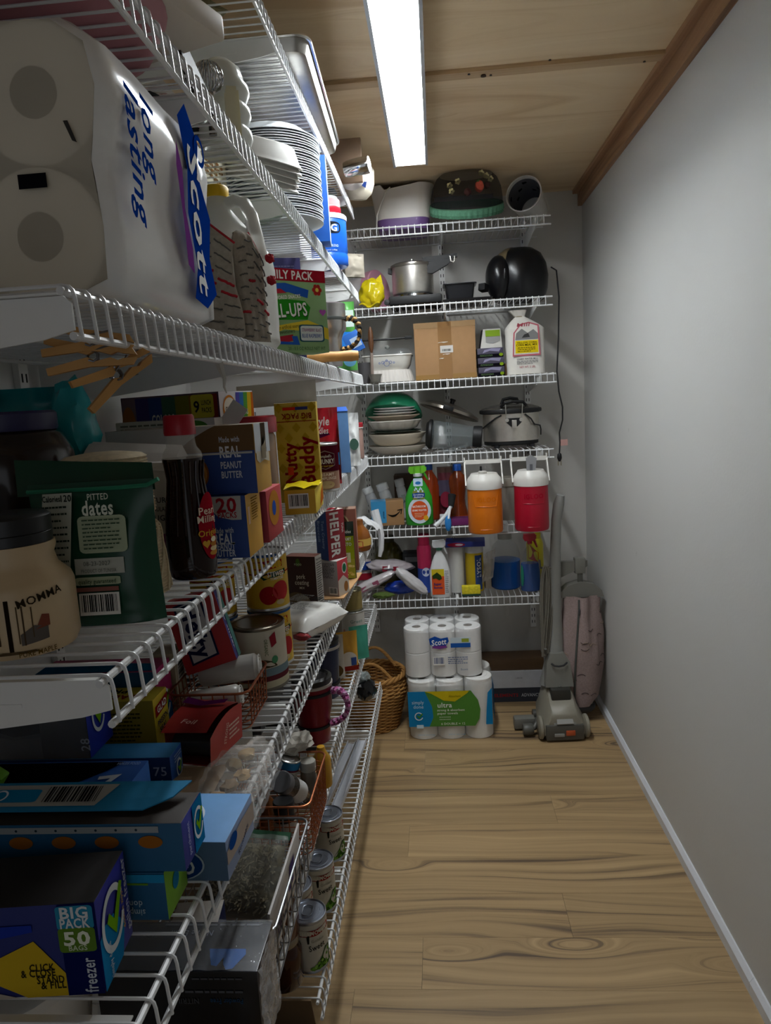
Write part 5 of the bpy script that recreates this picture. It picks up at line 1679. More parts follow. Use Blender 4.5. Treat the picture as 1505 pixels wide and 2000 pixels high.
# press and seal box
dims = (0.235, 0.052, 0.092)
th, F = carton('press_wrap_box', 'mustard yellow sealing wrap box with red logo flag on its end', dims, (-0.427 - 0.1175, 0.970, zE), 0, '9d8a16', '8f7c14', 'c9b01e', 'a8951a')
f = F('near')
FP(th, f, 0.70, 0.25, 0.92, 0.82, '3a3410', 9)
PN(th, f, 0.48, 0.35, 0.66, 0.55, '2c2a20', [(0, 0.3), (0.6, 0), (1, 0.6), (0.4, 1)], lift=0.0003)
g = F('side')
PN(th, g, 0.08, 0.68, 0.95, 0.92, '8a1a20', [(0, 0), (0.95, 0.25), (1, 1), (0, 0.75)], lift=0.0003)
TX(th, g, 'GLAD', 0.52, 0.80, 0.014, 'e2dcd4', width=0.034, bold=0.05, lift=0.0007, rot=0.1)
TX(th, g, "PRESS'N", 0.5, 0.58, 0.012, '232a55', width=0.036, bold=0.04, lift=0.0007, rot=0.1)
TX(th, g, 'SEAL', 0.5, 0.45, 0.012, '232a55', width=0.026, bold=0.04, lift=0.0007, rot=0.1)
TX(th, g, '70', 0.72, 0.26, 0.016, '232a55', bold=0.04, lift=0.0007)
TX(th, F('top'), 'GLAD', 0.82, 0.25, 0.020, '6a1418', rot=PI, bold=0.05)
TX(th, F('top'), 'PRO', 0.70, 0.65, 0.020, '1c1a10', rot=PI, bold=0.05)
# magenta / teal box behind
dims = (0.19, 0.062, 0.112)
th, F = carton('storage_bag_box', 'magenta and teal bag box with white tick ring on its end', dims, (-0.447 - 0.095, 1.036, zE), 0, '7a1450', '0f4a6a', 'a3175c', '8c1a4c')
g = F('side')
PN(th, g, 0.0, 0.0, 1.0, 0.48, '1a5f94', [(0, 0), (0.6, 0), (1, 0.6), (0.6, 1.0), (0, 0.9)], lift=0.0002)
check_logo(th, g, 0.45, 0.45, 0.019, asp=1.2)
PN(th, F('top'), 0.0, 0.0, 1.0, 0.7, '134a68', [(0, 0), (1, 0.1), (0.9, 0.8), (0.4, 1.0), (0, 0.7)], lift=0.0002)
TX(th, g, 'simply done', 0.3, 0.16, 0.008, 'c5d5e0', width=0.03, bold=0.02)
# red foil box, flap curled open over its roll
th = thing('foil_box', 'open red foil box with curled lid and grey roll inside', 'box', (-0.368, 0.968, zE), rad(-12))
mb = MB().box(-0.036, -0.040, 0.0, 0.036, 0.050, 0.002).box(-0.036, 0.048, 0, 0.036, 0.050, 0.058).box(-0.036, -0.040, 0, -0.034, 0.050, 0.056)
mb.build('box_tray', mat('7a1a16', 0.6, 0, 'card'), th, smooth=False)
MB().grid(lambda u, v: (-0.036 + 0.074 * u, 0.050 - 0.098 * v, 0.058 + 0.012 * sin(2.2 * v) - 0.018 * v * v + 0.006 * u * v), 6, 10).build('curled_lid', mat('8c1c18', 0.35, 0, 'card'), th, angle=1.2)
MB().grid(lambda u, v: (0.038 + 0.004 * v, 0.050 - 0.096 * u, 0.002 + v * (0.056 + 0.010 * sin(2.2 * u) - 0.02 * u * u)), 8, 3).build('end_flap', mat('b8271f', 0.4, 0, 'card'), th, angle=1.2)
fr = (V3((0.0405, 0.046, 0.004)), V3((0, -0.08, 0)), V3((0.002, 0, 0.05)))
fr = (V3((0.0412, -0.036, 0.004)), V3((0, 0.08, 0)), V3((0.002, 0, 0.05)))
TX(th, fr, 'STRONG', 0.4, 0.6, 0.010, 'e0c2b4', width=0.03, rot=1.2, bold=0.02, lift=0.001)
FP(th, fr, 0.5, 0.3, 0.9, 0.8, 'e0c2b4', 4, lift=0.001)
ft = (V3((-0.036, -0.048, 0.060)), V3((0.074, 0, 0)), V3((0, 0.098, 0.006)))
PN(th, ft, 0.0, 0.55, 0.9, 0.85, '4a1440', [(0, 0.2), (0.5, 0.0), (1, 0.5), (1, 0.9), (0.5, 0.5), (0, 0.8)], lift=0.006)
TX(th, ft, 'Foil', 0.55, 0.12, 0.016, 'c9a79e', width=0.022, bold=0.03, lift=0.004)
MB().lathe([(0.014, 0), (0.016, 0), (0.016, 0.066), (0.014, 0.066)], 24, cap=False).xf(Matrix.Translation((-0.034, -0.012, 0.0185)) @ Matrix.Rotation(PI / 2, 4, 'Y')).build('foil_roll', mat('55534f', 0.35, 0.6, 'metal'), th)
# crumpled brown paper and clear bag on the deck
th = thing('brown_paper', 'crumpled sheet of brown packing paper on the shelf by red foil box', 'paper', (-0.345, 0.862, zE))
MB().grid(lambda u, v: (-0.078 + 0.11 * u, -0.075 + 0.12 * v, 0.004 + 0.012 * abs(noise.noise(V3((u * 2.1, v * 2.3, 2)))) + 0.014 * max(0, u - 0.6) * v), 10, 12).build('sheet', mat('9c8468', 0.85, 0, 'paper'), th, angle=0.25)
th = thing('clear_food_bag', 'crinkled clear plastic bag of dried pieces spilling over the front rail', 'bag', (-0.292, 0.878, zE))
MB().blob((0, 0.0, 0.012), 0.040, 0.088, 0.012, 0.4, 3.5, 4, 4, flat=-0.0115).build('bag_body', film('e6e0d8', 0.84, 0.06, 0.9, 34), th, angle=0.5)
MB().grid(lambda u, v: (0.020 + 0.026 * v, -0.085 + 0.16 * u, 0.012 - 0.026 * v * v + 0.005 * noise.noise(V3((u * 9, v * 5, 1)))), 20, 6).build('bag_edge', film('e6e6e6', 0.84, 0.06, 0.9, 34), th, angle=0.5)
for k in range(5):
    MB().blob((0, 0, 0), 0.011, 0.013, 0.006, 0.6, 3, k, 2).build('dried_piece', mat(['8a6a40', '6d5230', '9a7c50', '75603a', 'a08458'][k], 0.8, 0, 'food'), th, loc=(-0.012 + 0.010 * (k % 3), -0.055 + 0.028 * k, 0.011))


def wire_basket(name, label, loc, w, d, h, color, rim, nx, ny, nz_, rz=0, r=0.0011, rr=0.0021, metal=0.85):
    th = thing(name, label, 'basket', loc, rz)
    M_ = mat(color, 0.35, metal, 'metal')
    MB().tube(pan_ring(w, d, 0.018, h), rr, 7, closed=True).build('rim', M_, th)
    for k in range(nz_):
        MB().tube(pan_ring(w - 0.006, d - 0.006, 0.016, 0.002 + (h - 0.01) * k / nz_), r, 5, closed=True).build('hoop', M_, th)
    for k in range(nx):
        x = -w / 2 + 0.02 + (w - 0.04) * k / (nx - 1)
        MB().tube([(x, -d / 2, h), (x, -d / 2 + 0.003, 0.003), (x, -d / 2 + 0.006, 0.0015), (x, d / 2 - 0.006, 0.0015), (x, d / 2 - 0.003, 0.003), (x, d / 2, h)], r, 5).build('wire', M_, th)
    for k in range(ny):
        y = -d / 2 + 0.02 + (d - 0.04) * k / (ny - 1)
        MB().tube([(-w / 2, y, h), (-w / 2 + 0.003, y, 0.003), (-w / 2 + 0.006, y, 0.0015), (w / 2 - 0.006, y, 0.0015), (w / 2 - 0.003, y, 0.003), (w / 2, y, h)], r, 5).build('wire', M_, th)
    return th


wire_basket('wire_basket', 'copper wire basket holding rolls of clear bags', (-0.378, 1.100, zE), 0.130, 0.140, 0.062, '9c5a3c', None, 6, 7, 5, r=0.0011)


def bag_roll(label, loc, r, L, rz, tilt):
    th = thing('bag_roll', label, 'roll', loc, rot=(0, tilt, rz))
    M_ = mat('cfcbc4', 0.3, 0, 'film', 0.25)
    pts = []
    prof = [(0.004, 0.0), (r * 0.8, 0.001), (r, 0.006), (r * 0.99, L * 0.3), (r, L * 0.6), (r * 0.985, L - 0.006), (r * 0.8, L - 0.001), (0.004, L)]
    MB().lathe(prof, 26).xf(Matrix.Rotation(-PI / 2, 4, 'Y')).build('rolled_film', M_, th)
    mb = MB()
    for k in range(3):
        q = r * (0.35 + 0.25 * k)
        mb.tube([(0.001, q * cos(a), q * sin(a)) for a in [i * 2 * PI / 18 for i in range(18)]], 0.0012, 5, closed=True)
    o = mb.build('film_edges', mat('e4e2de', 0.25, 0, 'film'), th)
    o['kind'] = 'stuff'
    return th


bag_roll('fat roll of translucent bags poking over the copper basket rim', (-0.318, 1.128, zE + 0.070), 0.022, 0.10, rad(8), rad(-4))
bag_roll('thinner roll of translucent bags sunk in the copper basket', (-0.338, 1.075, zE + 0.042), 0.018, 0.085, rad(5), rad(-6))
# hefty box tilted on the rolls, beige box beside it
dims = (0.085, 0.045, 0.125)
th, F = carton('slider_bag_box', 'bright red bag box with white logo panel and purple edge, tipped', dims, (-0.392, 1.120, zE + 0.078), 0, 'a0242a', 'a8201f', '35307a', 'b5423f', rot=(rad(-6), rad(-14), rad(10)))
f = F('near')
PN(th, f, 0.16, 0.10, 0.72, 0.97, '1c2140', [(0.0, 0), (1, 0.05), (1, 1), (0.0, 0.95)], lift=0.0003)
PN(th, f, 0.20, 0.13, 0.68, 0.94, 'b9b5b2', [(0.0, 0), (1, 0.05), (1, 1), (0.0, 0.95)], lift=0.0006)
TX(th, f, 'Hefty', 0.44, 0.53, 0.040, '1c2140', width=0.092, rot=-PI / 2, bold=0.06, lift=0.001)
PN(th, F('side'), 0.45, 0.0, 1.0, 1.0, '5d8a86', lift=0.0003)
TX(th, F('side'), 'Hefty slider', 0.25, 0.5, 0.012, 'd9d6e0', width=0.09, rot=-PI / 2, bold=0.03)
dims = (0.036, 0.05, 0.115)
th, F = carton('cracker_box', 'narrow beige carton with barcode edge beside the red bag box', dims, (-0.462, 1.098, zE + 0.0), rad(4), '8f836a', '9a8c70', 'b3a990', '8f836a')
FP(th, F('near'), 0.15, 0.1, 0.85, 0.5, '4a4232', 10)
BC(th, F('side'), 0.2, 0.55, 0.9, 0.9, vertical=False)
TX(th, F('near'), 'CRACKERS', 0.35, 0.68, 0.010, '3f3a2c', width=0.06, rot=PI / 2, bold=0.03)

# cans
th = tin_can('large_food_can', 'big can with cream label, red mark and grey-blue band', (-0.343, 1.226, zE), 0.0505, 0.118, 'c4bba6', bands=((0.06, 0.16, 'b5ad93'), (0.16, 0.24, '5c2a30'), (0.24, 0.36, '6f8288')), lidmat='6e675c')
p0 = rad(-66)
WP(th, 0.0506, p0 + 0.38, 0.080, 0.108, 0.014, '8c2a33', [(0.2, 0), (1, 0.2), (0.85, 1), (0.0, 0.7)])
WP(th, 0.0506, p0 - 0.1, 0.043, 0.060, 0.06, '4a3f2e', [(0, 0), (1, 0.1), (0.9, 0.6), (0.6, 1), (0.3, 0.8), (0.1, 0.5)])
WP(th, 0.0506, p0 + 0.40, 0.050, 0.064, 0.013, '4f8a62', 'ell')
WX(th, 0.0506, p0 + 0.1, 0.082, 'ORGANIC', 0.009, '5b6a48', width=0.03, rot=-PI / 2, bold=0.02)


def tomato_can(label, loc, ph):
    th = tin_can('tomato_can', label, loc, 0.042, 0.113, 'c9a322', bands=((0.64, 0.66, '8c1f22'), (0.94, 0.985, '3a5a8a')), group='stewed tomato cans')
    r = 0.0422
    p = rad(ph)
    WP(th, r, p - 0.15, 0.082, 0.100, 0.062, 'a01c1e', [(0, 0.1), (0.3, 0), (1, 0.2), (1, 0.95), (0.6, 1), (0, 0.85)], lift=0.0003)
    WX(th, r, p - 0.12, 0.091, 'RED GOLD', 0.016, 'e0b52c', width=0.056, bold=0.05, lift=0.0008)
    WP(th, r, p + 0.12, 0.062, 0.080, 0.054, '20402c', [(0, 0.4), (0.12, 0), (0.3, 0.2), (1, 0.4), (1, 1), (0.25, 0.8)], lift=0.0004)
    WX(th, r, p + 0.24, 0.073, 'STEWED', 0.013, 'e6e3d6', width=0.036, bold=0.04, lift=0.0008)
    WX(th, r, p + 0.26, 0.064, 'TOMATOES', 0.007, 'e6e3d6', width=0.028, bold=0.02, lift=0.0008)
    WP(th, r, p - 0.20, 0.014, 0.050, 0.036, '9c1f22', 'ell', lift=0.0003)
    WP(th, r, p + 0.42, 0.020, 0.058, 0.036, 'b03838', 'ell', lift=0.0005)
    WP(th, r, p + 0.35, 0.012, 0.022, 0.018, 'cdb98a', 'ell', lift=0.0007)
    return th


tomato_can('yellow stewed tomato can standing on the deck behind big cream can', (-0.347, 1.335, zE), -55)
tomato_can('yellow stewed tomato can stacked on another behind big cream can', (-0.346, 1.334, zE + 0.1135), -62)
tomato_can('yellow stewed tomato can at the base of the pair behind red bag box', (-0.440, 1.290, zE), -60)
tomato_can('yellow stewed tomato can topping the pair behind red bag box', (-0.440, 1.290, zE + 0.1135), -60)
# white printed pouch lying flat
th = thing('flour_pouch', 'crinkled white printed pouch lying on wire shelf before pork coating box', 'pouch', (-0.318, 1.520, zE), rot=(0, 0, rad(-24)))
mb = MB()
for s in (-1, 1):
    mb.grid(lambda u, v, s=s: (-0.062 + 0.125 * u + 0.01 * v, -0.085 + 0.16 * v, 0.028 + s * 0.026 * (1 - abs(2 * u - 1) ** 8) * (1 - abs(2 * v - 1) ** 8) + 0.003 * noise.noise(V3((u * 5, v * 6, s + 3)))), 18, 20)
mb.build('pouch_body', mat('cfcdc8', 0.25, 0, 'film'), th, angle=0.8)
f = (V3((-0.050, -0.060, 0.0560)), V3((0.10, 0, 0)), V3((0, 0.12, 0.006)))
FP(th, f, 0.05, 0.52, 0.55, 0.9, '6a6a68', 9, lift=0.008)
FP(th, f, 0.1, 0.12, 0.9, 0.45, '6a6a68', 8, lift=0.008, seed=4)
BC(th, f, 0.58, 0.58, 0.88, 0.82, lift=0.009, back=False)
MB().blob((0.055, -0.085, 0.020), 0.020, 0.012, 0.008, 0.4, 3, 1, 2).build('red_corner', mat('7d1a1f', 0.25, 0, 'film'), th)
# pork coating box
dims = (0.083, 0.040, 0.128)
th, F = carton('coating_mix_box', 'dark brown pork coating mix box with white nutrition side', dims, (-0.352, 1.735, zE), rad(-14), '3a1d16', '37190f', 'b9b4ac', '6a3a2c')
f = F('near')
PN(th, f, 0.36, 0.80, 0.50, 0.96, '4f6a2e', 'ell', lift=0.0003)
TX(th, f, 'FOOD', 0.43, 0.84, 0.007, 'b9c09a', bold=0.02)
TX(th, f, 'pork', 0.50, 0.60, 0.017, 'cfc4b4', width=0.024, bold=0.03)
TX(th, f, 'coating', 0.52, 0.48, 0.017, 'cfc4b4', width=0.038, bold=0.03)
TX(th, f, 'MIX', 0.52, 0.37, 0.008, 'cfc4b4', bold=0.02)
PN(th, f, 0.0, 0.02, 0.62, 0.28, '6a5840', 'ell', lift=0.0003)
PN(th, f, 0.3, 0.0, 0.75, 0.22, '8a7a64', 'ell', lift=0.0005)
g = F('side')
TX(th, g, 'Nutrition', 0.5, 0.93, 0.008, '2a2826', width=0.032, bold=0.03)
FP(th, g, 0.08, 0.05, 0.92, 0.88, '4a4744', 18, fill=0.5)
# cardboard tray sheet under the next ones
th = thing('cardboard_sheet', 'tan cardboard sheet lying under coffee box at shelf edge', 'cardboard', (-0.300, 1.895, zE))
MB().prism([(-0.05, -0.135, 0), (0.04, -0.13, 0), (0.055, 0.05, 0), (0.06, 0.14, 0), (-0.05, 0.14, 0)], (0, 0, 0.003)).build('sheet', mat('b98f62', 0.8, 0, 'card'), th, smooth=False)
zS = zE + 0.0035
dims = (0.062, 0.055, 0.094)
th, F = carton('coffee_pod_box', 'white printed coffee box with red corner and round green badge', dims, (-0.292, 1.815, zS), rad(-22), 'bdb5b2', 'a8a19e', 'b5303a', 'c9c4c0')
FP(th, F('near'), 0.08, 0.5, 0.9, 0.94, '55504e', 11)
BC(th, F('near'), 0.55, 0.05, 0.95, 0.25)
g = F('side')
PN(th, g, 0.0, 0.0, 1.0, 0.55, 'c9bfb0', [(0, 0), (1, 0), (1, 0.6), (0.5, 1), (0, 0.8)], lift=0.0002)
PN(th, g, 0.40, 0.58, 0.85, 0.90, 'd9d9d2', 'ell', lift=0.0003)
PN(th, g, 0.45, 0.62, 0.80, 0.86, '2f6a4a', 'ell', lift=0.0005)
PN(th, g, 0.5, 0.05, 0.9, 0.35, '9a6a3c', 'ell', lift=0.0004)
dims = (0.048, 0.060, 0.130)
th, F = carton('pasta_meal_box', 'red and blue boxed meal with large white sideways lettering', dims, (-0.292, 1.822, zS + 0.0945), rad(-42), '7a1420', '20427e', '8a1824', 'c9bfb8')
TX(th, F('side'), 'HELPER', 0.42, 0.50, 0.040, 'd6d2cc', width=0.118, rot=-PI / 2, bold=0.06)
TX(th, F('side'), 'TUNA', 0.86, 0.62, 0.009, 'd6d2cc', rot=-PI / 2, bold=0.03)
TX(th, F('near'), 'Tuna Creamy', 0.68, 0.52, 0.014, '9fb3d6', width=0.075, rot=-PI / 2, bold=0.02)
TX(th, F('near'), 'Broccoli', 0.32, 0.58, 0.014, '9fb3d6', width=0.055, rot=-PI / 2, bold=0.02)
PN(th, F('top'), 0.2, 0.2, 0.8, 0.8, 'a8363e', lift=0.0003)
# pesto pasta pouch
th = thing('pasta_side_pouch', 'green and black creamy pesto pasta pouch standing at rail', 'pouch', (-0.281, 1.965, zS), rad(6))
pouch(th, 0.066, 0.165, 0.018, '1c2a1c', seed=13, rough=0.25, crinkle=0.15, top_seal=0.05)
f = (V3((-0.033, -0.0125, 0)), V3((0.066, 0, 0)), V3((0, 0.002, 0.165)))
PN(th, f, 0.03, 0.36, 0.97, 0.76, '8d9a1e', lift=0.0010)
PN(th, f, 0.03, 0.02, 0.97, 0.38, '9c9a34', lift=0.0009)
TX(th, f, 'Pasta Sides', 0.5, 0.84, 0.013, 'cfd2c8', width=0.050, bold=0.03, lift=0.0018, shear=0.15)
TX(th, f, 'CREAMY', 0.60, 0.71, 0.013, 'd9dccc', width=0.036, bold=0.04, lift=0.0018)
TX(th, f, 'PESTO', 0.64, 0.62, 0.013, 'd9dccc', width=0.030, bold=0.04, lift=0.0018)
PN(th, f, 0.10, 0.30, 0.80, 0.47, 'c9c6a6', lift=0.0013)
TX(th, f, 'Our Promise', 0.45, 0.44, 0.008, '3f4a3a', width=0.03, bold=0.02, lift=0.002)
FP(th, f, 0.2, 0.32, 0.7, 0.41, '6a6f5c', 4, lift=0.002)
rr_ = random.Random(4)
for k in range(16):
    u, v = rr_.uniform(0.3, 0.92), rr_.uniform(0.07, 0.27)
    PN(th, f, u - 0.08, v - 0.02, u + 0.08, v + 0.02, ['d0bc6a', 'b59f45', '8f8030', 'dccb86'][k % 4], 'ell', lift=0.0012 + 0.00005 * k)
# brown box behind with oval label, honey jar, hanging bag
dims = (0.10, 0.055, 0.188)
th, F = carton('bean_box', 'reddish brown carton with cream oval label behind the pesto pouch', dims, (-0.305, 2.100, zE), rad(4), '8a5444', '7f4c3c', '96604e', '8a6a58')
PN(th, F('near'), 0.1, 0.55, 0.8, 0.95, 'b0a07a', 'ell', lift=0.0002)
PN(th, F('near'), 0.14, 0.58, 0.76, 0.92, '5a3a2c', 'ell', lift=0.0004)
TX(th, F('near'), 'PECAN', 0.62, 0.72, 0.018, 'd9c6b4', width=0.05, bold=0.05, lift=0.0008)
th = thing('honey_jar', 'squat amber honey jar with red and white label at far shelf end', 'jar', (-0.283, 2.375, zE))
MB().lathe([(0, 0), (0.036, 0), (0.040, 0.006), (0.040, 0.045), (0.034, 0.066), (0.020, 0.082), (0.017, 0.090), (0.017, 0.105), (0, 0.105)], 32).build('jar_body', mat('9a5a20', 0.08, 0, 'glass', 0.35), th)
MB().lathe([(0.0405, 0.018), (0.041, 0.018), (0.041, 0.042), (0.0405, 0.042)], 32, cap=False).build('label', mat('c9a24a', 0.5, 0, 'card'), th)
WP(th, 0.0412, rad(-100), 0.010, 0.045, 0.05, 'b0433c', [(0, 0), (1, 0.2), (1, 0.7), (0.3, 1), (0, 0.8)])
th = thing('carrier_bag', 'white plastic carrier bag sagging over the wire shelf end', 'bag', (-0.285, 2.505, zE))
MB().grid(lambda u, v: (-0.075 + 0.135 * v + 0.01 * sin(5 * u), -0.06 + 0.13 * u + 0.012 * sin(4 * v), 0.17 * sin(PI * min(1, 0.45 + 0.55 * (1 - v)) ** 1.0) * (1 - 0.75 * v) * (0.75 + 0.25 * sin(3 * u + 1)) + 0.012 + 0.012 * noise.noise(V3((u * 6, v * 6, 5)))), 18, 18).build('bag_film', film('e2e2e4', 0.25, 0.25, 0.5, 50), th, angle=1.0)
MB().tube([(0.045, 0.03, 0.11), (0.058, 0.02, 0.06), (0.066, 0.01, 0.02), (0.064, 0.0, -0.03), (0.058, -0.008, -0.055)], [0.016, 0.014, 0.012, 0.010, 0.006], 8).build('bag_handle', mat('d9d9dc', 0.3, 0, 'film', 0.2), th)

# ================================================================= LEFT, SHELF F
zF = SH['F'] + 0.0005
dims = (0.20, 0.082, 0.117)
th, F = carton('glove_box', 'black nitrile glove box with blue mark and crinkled shrink film', dims, (-0.243 - 0.10, 0.776, zF), 0, '0d0e12', '0c0d12', '23283a', '1b1e28', rough=0.25)
f = F('near')
TX(th, f, 'Powder Free', 0.80, 0.66, 0.010, '24405c', width=0.040, rot=PI, bold=0.03)
TX(th, f, 'NITRILE', 0.55, 0.66, 0.010, '4a4a4c', width=0.032, rot=PI, bold=0.02)
FP(th, f, 0.55, 0.74, 0.92, 0.80, '55565a', 1)
FP(th, f, 0.60, 0.90, 0.92, 0.94, '55565a', 1)
t = F('top')
PN(th, t, 0.66, 0.0, 0.90, 0.42, '2f6fc0', [(0.0, 1), (0.1, 0.6), (0.2, 0.25), (0.35, 0.2), (0.45, 0.6), (0.5, 0.3), (0.62, 0.05), (0.78, 0.1), (1.0, 0.75), (0.95, 1)], lift=0.0004)
TX(th, t, 'Nitrile Exam', 0.50, 0.74, 0.013, '8f939c', width=0.055, rot=PI, bold=0.02)
TX(th, t, '100', 0.22, 0.72, 0.011, '8f939c', rot=PI, bold=0.02)
FP(th, t, 0.3, 0.88, 0.95, 0.96, '7a7e86', 1)
MB().grid(lambda u, v: (-0.101 + 0.202 * u, -0.042 + 0.084 * v, 0.1185 + 0.0035 * abs(noise.noise(V3((u * 7, v * 5, 3)))) * (0.3 + u)), 20, 10).build('shrink_film', film('e8ecf2', 0.82, 0.06, 0.8, 40), th, angle=0.6)
MB().grid(lambda u, v: (0.101 + 0.008 * abs(noise.noise(V3((u * 8, v * 8, 7)))), -0.041 + 0.082 * u, 0.118 * v), 12, 14).build('film_edge', film('dfe3ea', 0.6, 0.08, 0.9, 60), th, angle=0.5)
wire_basket('wire_basket', 'bare steel wire basket holding bag of herbs behind glove box', (-0.330, 0.965, zF), 0.165, 0.265, 0.086, '8d8f92', None, 6, 8, 3, r=0.0011)
zb = zF + 0.0035
dims = (0.066, 0.050, 0.082)
th, F = carton('blue_box', 'dark blue and white carton with red oval mark inside the steel basket', dims, (-0.365, 0.872, zb), rad(6), '1a2658', '1d2a60', '141c48', 'a9a29a')
PN(th, F('near'), 0.0, 0.1, 0.42, 1.0, 'b3aca8', lift=0.0003)
PN(th, F('near'), 0.05, 0.35, 0.38, 0.7, '9a3038', 'ell', lift=0.0005)
th = thing('herb_bag', 'clear zip bag stuffed with dried green herbs lying in steel basket', 'bag', (-0.335, 0.975, zb + 0.042), rot=(rad(-52), 0, rad(-8)))
mb = MB()
for s in (-1, 1):
    mb.grid(lambda u, v, s=s: (-0.058 + 0.116 * u, s * 0.019 * (1 - abs(2 * u - 1) ** 4) * (1 - abs(2 * v - 1) ** 4) + 0.003 * noise.noise(V3((u * 9, v * 9, s))), -0.040 + 0.108 * v), 22, 22)
mb.build('herbs', mat('6b6148', 0.95, 0, 'food'), th, angle=1.0)
mb = MB()
r_ = random.Random(3)
for k in range(520):
    u, v = r_.uniform(0.06, 0.94), r_.uniform(0.05, 0.95)
    x, z = -0.058 + 0.116 * u, -0.040 + 0.108 * v
    y = -0.019 * (1 - abs(2 * u - 1) ** 4) * (1 - abs(2 * v - 1) ** 4) - 0.001
    a = r_.uniform(0, PI)
    q = V3((cos(a), r_.uniform(-0.4, 0.4), sin(a))) * r_.uniform(0.003, 0.006)
    p = V3((x, y, z))
    mb.obox(p, q, V3((0, 0.0004, 0)), V3((-sin(a), 0, cos(a))) * 0.0009, k % 3)
o = mb.build('herb_flakes', [mat('8d8262', 0.9, 0, 'paper'), mat('5a5238', 0.9, 0, 'paper'), mat('a3987c', 0.9, 0, 'paper')], th, smooth=False)
o['kind'] = 'stuff'
MB().grid(lambda u, v: (-0.062 + 0.124 * u, -0.024 * (1 - abs(2 * u - 1) ** 4) * (1 - abs(2 * v - 1) ** 3) - 0.0015 + 0.003 * noise.noise(V3((u * 6, v * 8, 9))), -0.044 + 0.128 * v), 18, 18).build('clear_bag', film('dfe2dc', 0.82, 0.1, 0.6, 40), th, angle=0.8)
MB().box(-0.063, -0.003, 0.076, 0.063, 0.001, 0.088).build('green_zip', mat('3f6a50', 0.3, 0, 'plastic'), th, smooth=False)
th = thing('seed_packet', 'thin white printed packet standing along the steel basket side', 'packet', (-0.2655, 0.955, zb), rot=(0, rad(5), 0))
MB().box(-0.0018, -0.105, 0, 0.0018, 0.105, 0.098, bev=0.0008).build('packet', mat('bdb9b6', 0.45, 0, 'paper'), th)
fr = (V3((0.0025, -0.105, 0)), V3((0, 0.21, 0)), V3((0, 0, 0.098)))
FP(th, fr, 0.05, 0.15, 0.55, 0.6, '5a4a58', 4, fill=0.8)
PN(th, fr, 0.60, 0.35, 0.76, 0.8, '5a4a7a', lift=0.0003)
fl2 = (V3((-0.0025, 0.105, 0)), V3((0, -0.21, 0)), V3((0, 0, 0.098)))

wire_basket('wire_basket', 'copper wire basket packed with spice jars beside the red mug', (-0.330, 1.215, zF), 0.160, 0.195, 0.094, 'a5613f', None, 8, 12, 8, r=0.0010)


def spice_jar(name, label, loc, r, h, body, cap, rot=(0, 0, 0), lab=None, trans=0.5, cap_h=0.018):
    th = thing(name, label, 'jar', loc, rot=rot)
    MB().lathe([(0, 0), (r * 0.92, 0), (r, 0.003), (r, h - 0.012), (r * 0.88, h - 0.004), (r * 0.86, h), (0, h)], 26).build('jar_body', mat(body, 0.1, 0, 'glass', trans), th)
    MB().lathe([(0, h - 0.0005), (r * 0.96, h - 0.0005), (r * 0.97, h + cap_h - 0.002), (r * 0.9, h + cap_h), (0, h + cap_h)], 26).build('lid', mat(cap, 0.4, 0, 'plastic'), th)
    if lab:
        MB().lathe([(r + 0.0002, h * 0.2), (r + 0.0005, h * 0.2), (r + 0.0005, h * 0.72), (r + 0.0002, h * 0.72)], 26, cap=False).build('label', mat(lab, 0.5, 0, 'card'), th)
    return th


zb = zF + 0.004
j = spice_jar('spice_bottle', 'spice jar with white label and grey lid leaning towards basket rim', (-0.296, 1.262, zb + 0.030), 0.021, 0.082, '55504a', '6a6c70', (rad(48), 0, rad(-14)), 'c9c9c6')
WX(j, 0.0216, rad(-90), 0.038, 'PEPPER', 0.010, '3a3c40', width=0.04, rot=PI / 2, bold=0.03)
th = tin_can('spice_tin', 'tilted spice tin with cream label and blue stripe by copper basket rim', (-0.335, 1.275, zb + 0.036), 0.024, 0.062, 'b8b2a4', bands=((0.72, 0.95, '2f6f9c'), (0.66, 0.72, '5a2430')))
th.rotation_euler = (rad(-8), rad(16), 0)
FP(th, (V3((-0.018, -0.0246, 0.008)), V3((0.036, 0, 0)), V3((0, 0, 0.030))), 0, 0, 1, 1, '55504a', 5, lift=0.001)
th = thing('spice_grinder', 'small round brown wooden grinder in the copper spice basket', 'grinder', (-0.352, 1.205, zb))
MB().lathe([(0, 0), (0.020, 0), (0.023, 0.012), (0.0225, 0.034), (0.016, 0.050), (0.010, 0.058), (0.0095, 0.068), (0.012, 0.076), (0.009, 0.088), (0, 0.09)], 26).build('grinder_body', mat('8a5226', 0.3, 0, 'wood'), th)
th = thing('teal_lid_jar', 'squat jar with dull teal lid at the basket corner', 'jar', (-0.372, 1.152, zb))
MB().lathe([(0, 0), (0.022, 0), (0.023, 0.004), (0.023, 0.052), (0, 0.052)], 24).build('jar_body', mat('4a4238', 0.15, 0, 'glass', 0.3), th)
MB().lathe([(0, 0.0515), (0.0245, 0.0515), (0.0245, 0.064), (0.014, 0.071), (0.013, 0.067), (0, 0.066)], 24).build('lid', mat('4f7468', 0.4, 0, 'plastic'), th)
spice_jar('spice_bottle', 'dark little spice jar with black lid standing in copper basket', (-0.305, 1.160, zb), 0.020, 0.060, '2a2420', '17171a', lab='a9a59c')
spice_jar('spice_bottle', 'clear ribbed spice jar behind the tilted spice tin', (-0.284, 1.290, zb), 0.0165, 0.066, '8a857c', '9a978f')
th = thing('paper_packet', 'crumpled white paper packet on top of the spice jars', 'packet', (-0.312, 1.318, zF + 0.096), rot=(rad(10), rad(-12), rad(15)))
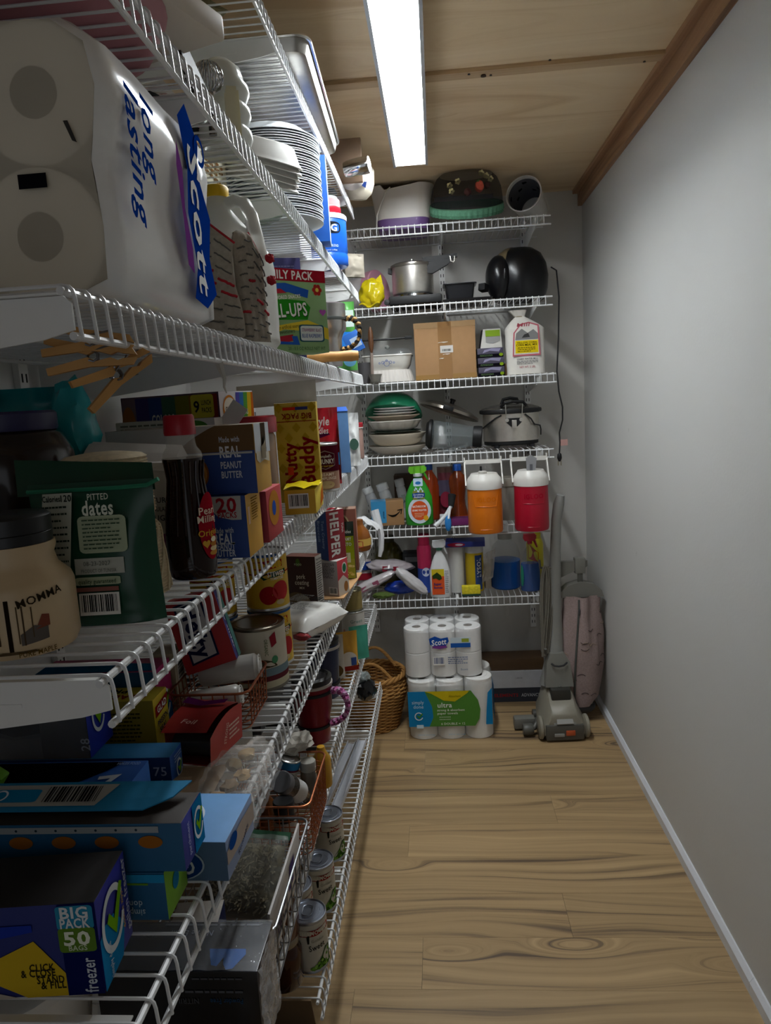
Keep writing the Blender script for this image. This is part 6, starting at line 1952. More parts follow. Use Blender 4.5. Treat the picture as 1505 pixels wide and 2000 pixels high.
MB().blob((0, 0, 0.016), 0.036, 0.026, 0.017, 0.35, 2.6, 6, 3).build('packet_body', mat('b9b3a8', 0.7, 0, 'paper'), th, angle=0.4)
th = thing('yellow_bottle', 'small yellow mustard bottle between spice basket and red mug', 'bottle', (-0.268, 1.352, zF))
MB().lathe([(0, 0), (0.018, 0), (0.019, 0.003), (0.019, 0.06), (0.010, 0.075), (0.008, 0.085), (0, 0.086)], 20).build('bottle_body', mat('b5861c', 0.3, 0, 'plastic'), th)

# red mug
tumbler('dark red insulated mug with black bands and pink braided cord handle', (-0.318, 1.555, zF), 0,
        [(0, 0), (0.034, 0), (0.036, 0.003), (0.038, 0.06), (0.0445, 0.085), (0.0455, 0.145), (0.0455, 0.146)], '7c1022', 0.3, 0.25,
        [(0.046, -0.006, 0.122), (0.068, -0.010, 0.122), (0.082, -0.012, 0.100), (0.080, -0.012, 0.070), (0.060, -0.010, 0.050), (0.042, -0.008, 0.044)], ('c0679f', '7a2f62', 'b98fb0'), '141417', 'mug',
        band=[(0.122, 0.0455, '17161a'), (0.040, 0.0372, '17161a'), (0.140, 0.0456, 'b0a8a2')])
tumbler('navy insulated tumbler with steel collar and black lid', (-0.330, 1.805, zF), 0,
        [(0, 0), (0.033, 0), (0.035, 0.003), (0.041, 0.15), (0.041, 0.151)], '1d2848', 0.3, 0.2, None, (), '141417', band=[(0.140, 0.0410, 'b0a8a2'), (0.040, 0.0366, '17161a')])
spice_jar('small_jar', 'little jar with black lid behind navy tumbler', (-0.372, 1.915, zF), 0.024, 0.115, '2e2a26', '17171a')
# food packets behind
for nm, lab, x, y, w, h, t_, c, rz_ in (('rice_bag', 'cream rice packet standing behind navy tumbler', -0.325, 1.925, 0.062, 0.128, 0.020, 'b5ada0', 14),
                                        ('noodle_packet', 'orange and yellow noodle packet beside the cream rice packet', -0.292, 1.985, 0.062, 0.118, 0.018, 'c9962e', 20),
                                        ('seed_envelope', 'plain teal card envelope standing by the wire rail', -0.268, 2.075, 0.060, 0.105, 0.010, '3f9a84', 24)):
    th = thing(nm, lab, 'packet', (x, y, zF), rad(rz_))
    pouch(th, w, h, t_, c, seed=len(nm), rough=0.35, crinkle=0.25)
    fr = (V3((-w / 2, -t_ * 0.62 - 0.001, 0)), V3((w, 0, 0)), V3((0, 0.002, h)))
    if nm == 'noodle_packet':
        PN(th, fr, 0.1, 0.1, 0.9, 0.5, 'd9cfc0', 'ell', lift=0.002)
        PN(th, fr, 0.05, 0.02, 0.95, 0.14, '8a2a20', lift=0.003)
        PN(th, fr, 0.6, 0.15, 0.85, 0.35, '3a4f86', lift=0.004)
    if nm == 'rice_bag':
        TX(th, fr, 'Rice', 0.5, 0.72, 0.020, '6a6a62', bold=0.02, lift=0.003)
        PN(th, fr, 0.1, 0.05, 0.9, 0.35, '6a5230', 'ell', lift=0.003)
th = tin_can('flower_can', 'pale can printed with coral flowers standing on wire shelf', (-0.302, 2.225, zF), 0.038, 0.112, 'b9b5ae')
rr_ = random.Random(8)
for k in range(12):
    WP(th, 0.0381, rad(rr_.uniform(-150, -10)), 0.008 + 0.03 * rr_.random(), 0.026 + 0.03 * rr_.random(), 0.014, ['a8665c', 'b98a7c', '8a3f3c'][k % 3], 'ell', lift=0.0004 + 0.00003 * k)
WX(th, 0.0381, rad(-65), 0.082, 'Green', 0.016, '6d8a80', bold=0.01)
tin_can('gold_can', 'dull gold can stacked on the flower printed can', (-0.302, 2.225, zF + 0.1125), 0.034, 0.070, '857440', lidmat='8a8468')
tin_can('plain_can', 'plain tin can behind the flower printed can', (-0.360, 2.31, zF), 0.038, 0.112, '8a857c')
# bucket at the shelf's near end
th = thing('white_tub', 'white round plastic tub at the near end under freezer bag box', 'tub', (-0.548, 0.725, zF), 0)
MB().lathe([(0, 0), (0.078, 0), (0.083, 0.006), (0.098, 0.125), (0.102, 0.128), (0.102, 0.140), (0.097, 0.143), (0, 0.146)], 44).build('tub_body', mat('c9c5bd', 0.4, 0, 'plastic'), th)

# ================================================================= LEFT, SHELF G
zG = SH['G'] + 0.0005


def pea_can(label, x, y, ph=-58, tab=True):
    th = tin_can('pea_can', label, (x, y, zG), 0.0370, 0.112, 'b9b4a5', group='cans of sweet peas', pull=True, lidmat='9fa6b4')
    r = 0.0371
    p = rad(ph)
    WP(th, r, p, 0.082, 0.097, 0.070, '8e2a20', [(0, 0.1), (0.5, 0), (1, 0.2), (1, 0.95), (0.5, 0.85), (0, 1)], lift=0.0004)
    WX(th, r, p, 0.0895, 'HANOVER', 0.013, 'cfc7b4', width=0.052, bold=0.04, lift=0.0009)
    WP(th, r, p - 0.42, 0.068, 0.086, 0.006, '26251f', [(0.2, 0), (0.8, 0), (1, 0.9), (0.6, 1.0), (0, 0.8)], lift=0.0008)
    WX(th, r, p + 0.10, 0.072, 'Golden', 0.009, '8a8676', bold=0.0, lift=0.0006)
    WX(th, r, p + 0.05, 0.058, 'Sweet', 0.017, '2c2a24', width=0.034, bold=0.02, lift=0.0006, rot=0.08)
    rr = random.Random(int(abs(x * 999 + y * 777)))
    WP(th, r, p + 0.30, 0.008, 0.050, 0.048, '35531f', [(0, 0), (1, 0), (1, 0.9), (0.7, 0.95), (0.5, 0.6), (0.25, 0.3)], lift=0.0004)
    for k in range(22):
        a = rr.uniform(-0.35, 1.0)
        z = rr.uniform(0.010, 0.012 + 0.036 * max(0.05, (a + 0.35) / 1.35))
        WP(th, r, p + a, z - 0.003, z + 0.003, 0.006, ['6f9a3c', '4f7a2a', '86ab50', '5c8a30'][k % 4], 'ell', lift=0.0006 + 0.00002 * k)
    return th


pea_can('can of sweet peas closest to the cloudy brown canning jars', -0.302, 1.262)
pea_can('can of sweet peas tucked behind its neighbours beside canning jars', -0.345, 1.345)
pea_can('can of sweet peas standing second along the rail', -0.310, 1.425)
pea_can('can of sweet peas standing closest to the white metal strips', -0.313, 1.602)


def canning_jar(label, loc, content):
    th = thing('canning_jar', label, 'jar', loc)
    MB().lathe([(0, 0), (0.033, 0), (0.0365, 0.005), (0.0365, 0.068), (0.031, 0.080), (0.030, 0.088), (0, 0.088)], 32).build('jar_glass', mat(content, 0.12, 0, 'glass', 0.2), th)
    MB().lathe([(0, 0.0875), (0.0315, 0.0875), (0.0335, 0.089), (0.0335, 0.101), (0.0325, 0.1025), (0.029, 0.1025), (0.028, 0.1015), (0, 0.1015)], 32).build('ring_lid', mat('8f887a', 0.35, 0.8, 'metal'), th)
    return th


canning_jar('brown canning jar with metal ring standing at shelf end', (-0.345, 1.212, zG), '3f1d12')
canning_jar('brown canning jar stacked on top of its twin', (-0.345, 1.212, zG + 0.1033), '55260f')
# white metal strips lying on the deck
for k, (x0, y0, x1, y1, lab) in enumerate(((-0.330, 1.73, -0.292, 2.19, 'white steel channel strip lying lengthwise on the wire deck'), (-0.368, 1.76, -0.325, 2.17, 'second white steel strip lying beside the steel channel'))):
    th = thing('steel_strip', lab, 'metal strip', (x0, y0, zG))
    d = V3((x1 - x0, y1 - y0, 0))
    n = V3((-d.y, d.x, 0)).normalized()
    MB().bar((0, 0, 0.003), d + V3((0, 0, 0.003)), 0.026, 0.004).bar(n * 0.013 + V3((0, 0, 0.008)), d + n * 0.013 + V3((0, 0, 0.008)), 0.002, 0.014).bar(-n * 0.013 + V3((0, 0, 0.008)), d - n * 0.013 + V3((0, 0, 0.008)), 0.002, 0.014).build('channel', mat('c2c5cc', 0.35, 0.1, 'metal'), th, smooth=False)
    MB().lathe([(0, 0.0), (0.008, 0.0), (0.008, 0.014), (0.004, 0.02), (0, 0.02)], 14).build('end_clip', mat('cfd1d6', 0.4, 0, 'plastic'), th, loc=(-0.004, -0.012, 0.0))
th = thing('plastic_bag', 'knotted black plastic bag with pale inner wrap at shelf end', 'bag', (-0.312, 2.525, zG))
MB().blob((0, 0, 0.040), 0.036, 0.045, 0.042, 0.30, 2.6, 2, 3, flat=-0.0395).build('bag_body', mat('131316', 0.2, 0, 'film'), th, angle=0.6)
MB().blob((-0.004, 0.004, 0.085), 0.022, 0.022, 0.024, 0.4, 3, 5, 3).build('inner_wrap', mat('aab4b4', 0.25, 0, 'film'), th, angle=0.6)
for k in range(3):
    th, F = carton('stored_carton', ['brown carton stored at the back of shelf beside pea cans', 'grey carton stored at the back behind white metal strips', 'dark carton stored at the back past white metal strips'][k], (0.22, 0.26, 0.16), (-0.545, 1.42 + 0.42 * k, zG), 0, ['6f5a42', '77767a', '2c2b2e'][k])
for k in range(4):
    th, F = carton('stored_carton', ['kraft carton at the back of shelf beside steel basket', 'white carton at the back of shelf beside copper spice basket', 'charcoal carton at the back of shelf beside red mug', 'tan carton at the back of shelf behind food packets'][k], (0.20, 0.26, 0.15), (-0.555, 1.05 + 0.33 * k, zF), 0, ['7a6448', 'a5a29c', '2c2b30', '8a7557'][k])
# open cardboard box standing on the floor at the shelf end
th = thing('cardboard_box', 'open brown cardboard box standing on the floor below the shelf end', 'box', (-0.440, 1.010, 0.0005))
MK = mat('5f4a33', 0.85, 0, 'card')
for a in ((-0.165, -0.135, 0.165, -0.131), (-0.165, 0.131, 0.165, 0.135), (-0.165, -0.135, -0.161, 0.135), (0.161, -0.135, 0.165, 0.135)):
    MB().box(a[0], a[1], 0, a[2], a[3], 0.29).build('wall', MK, th, smooth=False)
MB().box(-0.165, -0.135, 0, 0.165, 0.135, 0.004).build('bottom', MK, th, smooth=False)
MB().prism([(-0.165, 0.131, 0.29), (0.165, 0.131, 0.29), (0.160, 0.128, 0.345), (-0.160, 0.128, 0.345)], (0, 0.004, 0)).build('flap', mat('6b543a', 0.85, 0, 'card'), th, smooth=False)
MB().prism([(-0.165, -0.135, 0.29), (0.165, -0.135, 0.29), (0.160, -0.125, 0.40), (-0.160, -0.125, 0.40)], (0, 0.004, 0)).build('flap', mat('6b543a', 0.85, 0, 'card'), th, smooth=False)

# ================================================================= BACK WALL SHELVES
M_STEEL = mat('d6d2ca', 0.36, 0.95, 'metal')
M_BLK = mat('0c0c0e', 0.55, 0, 'plastic')
M_GLS = film('8f989a', 0.86, 0.05, 0.02, 8)
M_BLKM = mat('1b1b1e', 0.45, 0, 'plastic')


def bz(k):
    return BS[k] + 0.0005


# ---- top shelf
z = bz('A')
th = thing('footbath_tub', 'white plastic tub with purple base and loose cord on wire shelf', 'tub', (-0.100, 3.165, z))
ring_loft([pan_ring(0.205, 0.22, 0.05, 0.0), pan_ring(0.215, 0.23, 0.05, 0.030), pan_ring(0.218, 0.232, 0.05, 0.042)]).build('purple_base', mat('6d4f86', 0.4, 0, 'plastic'), th)
top = []
for x, y, zz in pan_ring(0.262, 0.25, 0.06, 0.172):
    top.append((x, y, zz - (0.020 if (y < -0.05 and -0.075 < x < 0.01) else 0.0)))
inner = [(x * 0.95, y * 0.95, zz) for x, y, zz in top]
ring_loft([pan_ring(0.218, 0.232, 0.05, 0.042), [(x * 0.97, y * 0.98, zz - 0.010) for x, y, zz in top], top, inner, pan_ring(0.20, 0.21, 0.05, 0.05)], False).poly(pan_ring(0.20, 0.21, 0.05, 0.05)).build('tub_body', mat('d5d0c8', 0.4, 0, 'plastic'), th)
MB().tube([(-0.045, -0.124, 0.160), (-0.062, -0.128, 0.145), (-0.085, -0.128, 0.10), (-0.104, -0.126, 0.055), (-0.108, -0.124, 0.006)], 0.003, 7).build('cord', mat('c9c4bc', 0.5, 0, 'plastic'), th)

th = thing('food_dome', 'black mesh food cover dome with embroidered strawberry and green lace trim', 'food cover', (0.160, 3.070, z + 0.046), rot=(rad(26), 0, rad(2)))
mx = film('17191f', 0.48, 0.7, 0.3, 300)
MB().lathe([(0.145, 0.035), (0.144, 0.06), (0.137, 0.095), (0.120, 0.130), (0.090, 0.155), (0.05, 0.170), (0.0, 0.174)], 48, sx=1.0, sy=0.72).build('mesh_dome', mx, th)
for z0, r0, col in ((0.030, 0.148, '5f9478'), (0.018, 0.146, '4d7d62')):
    pf = []
    mb = MB()
    mb.grid(lambda u, v: ((r0 + 0.004 * sin(40 * 2 * PI * u) * (1 - v)) * cos(2 * PI * u), 0.72 * (r0 + 0.004 * sin(40 * 2 * PI * u) * (1 - v)) * sin(2 * PI * u), z0 - 0.018 + 0.024 * v), 160, 3, wrap_u=True)
    mb.build('lace_trim', mat(col, 0.9, 0, 'cloth'), th, angle=1.5)
MB().tube([(0.147 * cos(a), 0.147 * 0.72 * sin(a), 0.034) for a in [i * 2 * PI / 48 for i in range(48)]], 0.0022, 6, closed=True).build('wire_hoop', mat('4f7a5e', 0.6, 0, 'plastic'), th)


def on_dome(a, k):
    t = k * PI / 2
    return V3((0.147 * cos(t) * cos(a), 0.147 * 0.72 * cos(t) * sin(a), 0.036 + 0.14 * sin(t) + 0.002))


c0 = on_dome(rad(-70), 0.36)
MB().blob(c0, 0.017, 0.008, 0.022, 0.1, 2, 1, 3).build('strawberry', mat('c4523a', 0.8, 0, 'cloth'), th)
MB().blob(c0 + V3((-0.003, 0.002, 0.018)), 0.010, 0.006, 0.006, 0.4, 3, 2, 2).build('strawberry_leaf', mat('4a6a3a', 0.8, 0, 'cloth'), th)
c1 = on_dome(rad(-92), 0.28)
MB().blob(c1, 0.013, 0.006, 0.014, 0.3, 3, 3, 3).build('berry', mat('4f241c', 0.8, 0, 'cloth'), th)
c2 = on_dome(rad(-54), 0.36)
MB().blob(c2, 0.013, 0.006, 0.012, 0.3, 3, 4, 3).build('berry', mat('3f2018', 0.8, 0, 'cloth'), th)
for k, (a, h_) in enumerate(((-120, 0.30), (-112, 0.48), (-127, 0.40), (-50, 0.62), (-42, 0.54), (-36, 0.46))):
    c = on_dome(rad(a), h_)
    mb = MB()
    for q in range(5):
        t = q * 2 * PI / 5
        mb.blob(c + V3((0.007 * cos(t), 0, 0.007 * sin(t))), 0.0058, 0.003, 0.0058, 0, 1, q, 1)
    o = mb.build('flower', mat('d8cc94', 0.8, 0, 'cloth'), th)
    o['kind'] = 'stuff'
MB().bar((-0.13, 0.03, 0.052), (0.11, 0.03, 0.052), 0.012, 0.016).build('inner_bar', mat('55504c', 0.6, 0, 'plastic'), th, smooth=False)

th = thing('paper_bin', 'white round bin lying on its side with black scroll print inside', 'bin', (0.402, 3.085, z + 0.092), rot=(rad(80), 0, rad(-22)))
MB().lathe([(0.0, -0.14), (0.056, -0.14), (0.070, 0.03), (0.073, 0.032), (0.073, 0.036), (0.068, 0.036), (0.053, -0.134), (0, -0.134)], 36).build('bin_body', mat('c9c6c0', 0.45, 0, 'plastic'), th)
MB().lathe([(0.052, -0.13), (0.0665, 0.020)], 36, cap=False).build('inner_print', mat('55565a', 0.7, 0, 'paper'), th)
for k in range(12):
    a = rad(20 + 26 * k)
    zz = -0.005 - 0.03 * (k % 3)
    r = 0.0645 - 0.0006 + 0.09 * (zz - 0.02) * 1.0
    r = 0.052 + (0.0145) * (zz + 0.13) / 0.15 - 0.0012
    MB().poly([(r * cos(a + q * 0.14 * (1 if i < 2 else -1)), r * sin(a + q * 0.14 * (1 if i < 2 else -1)), zz + w) for i, (q, w) in enumerate(((-1, -0.004), (1, -0.008), (-1, 0.010), (1, 0.006)))]).build('scroll_print', mat('16161a', 0.7, 0, 'print'), th, smooth=False)

# ---- second shelf
z = bz('B')
th = thing('pink_bucket', 'clear bucket with dusty pink rim lying on its side', 'bucket', (-0.270, 3.215, z + 0.088), rot=(rad(84), rad(30), rad(58)))
MB().lathe([(0.0, -0.11), (0.070, -0.11), (0.084, 0.03), (0.081, 0.03), (0.066, -0.105), (0, -0.105)], 32).build('bucket_body', mat('bdb8b8', 0.3, 0, 'plastic'), th)
MB().lathe([(0.0835, 0.018), (0.088, 0.018), (0.088, 0.052), (0.084, 0.056), (0, 0.056)], 32).build('pink_rim', mat('b37f92', 0.4, 0, 'plastic'), th)
th = thing('yellow_bag', 'glossy yellow plastic bag drooping over the shelf front', 'bag', (-0.244, 3.055, z))
MB().blob((0, -0.02, 0.055), 0.050, 0.042, 0.058, 0.28, 2.2, 3, 4, flat=-0.054).build('bag_body', mat('c4b012', 0.22, 0, 'film'), th, angle=0.7)
MB().prism([(0.000, -0.03, 0.095), (0.042, -0.025, 0.132), (0.048, -0.02, 0.10), (0.030, -0.03, 0.07)], (0, 0.012, 0)).build('bag_corner', mat('d0bd1c', 0.22, 0, 'film'), th)
MB().grid(lambda u, v: (-0.050 + 0.085 * u, -0.058 - 0.022 * v - 0.003 * sin(7 * u), 0.012 - 0.010 * v + 0.006 * sin(9 * u) + 0.010 * abs(u - 0.4)), 12, 4).build('bag_hem', mat('b8a418', 0.22, 0, 'film'), th, angle=1.2)
th = thing('electric_burner', 'black portable electric burner with chrome ring under the pressure cooker', 'burner', (-0.070, 3.145, z))
MB().box(-0.105, -0.115, 0.008, 0.115, 0.11, 0.042, bev=0.008).build('base', M_BLK, th)
MB().lathe([(0.080, 0.042), (0.092, 0.042), (0.090, 0.052), (0.082, 0.055), (0.0, 0.053)], 36).build('chrome_ring', mat('b9bec4', 0.12, 1.0, 'metal'), th)
MB().lathe([(0, 0), (0.012, 0), (0.011, 0.014), (0, 0.015)], 16).xf(Matrix.Translation((-0.112, -0.118, 0.018)) @ Matrix.Rotation(PI / 2, 4, 'X')).build('control_knob', M_BLKM, th)
for sx in (-0.085, 0.095):
    for sy in (-0.095, 0.09):
        MB().lathe([(0, 0), (0.009, 0), (0.009, 0.009), (0, 0.009)], 12).build('foot', M_BLKM, th, loc=(sx, sy, 0))
th = thing('pressure_cooker', 'stainless steel pressure cooker with black lever handle on the burner', 'pot', (-0.074, 3.145, z + 0.0556))
MB().lathe([(0, 0), (0.078, 0), (0.086, 0.005), (0.088, 0.012), (0.088, 0.112), (0.0, 0.112)], 44).build('pot_body', M_STEEL, th)
MB().lathe([(0.0, 0.111), (0.092, 0.111), (0.093, 0.116), (0.092, 0.122), (0.080, 0.128), (0.03, 0.134), (0, 0.135)], 44).build('lid', mat('a9a49c', 0.3, 0.95, 'metal'), th)
MB().lathe([(0, 0.134), (0.005, 0.134), (0.004, 0.148), (0, 0.15)], 12).build('valve', mat('c9c6c0', 0.2, 1.0, 'metal'), th)
MB().prism([(0.050, -0.055, 0.124), (0.105, -0.055, 0.126), (0.190, -0.055, 0.136), (0.190, -0.055, 0.150), (0.045, -0.055, 0.142)], (0, 0.024, 0)).build('lid_handle', M_BLK, th, smooth=False)
MB().prism([(0.060, -0.060, 0.078), (0.085, -0.060, 0.076), (0.150, -0.060, 0.108), (0.175, -0.060, 0.132), (0.062, -0.060, 0.122)], (0, 0.026, 0)).build('pot_handle', M_BLK, th, smooth=False)
MB().tube([(0.160, -0.062, 0.138), (0.163, -0.064, 0.118), (0.172, -0.064, 0.112), (0.178, -0.062, 0.120), (0.179, -0.060, 0.138)], 0.003, 6).build('latch', mat('b5b1aa', 0.3, 0.9, 'metal'), th)
MB().prism([(-0.104, -0.012, 0.096), (-0.086, -0.012, 0.090), (-0.086, -0.012, 0.116), (-0.102, -0.012, 0.116)], (0, 0.024, 0)).build('helper_handle', M_BLK, th, smooth=False)
th = thing('baking_sheet', 'dark baking sheet under the small loaf pan', 'pan', (0.150, 3.12, z))
ring_loft([pan_ring(0.19, 0.22, 0.02, 0.0), pan_ring(0.205, 0.235, 0.025, 0.012), pan_ring(0.199, 0.229, 0.025, 0.012), pan_ring(0.185, 0.215, 0.02, 0.003)]).poly(pan_ring(0.185, 0.215, 0.02, 0.003)).build('sheet_body', mat('2b2a2c', 0.35, 0.4, 'metal'), th)
th = thing('loaf_pan', 'black non-stick loaf pan on a dark baking sheet', 'pan', (0.120, 3.085, z + 0.0125))
ring_loft([pan_ring(0.105, 0.085, 0.012, 0.0), pan_ring(0.122, 0.105, 0.014, 0.060), pan_ring(0.138, 0.122, 0.016, 0.061), pan_ring(0.138, 0.122, 0.016, 0.064), pan_ring(0.119, 0.102, 0.014, 0.063), pan_ring(0.101, 0.081, 0.012, 0.004)]).poly(pan_ring(0.101, 0.081, 0.012, 0.004)).build('pan_body', mat('232326', 0.3, 0.3, 'metal'), th)
th = thing('air_fryer', 'large glossy black egg-shaped air fryer with tan top', 'air fryer', (0.378, 3.185, z))
MB().lathe([(0, 0), (0.085, 0), (0.105, 0.010), (0.118, 0.050), (0.122, 0.105), (0.114, 0.155), (0.094, 0.195), (0.060, 0.218), (0.0, 0.225)], 44, sx=1.0, sy=1.0).build('housing', mat('0d0d10', 0.28, 0, 'plastic'), th)
MB().lathe([(0.1215, 0.135), (0.1165, 0.158), (0.096, 0.1965), (0.062, 0.220), (0.0, 0.228)], 44, cap=False, a0=rad(20), a1=rad(235)).build('tan_top', mat('6f6148', 0.3, 0, 'plastic'), th)
MB().blob((-0.092, -0.058, 0.098), 0.055, 0.072, 0.092, 0.02, 1, 1, 4, flat=-0.085).build('basket_front', mat('0f0f12', 0.28, 0, 'plastic'), th)
MB().bar((-0.150, -0.085, 0.055), (-0.168, -0.112, 0.062), 0.03, 0.028).build('basket_handle', M_BLK, th)
MB().bar((-0.075, -0.128, 0.085), (-0.072, -0.126, 0.125), 0.004, 0.002).build('badge', mat('8a8a8c', 0.2, 0.8, 'metal'), th)
# its power cord hangs over the shelf end
pts = [on_y(1076, 522, 3.14), on_y(1086, 528, 3.10), on_y(1091, 580, 3.06), on_y(1090, 660, 3.04), on_y(1087, 725, 3.03), on_y(1091, 765, 3.03), on_y(1098, 795, 3.03), on_y(1098, 820, 3.03), on_y(1092, 845, 3.03), on_y(1093, 865, 3.03), on_y(1092, 885, 3.03)]
base = V3((0.378, 3.185, z))
MB().tube([p - base for p in pts], 0.0032, 7).build('power_cord', M_BLKM, th)
pe = pts[-1] - base
MB().lathe([(0, -0.036), (0.005, -0.034), (0.010, -0.020), (0.009, -0.006), (0.005, 0.0), (0, 0)], 12).build('plug', M_BLK, th, loc=pe)
for s in (-1, 1):
    MB().box(s * 0.006 - 0.001, -0.003, -0.052, s * 0.006 + 0.001, 0.003, -0.033).build('prong', mat('8a7a50', 0.3, 0.9, 'metal'), th, loc=pe, smooth=False)
pt = pts[9] - base
MB().box(0.002, -0.001, -0.012, 0.032, 0.001, 0.014).build('warning_tag', mat('b98f88', 0.6, 0, 'paper'), th, loc=pt, smooth=False)

# ---- third shelf
z = bz('C')
th = thing('ridged_dish', 'white ridged oblong baking dish turned upside down', 'dish', (-0.205, 3.10, z))
mb = MB()


def ridge(u, v):
    a = 2 * PI * u
    p = 3.0
    c, q = cos(a), sin(a)
    r = (abs(c) ** p + abs(q) ** p) ** (-1 / p)
    k = 1.0 - 0.10 * v + 0.012 * sin(u * 2 * PI * 44) * (1 if 0.1 < v < 0.95 else 0)
    return (0.118 * r * c * k, 0.085 * r * q * k, 0.050 * v)


mb.grid(ridge, 176, 5, wrap_u=True).poly([ridge(i / 176, 1) for i in range(176)])
mb.build('dish_body', mat('cfc9c2', 0.25, 0, 'plastic'), th, angle=1.0)
th = thing('casserole_dish', 'white glass casserole dish with small blue cornflower mark and clear lid', 'dish', (-0.196, 3.105, z + 0.0505))
ring_loft([pan_ring(0.165, 0.14, 0.03, 0.0), pan_ring(0.19, 0.165, 0.035, 0.02), pan_ring(0.205, 0.178, 0.035, 0.055), pan_ring(0.214, 0.186, 0.035, 0.058), pan_ring(0.212, 0.184, 0.035, 0.062)]).poly(pan_ring(0.212, 0.184, 0.035, 0.061)).build('dish_body', mat('d6d3cb', 0.15, 0, 'plastic'), th)
fr = (V3((-0.1, -0.0895, 0.010)), V3((0.2, 0, 0)), V3((0, -0.002, 0.045)))
for k, (u, v, a, b) in enumerate(((0.50, 0.62, 0.045, 0.36), (0.42, 0.45, 0.06, 0.22), (0.58, 0.45, 0.06, 0.22), (0.35, 0.40, 0.04, 0.26), (0.65, 0.40, 0.04, 0.26), (0.5, 0.35, 0.12, 0.12))):
    ring(th, fr, u, v, a * 0.1, 0.0018, '4a5f9c', 0.004)
ring_loft([pan_ring(0.206, 0.178, 0.035, 0.0625), pan_ring(0.204, 0.176, 0.035, 0.068), pan_ring(0.185, 0.158, 0.04, 0.085), pan_ring(0.10, 0.08, 0.035, 0.092)]).poly(pan_ring(0.10, 0.08, 0.035, 0.092)).build('glass_lid', M_GLS, th)
MB().blob((0, 0, 0.098), 0.012, 0.012, 0.009, 0, 1, 1, 2).build('lid_knob', mat('b9bdb8', 0.06, 0, 'glass', 0.6), th)
th = thing('roasting_fork', 'black iron rod with turned wooden wheel resting over the casserole', 'utensil', (-0.200, 2.994, z + 0.172))
MB().tube([(-0.14, 0, 0.004), (0.0, 0, 0.0), (0.11, 0, 0.002)], 0.0042, 8).build('rod', M_BLK, th)
MB().box(0.085, -0.006, -0.004, 0.115, 0.006, 0.009, bev=0.002).build('tip', M_BLK, th)
MB().blob((-0.055, 0, 0.002), 0.011, 0.010, 0.055, 0.08, 4, 2, 3).build('wooden_wheel', mat('5f3c22', 0.5, 0, 'wood'), th)
MB().bar((-0.055, -0.002, -0.05), (-0.058, 0.002, -0.171), 0.012, 0.004).build('strap', mat('8a7a70', 0.6, 0, 'plastic'), th, smooth=False)
th = thing('grey_cup', 'small dark grey cup beside the casserole', 'cup', (-0.292, 3.022, z))
MB().lathe([(0, 0), (0.020, 0), (0.025, 0.05), (0.026, 0.085), (0.024, 0.085), (0.019, 0.004), (0, 0.004)], 26).build('cup_body', mat('4a484a', 0.5, 0, 'plastic'), th)
th = thing('glass_bowl', 'little cut glass bowl on the shelf before the casserole', 'bowl', (-0.245, 2.985, z))
MB().lathe([(0, 0), (0.018, 0), (0.020, 0.004), (0.026, 0.025), (0.030, 0.034), (0.027, 0.034), (0.018, 0.006), (0, 0.005)], 16).build('bowl_body', mat('9a9890', 0.08, 0, 'glass', 0.6), th)

dims = (0.255, 0.19, 0.233)
th, F = carton('shipping_box', 'brown cardboard shipping box sealed with shiny packing tape', dims, (0.052, 3.145, z), rad(-2), '9a7550', 'a07a52', '8a6848', 'a98560', rough=0.75, bev=0.003)
f = F('near')
MB().grid(lambda u, v: (-0.028 + 0.056 * u, -dims[1] / 2 - 0.0012, dims[2] * v), 2, 20).build('packing_tape', mat('8f6a42', 0.15, 0, 'film'), th)
MB().grid(lambda u, v: (-0.128 + 0.256 * u, -dims[1] / 2 - 0.0008, dims[2] - 0.022 + 0.023 * v), 20, 2).build('packing_tape', mat('a58560', 0.12, 0, 'film'), th)
MB().grid(lambda u, v: (-0.128 + 0.256 * u, -dims[1] / 2 - 0.0008, 0.020 * v), 20, 2).build('packing_tape', mat('94703f', 0.12, 0, 'film'), th)
PN(th, f, 0.42, 0.46, 0.63, 0.585, 'c9c5c0', lift=0.0018)
BC(th, f, 0.44, 0.48, 0.61, 0.53, lift=0.0024, back=False)
r_ = random.Random(2)
for k, (u, v, w) in enumerate(((0.47, 0.64, 0.16), (0.52, 0.43, 0.12), (0.44, 0.36, 0.07))):
    PN(th, f, u - w / 2, v - 0.012, u + w / 2, v + 0.012, 'e6e2da', [(0, 0.3), (0.3, 0.7), (0.6, 0.4), (1, 0.8), (1, 1), (0.4, 1), (0, 0.7)], lift=0.0020, rough=0.1, name='pale_tape_patch')  # pale jagged patches over the tape
for k in range(3):
    dims = (0.108, 0.085, 0.038)
    th, F = carton('soap_box', ['small black and violet carton at the bottom of three', 'small black and violet carton in the middle of three', 'small black and violet carton at the top of three'][k], dims, (0.238 - 0.002 * k, 3.085, z + 0.0385 * k), rad(-1 + k), '1d1a24', '3f3a4c', '17151d', '4a4458', group='small violet cartons')
    f = F('near')
    PN(th, f, 0, 0.0, 1, 0.36, '141219', lift=0.0002)
    PN(th, f, 0.2, 0.45, 0.9, 0.95, '8a86a0', [(0, 0), (0.4, 0.5), (0.9, 0.2), (1, 0.9), (0.5, 1), (0.1, 0.7)], lift=0.0002)
    PN(th, f, 0.83, 0.08, 0.98, 0.42, '7f9a20', 'ell', lift=0.0005)
    FP(th, f, 0.1, 0.1, 0.6, 0.3, '5f7a50', 2, lift=0.0006)
th = thing('soap_sample_box', 'white wedge carton with lime green lid on top of the violet cartons', 'box', (0.238, 3.085, z + 0.1155), rad(3))
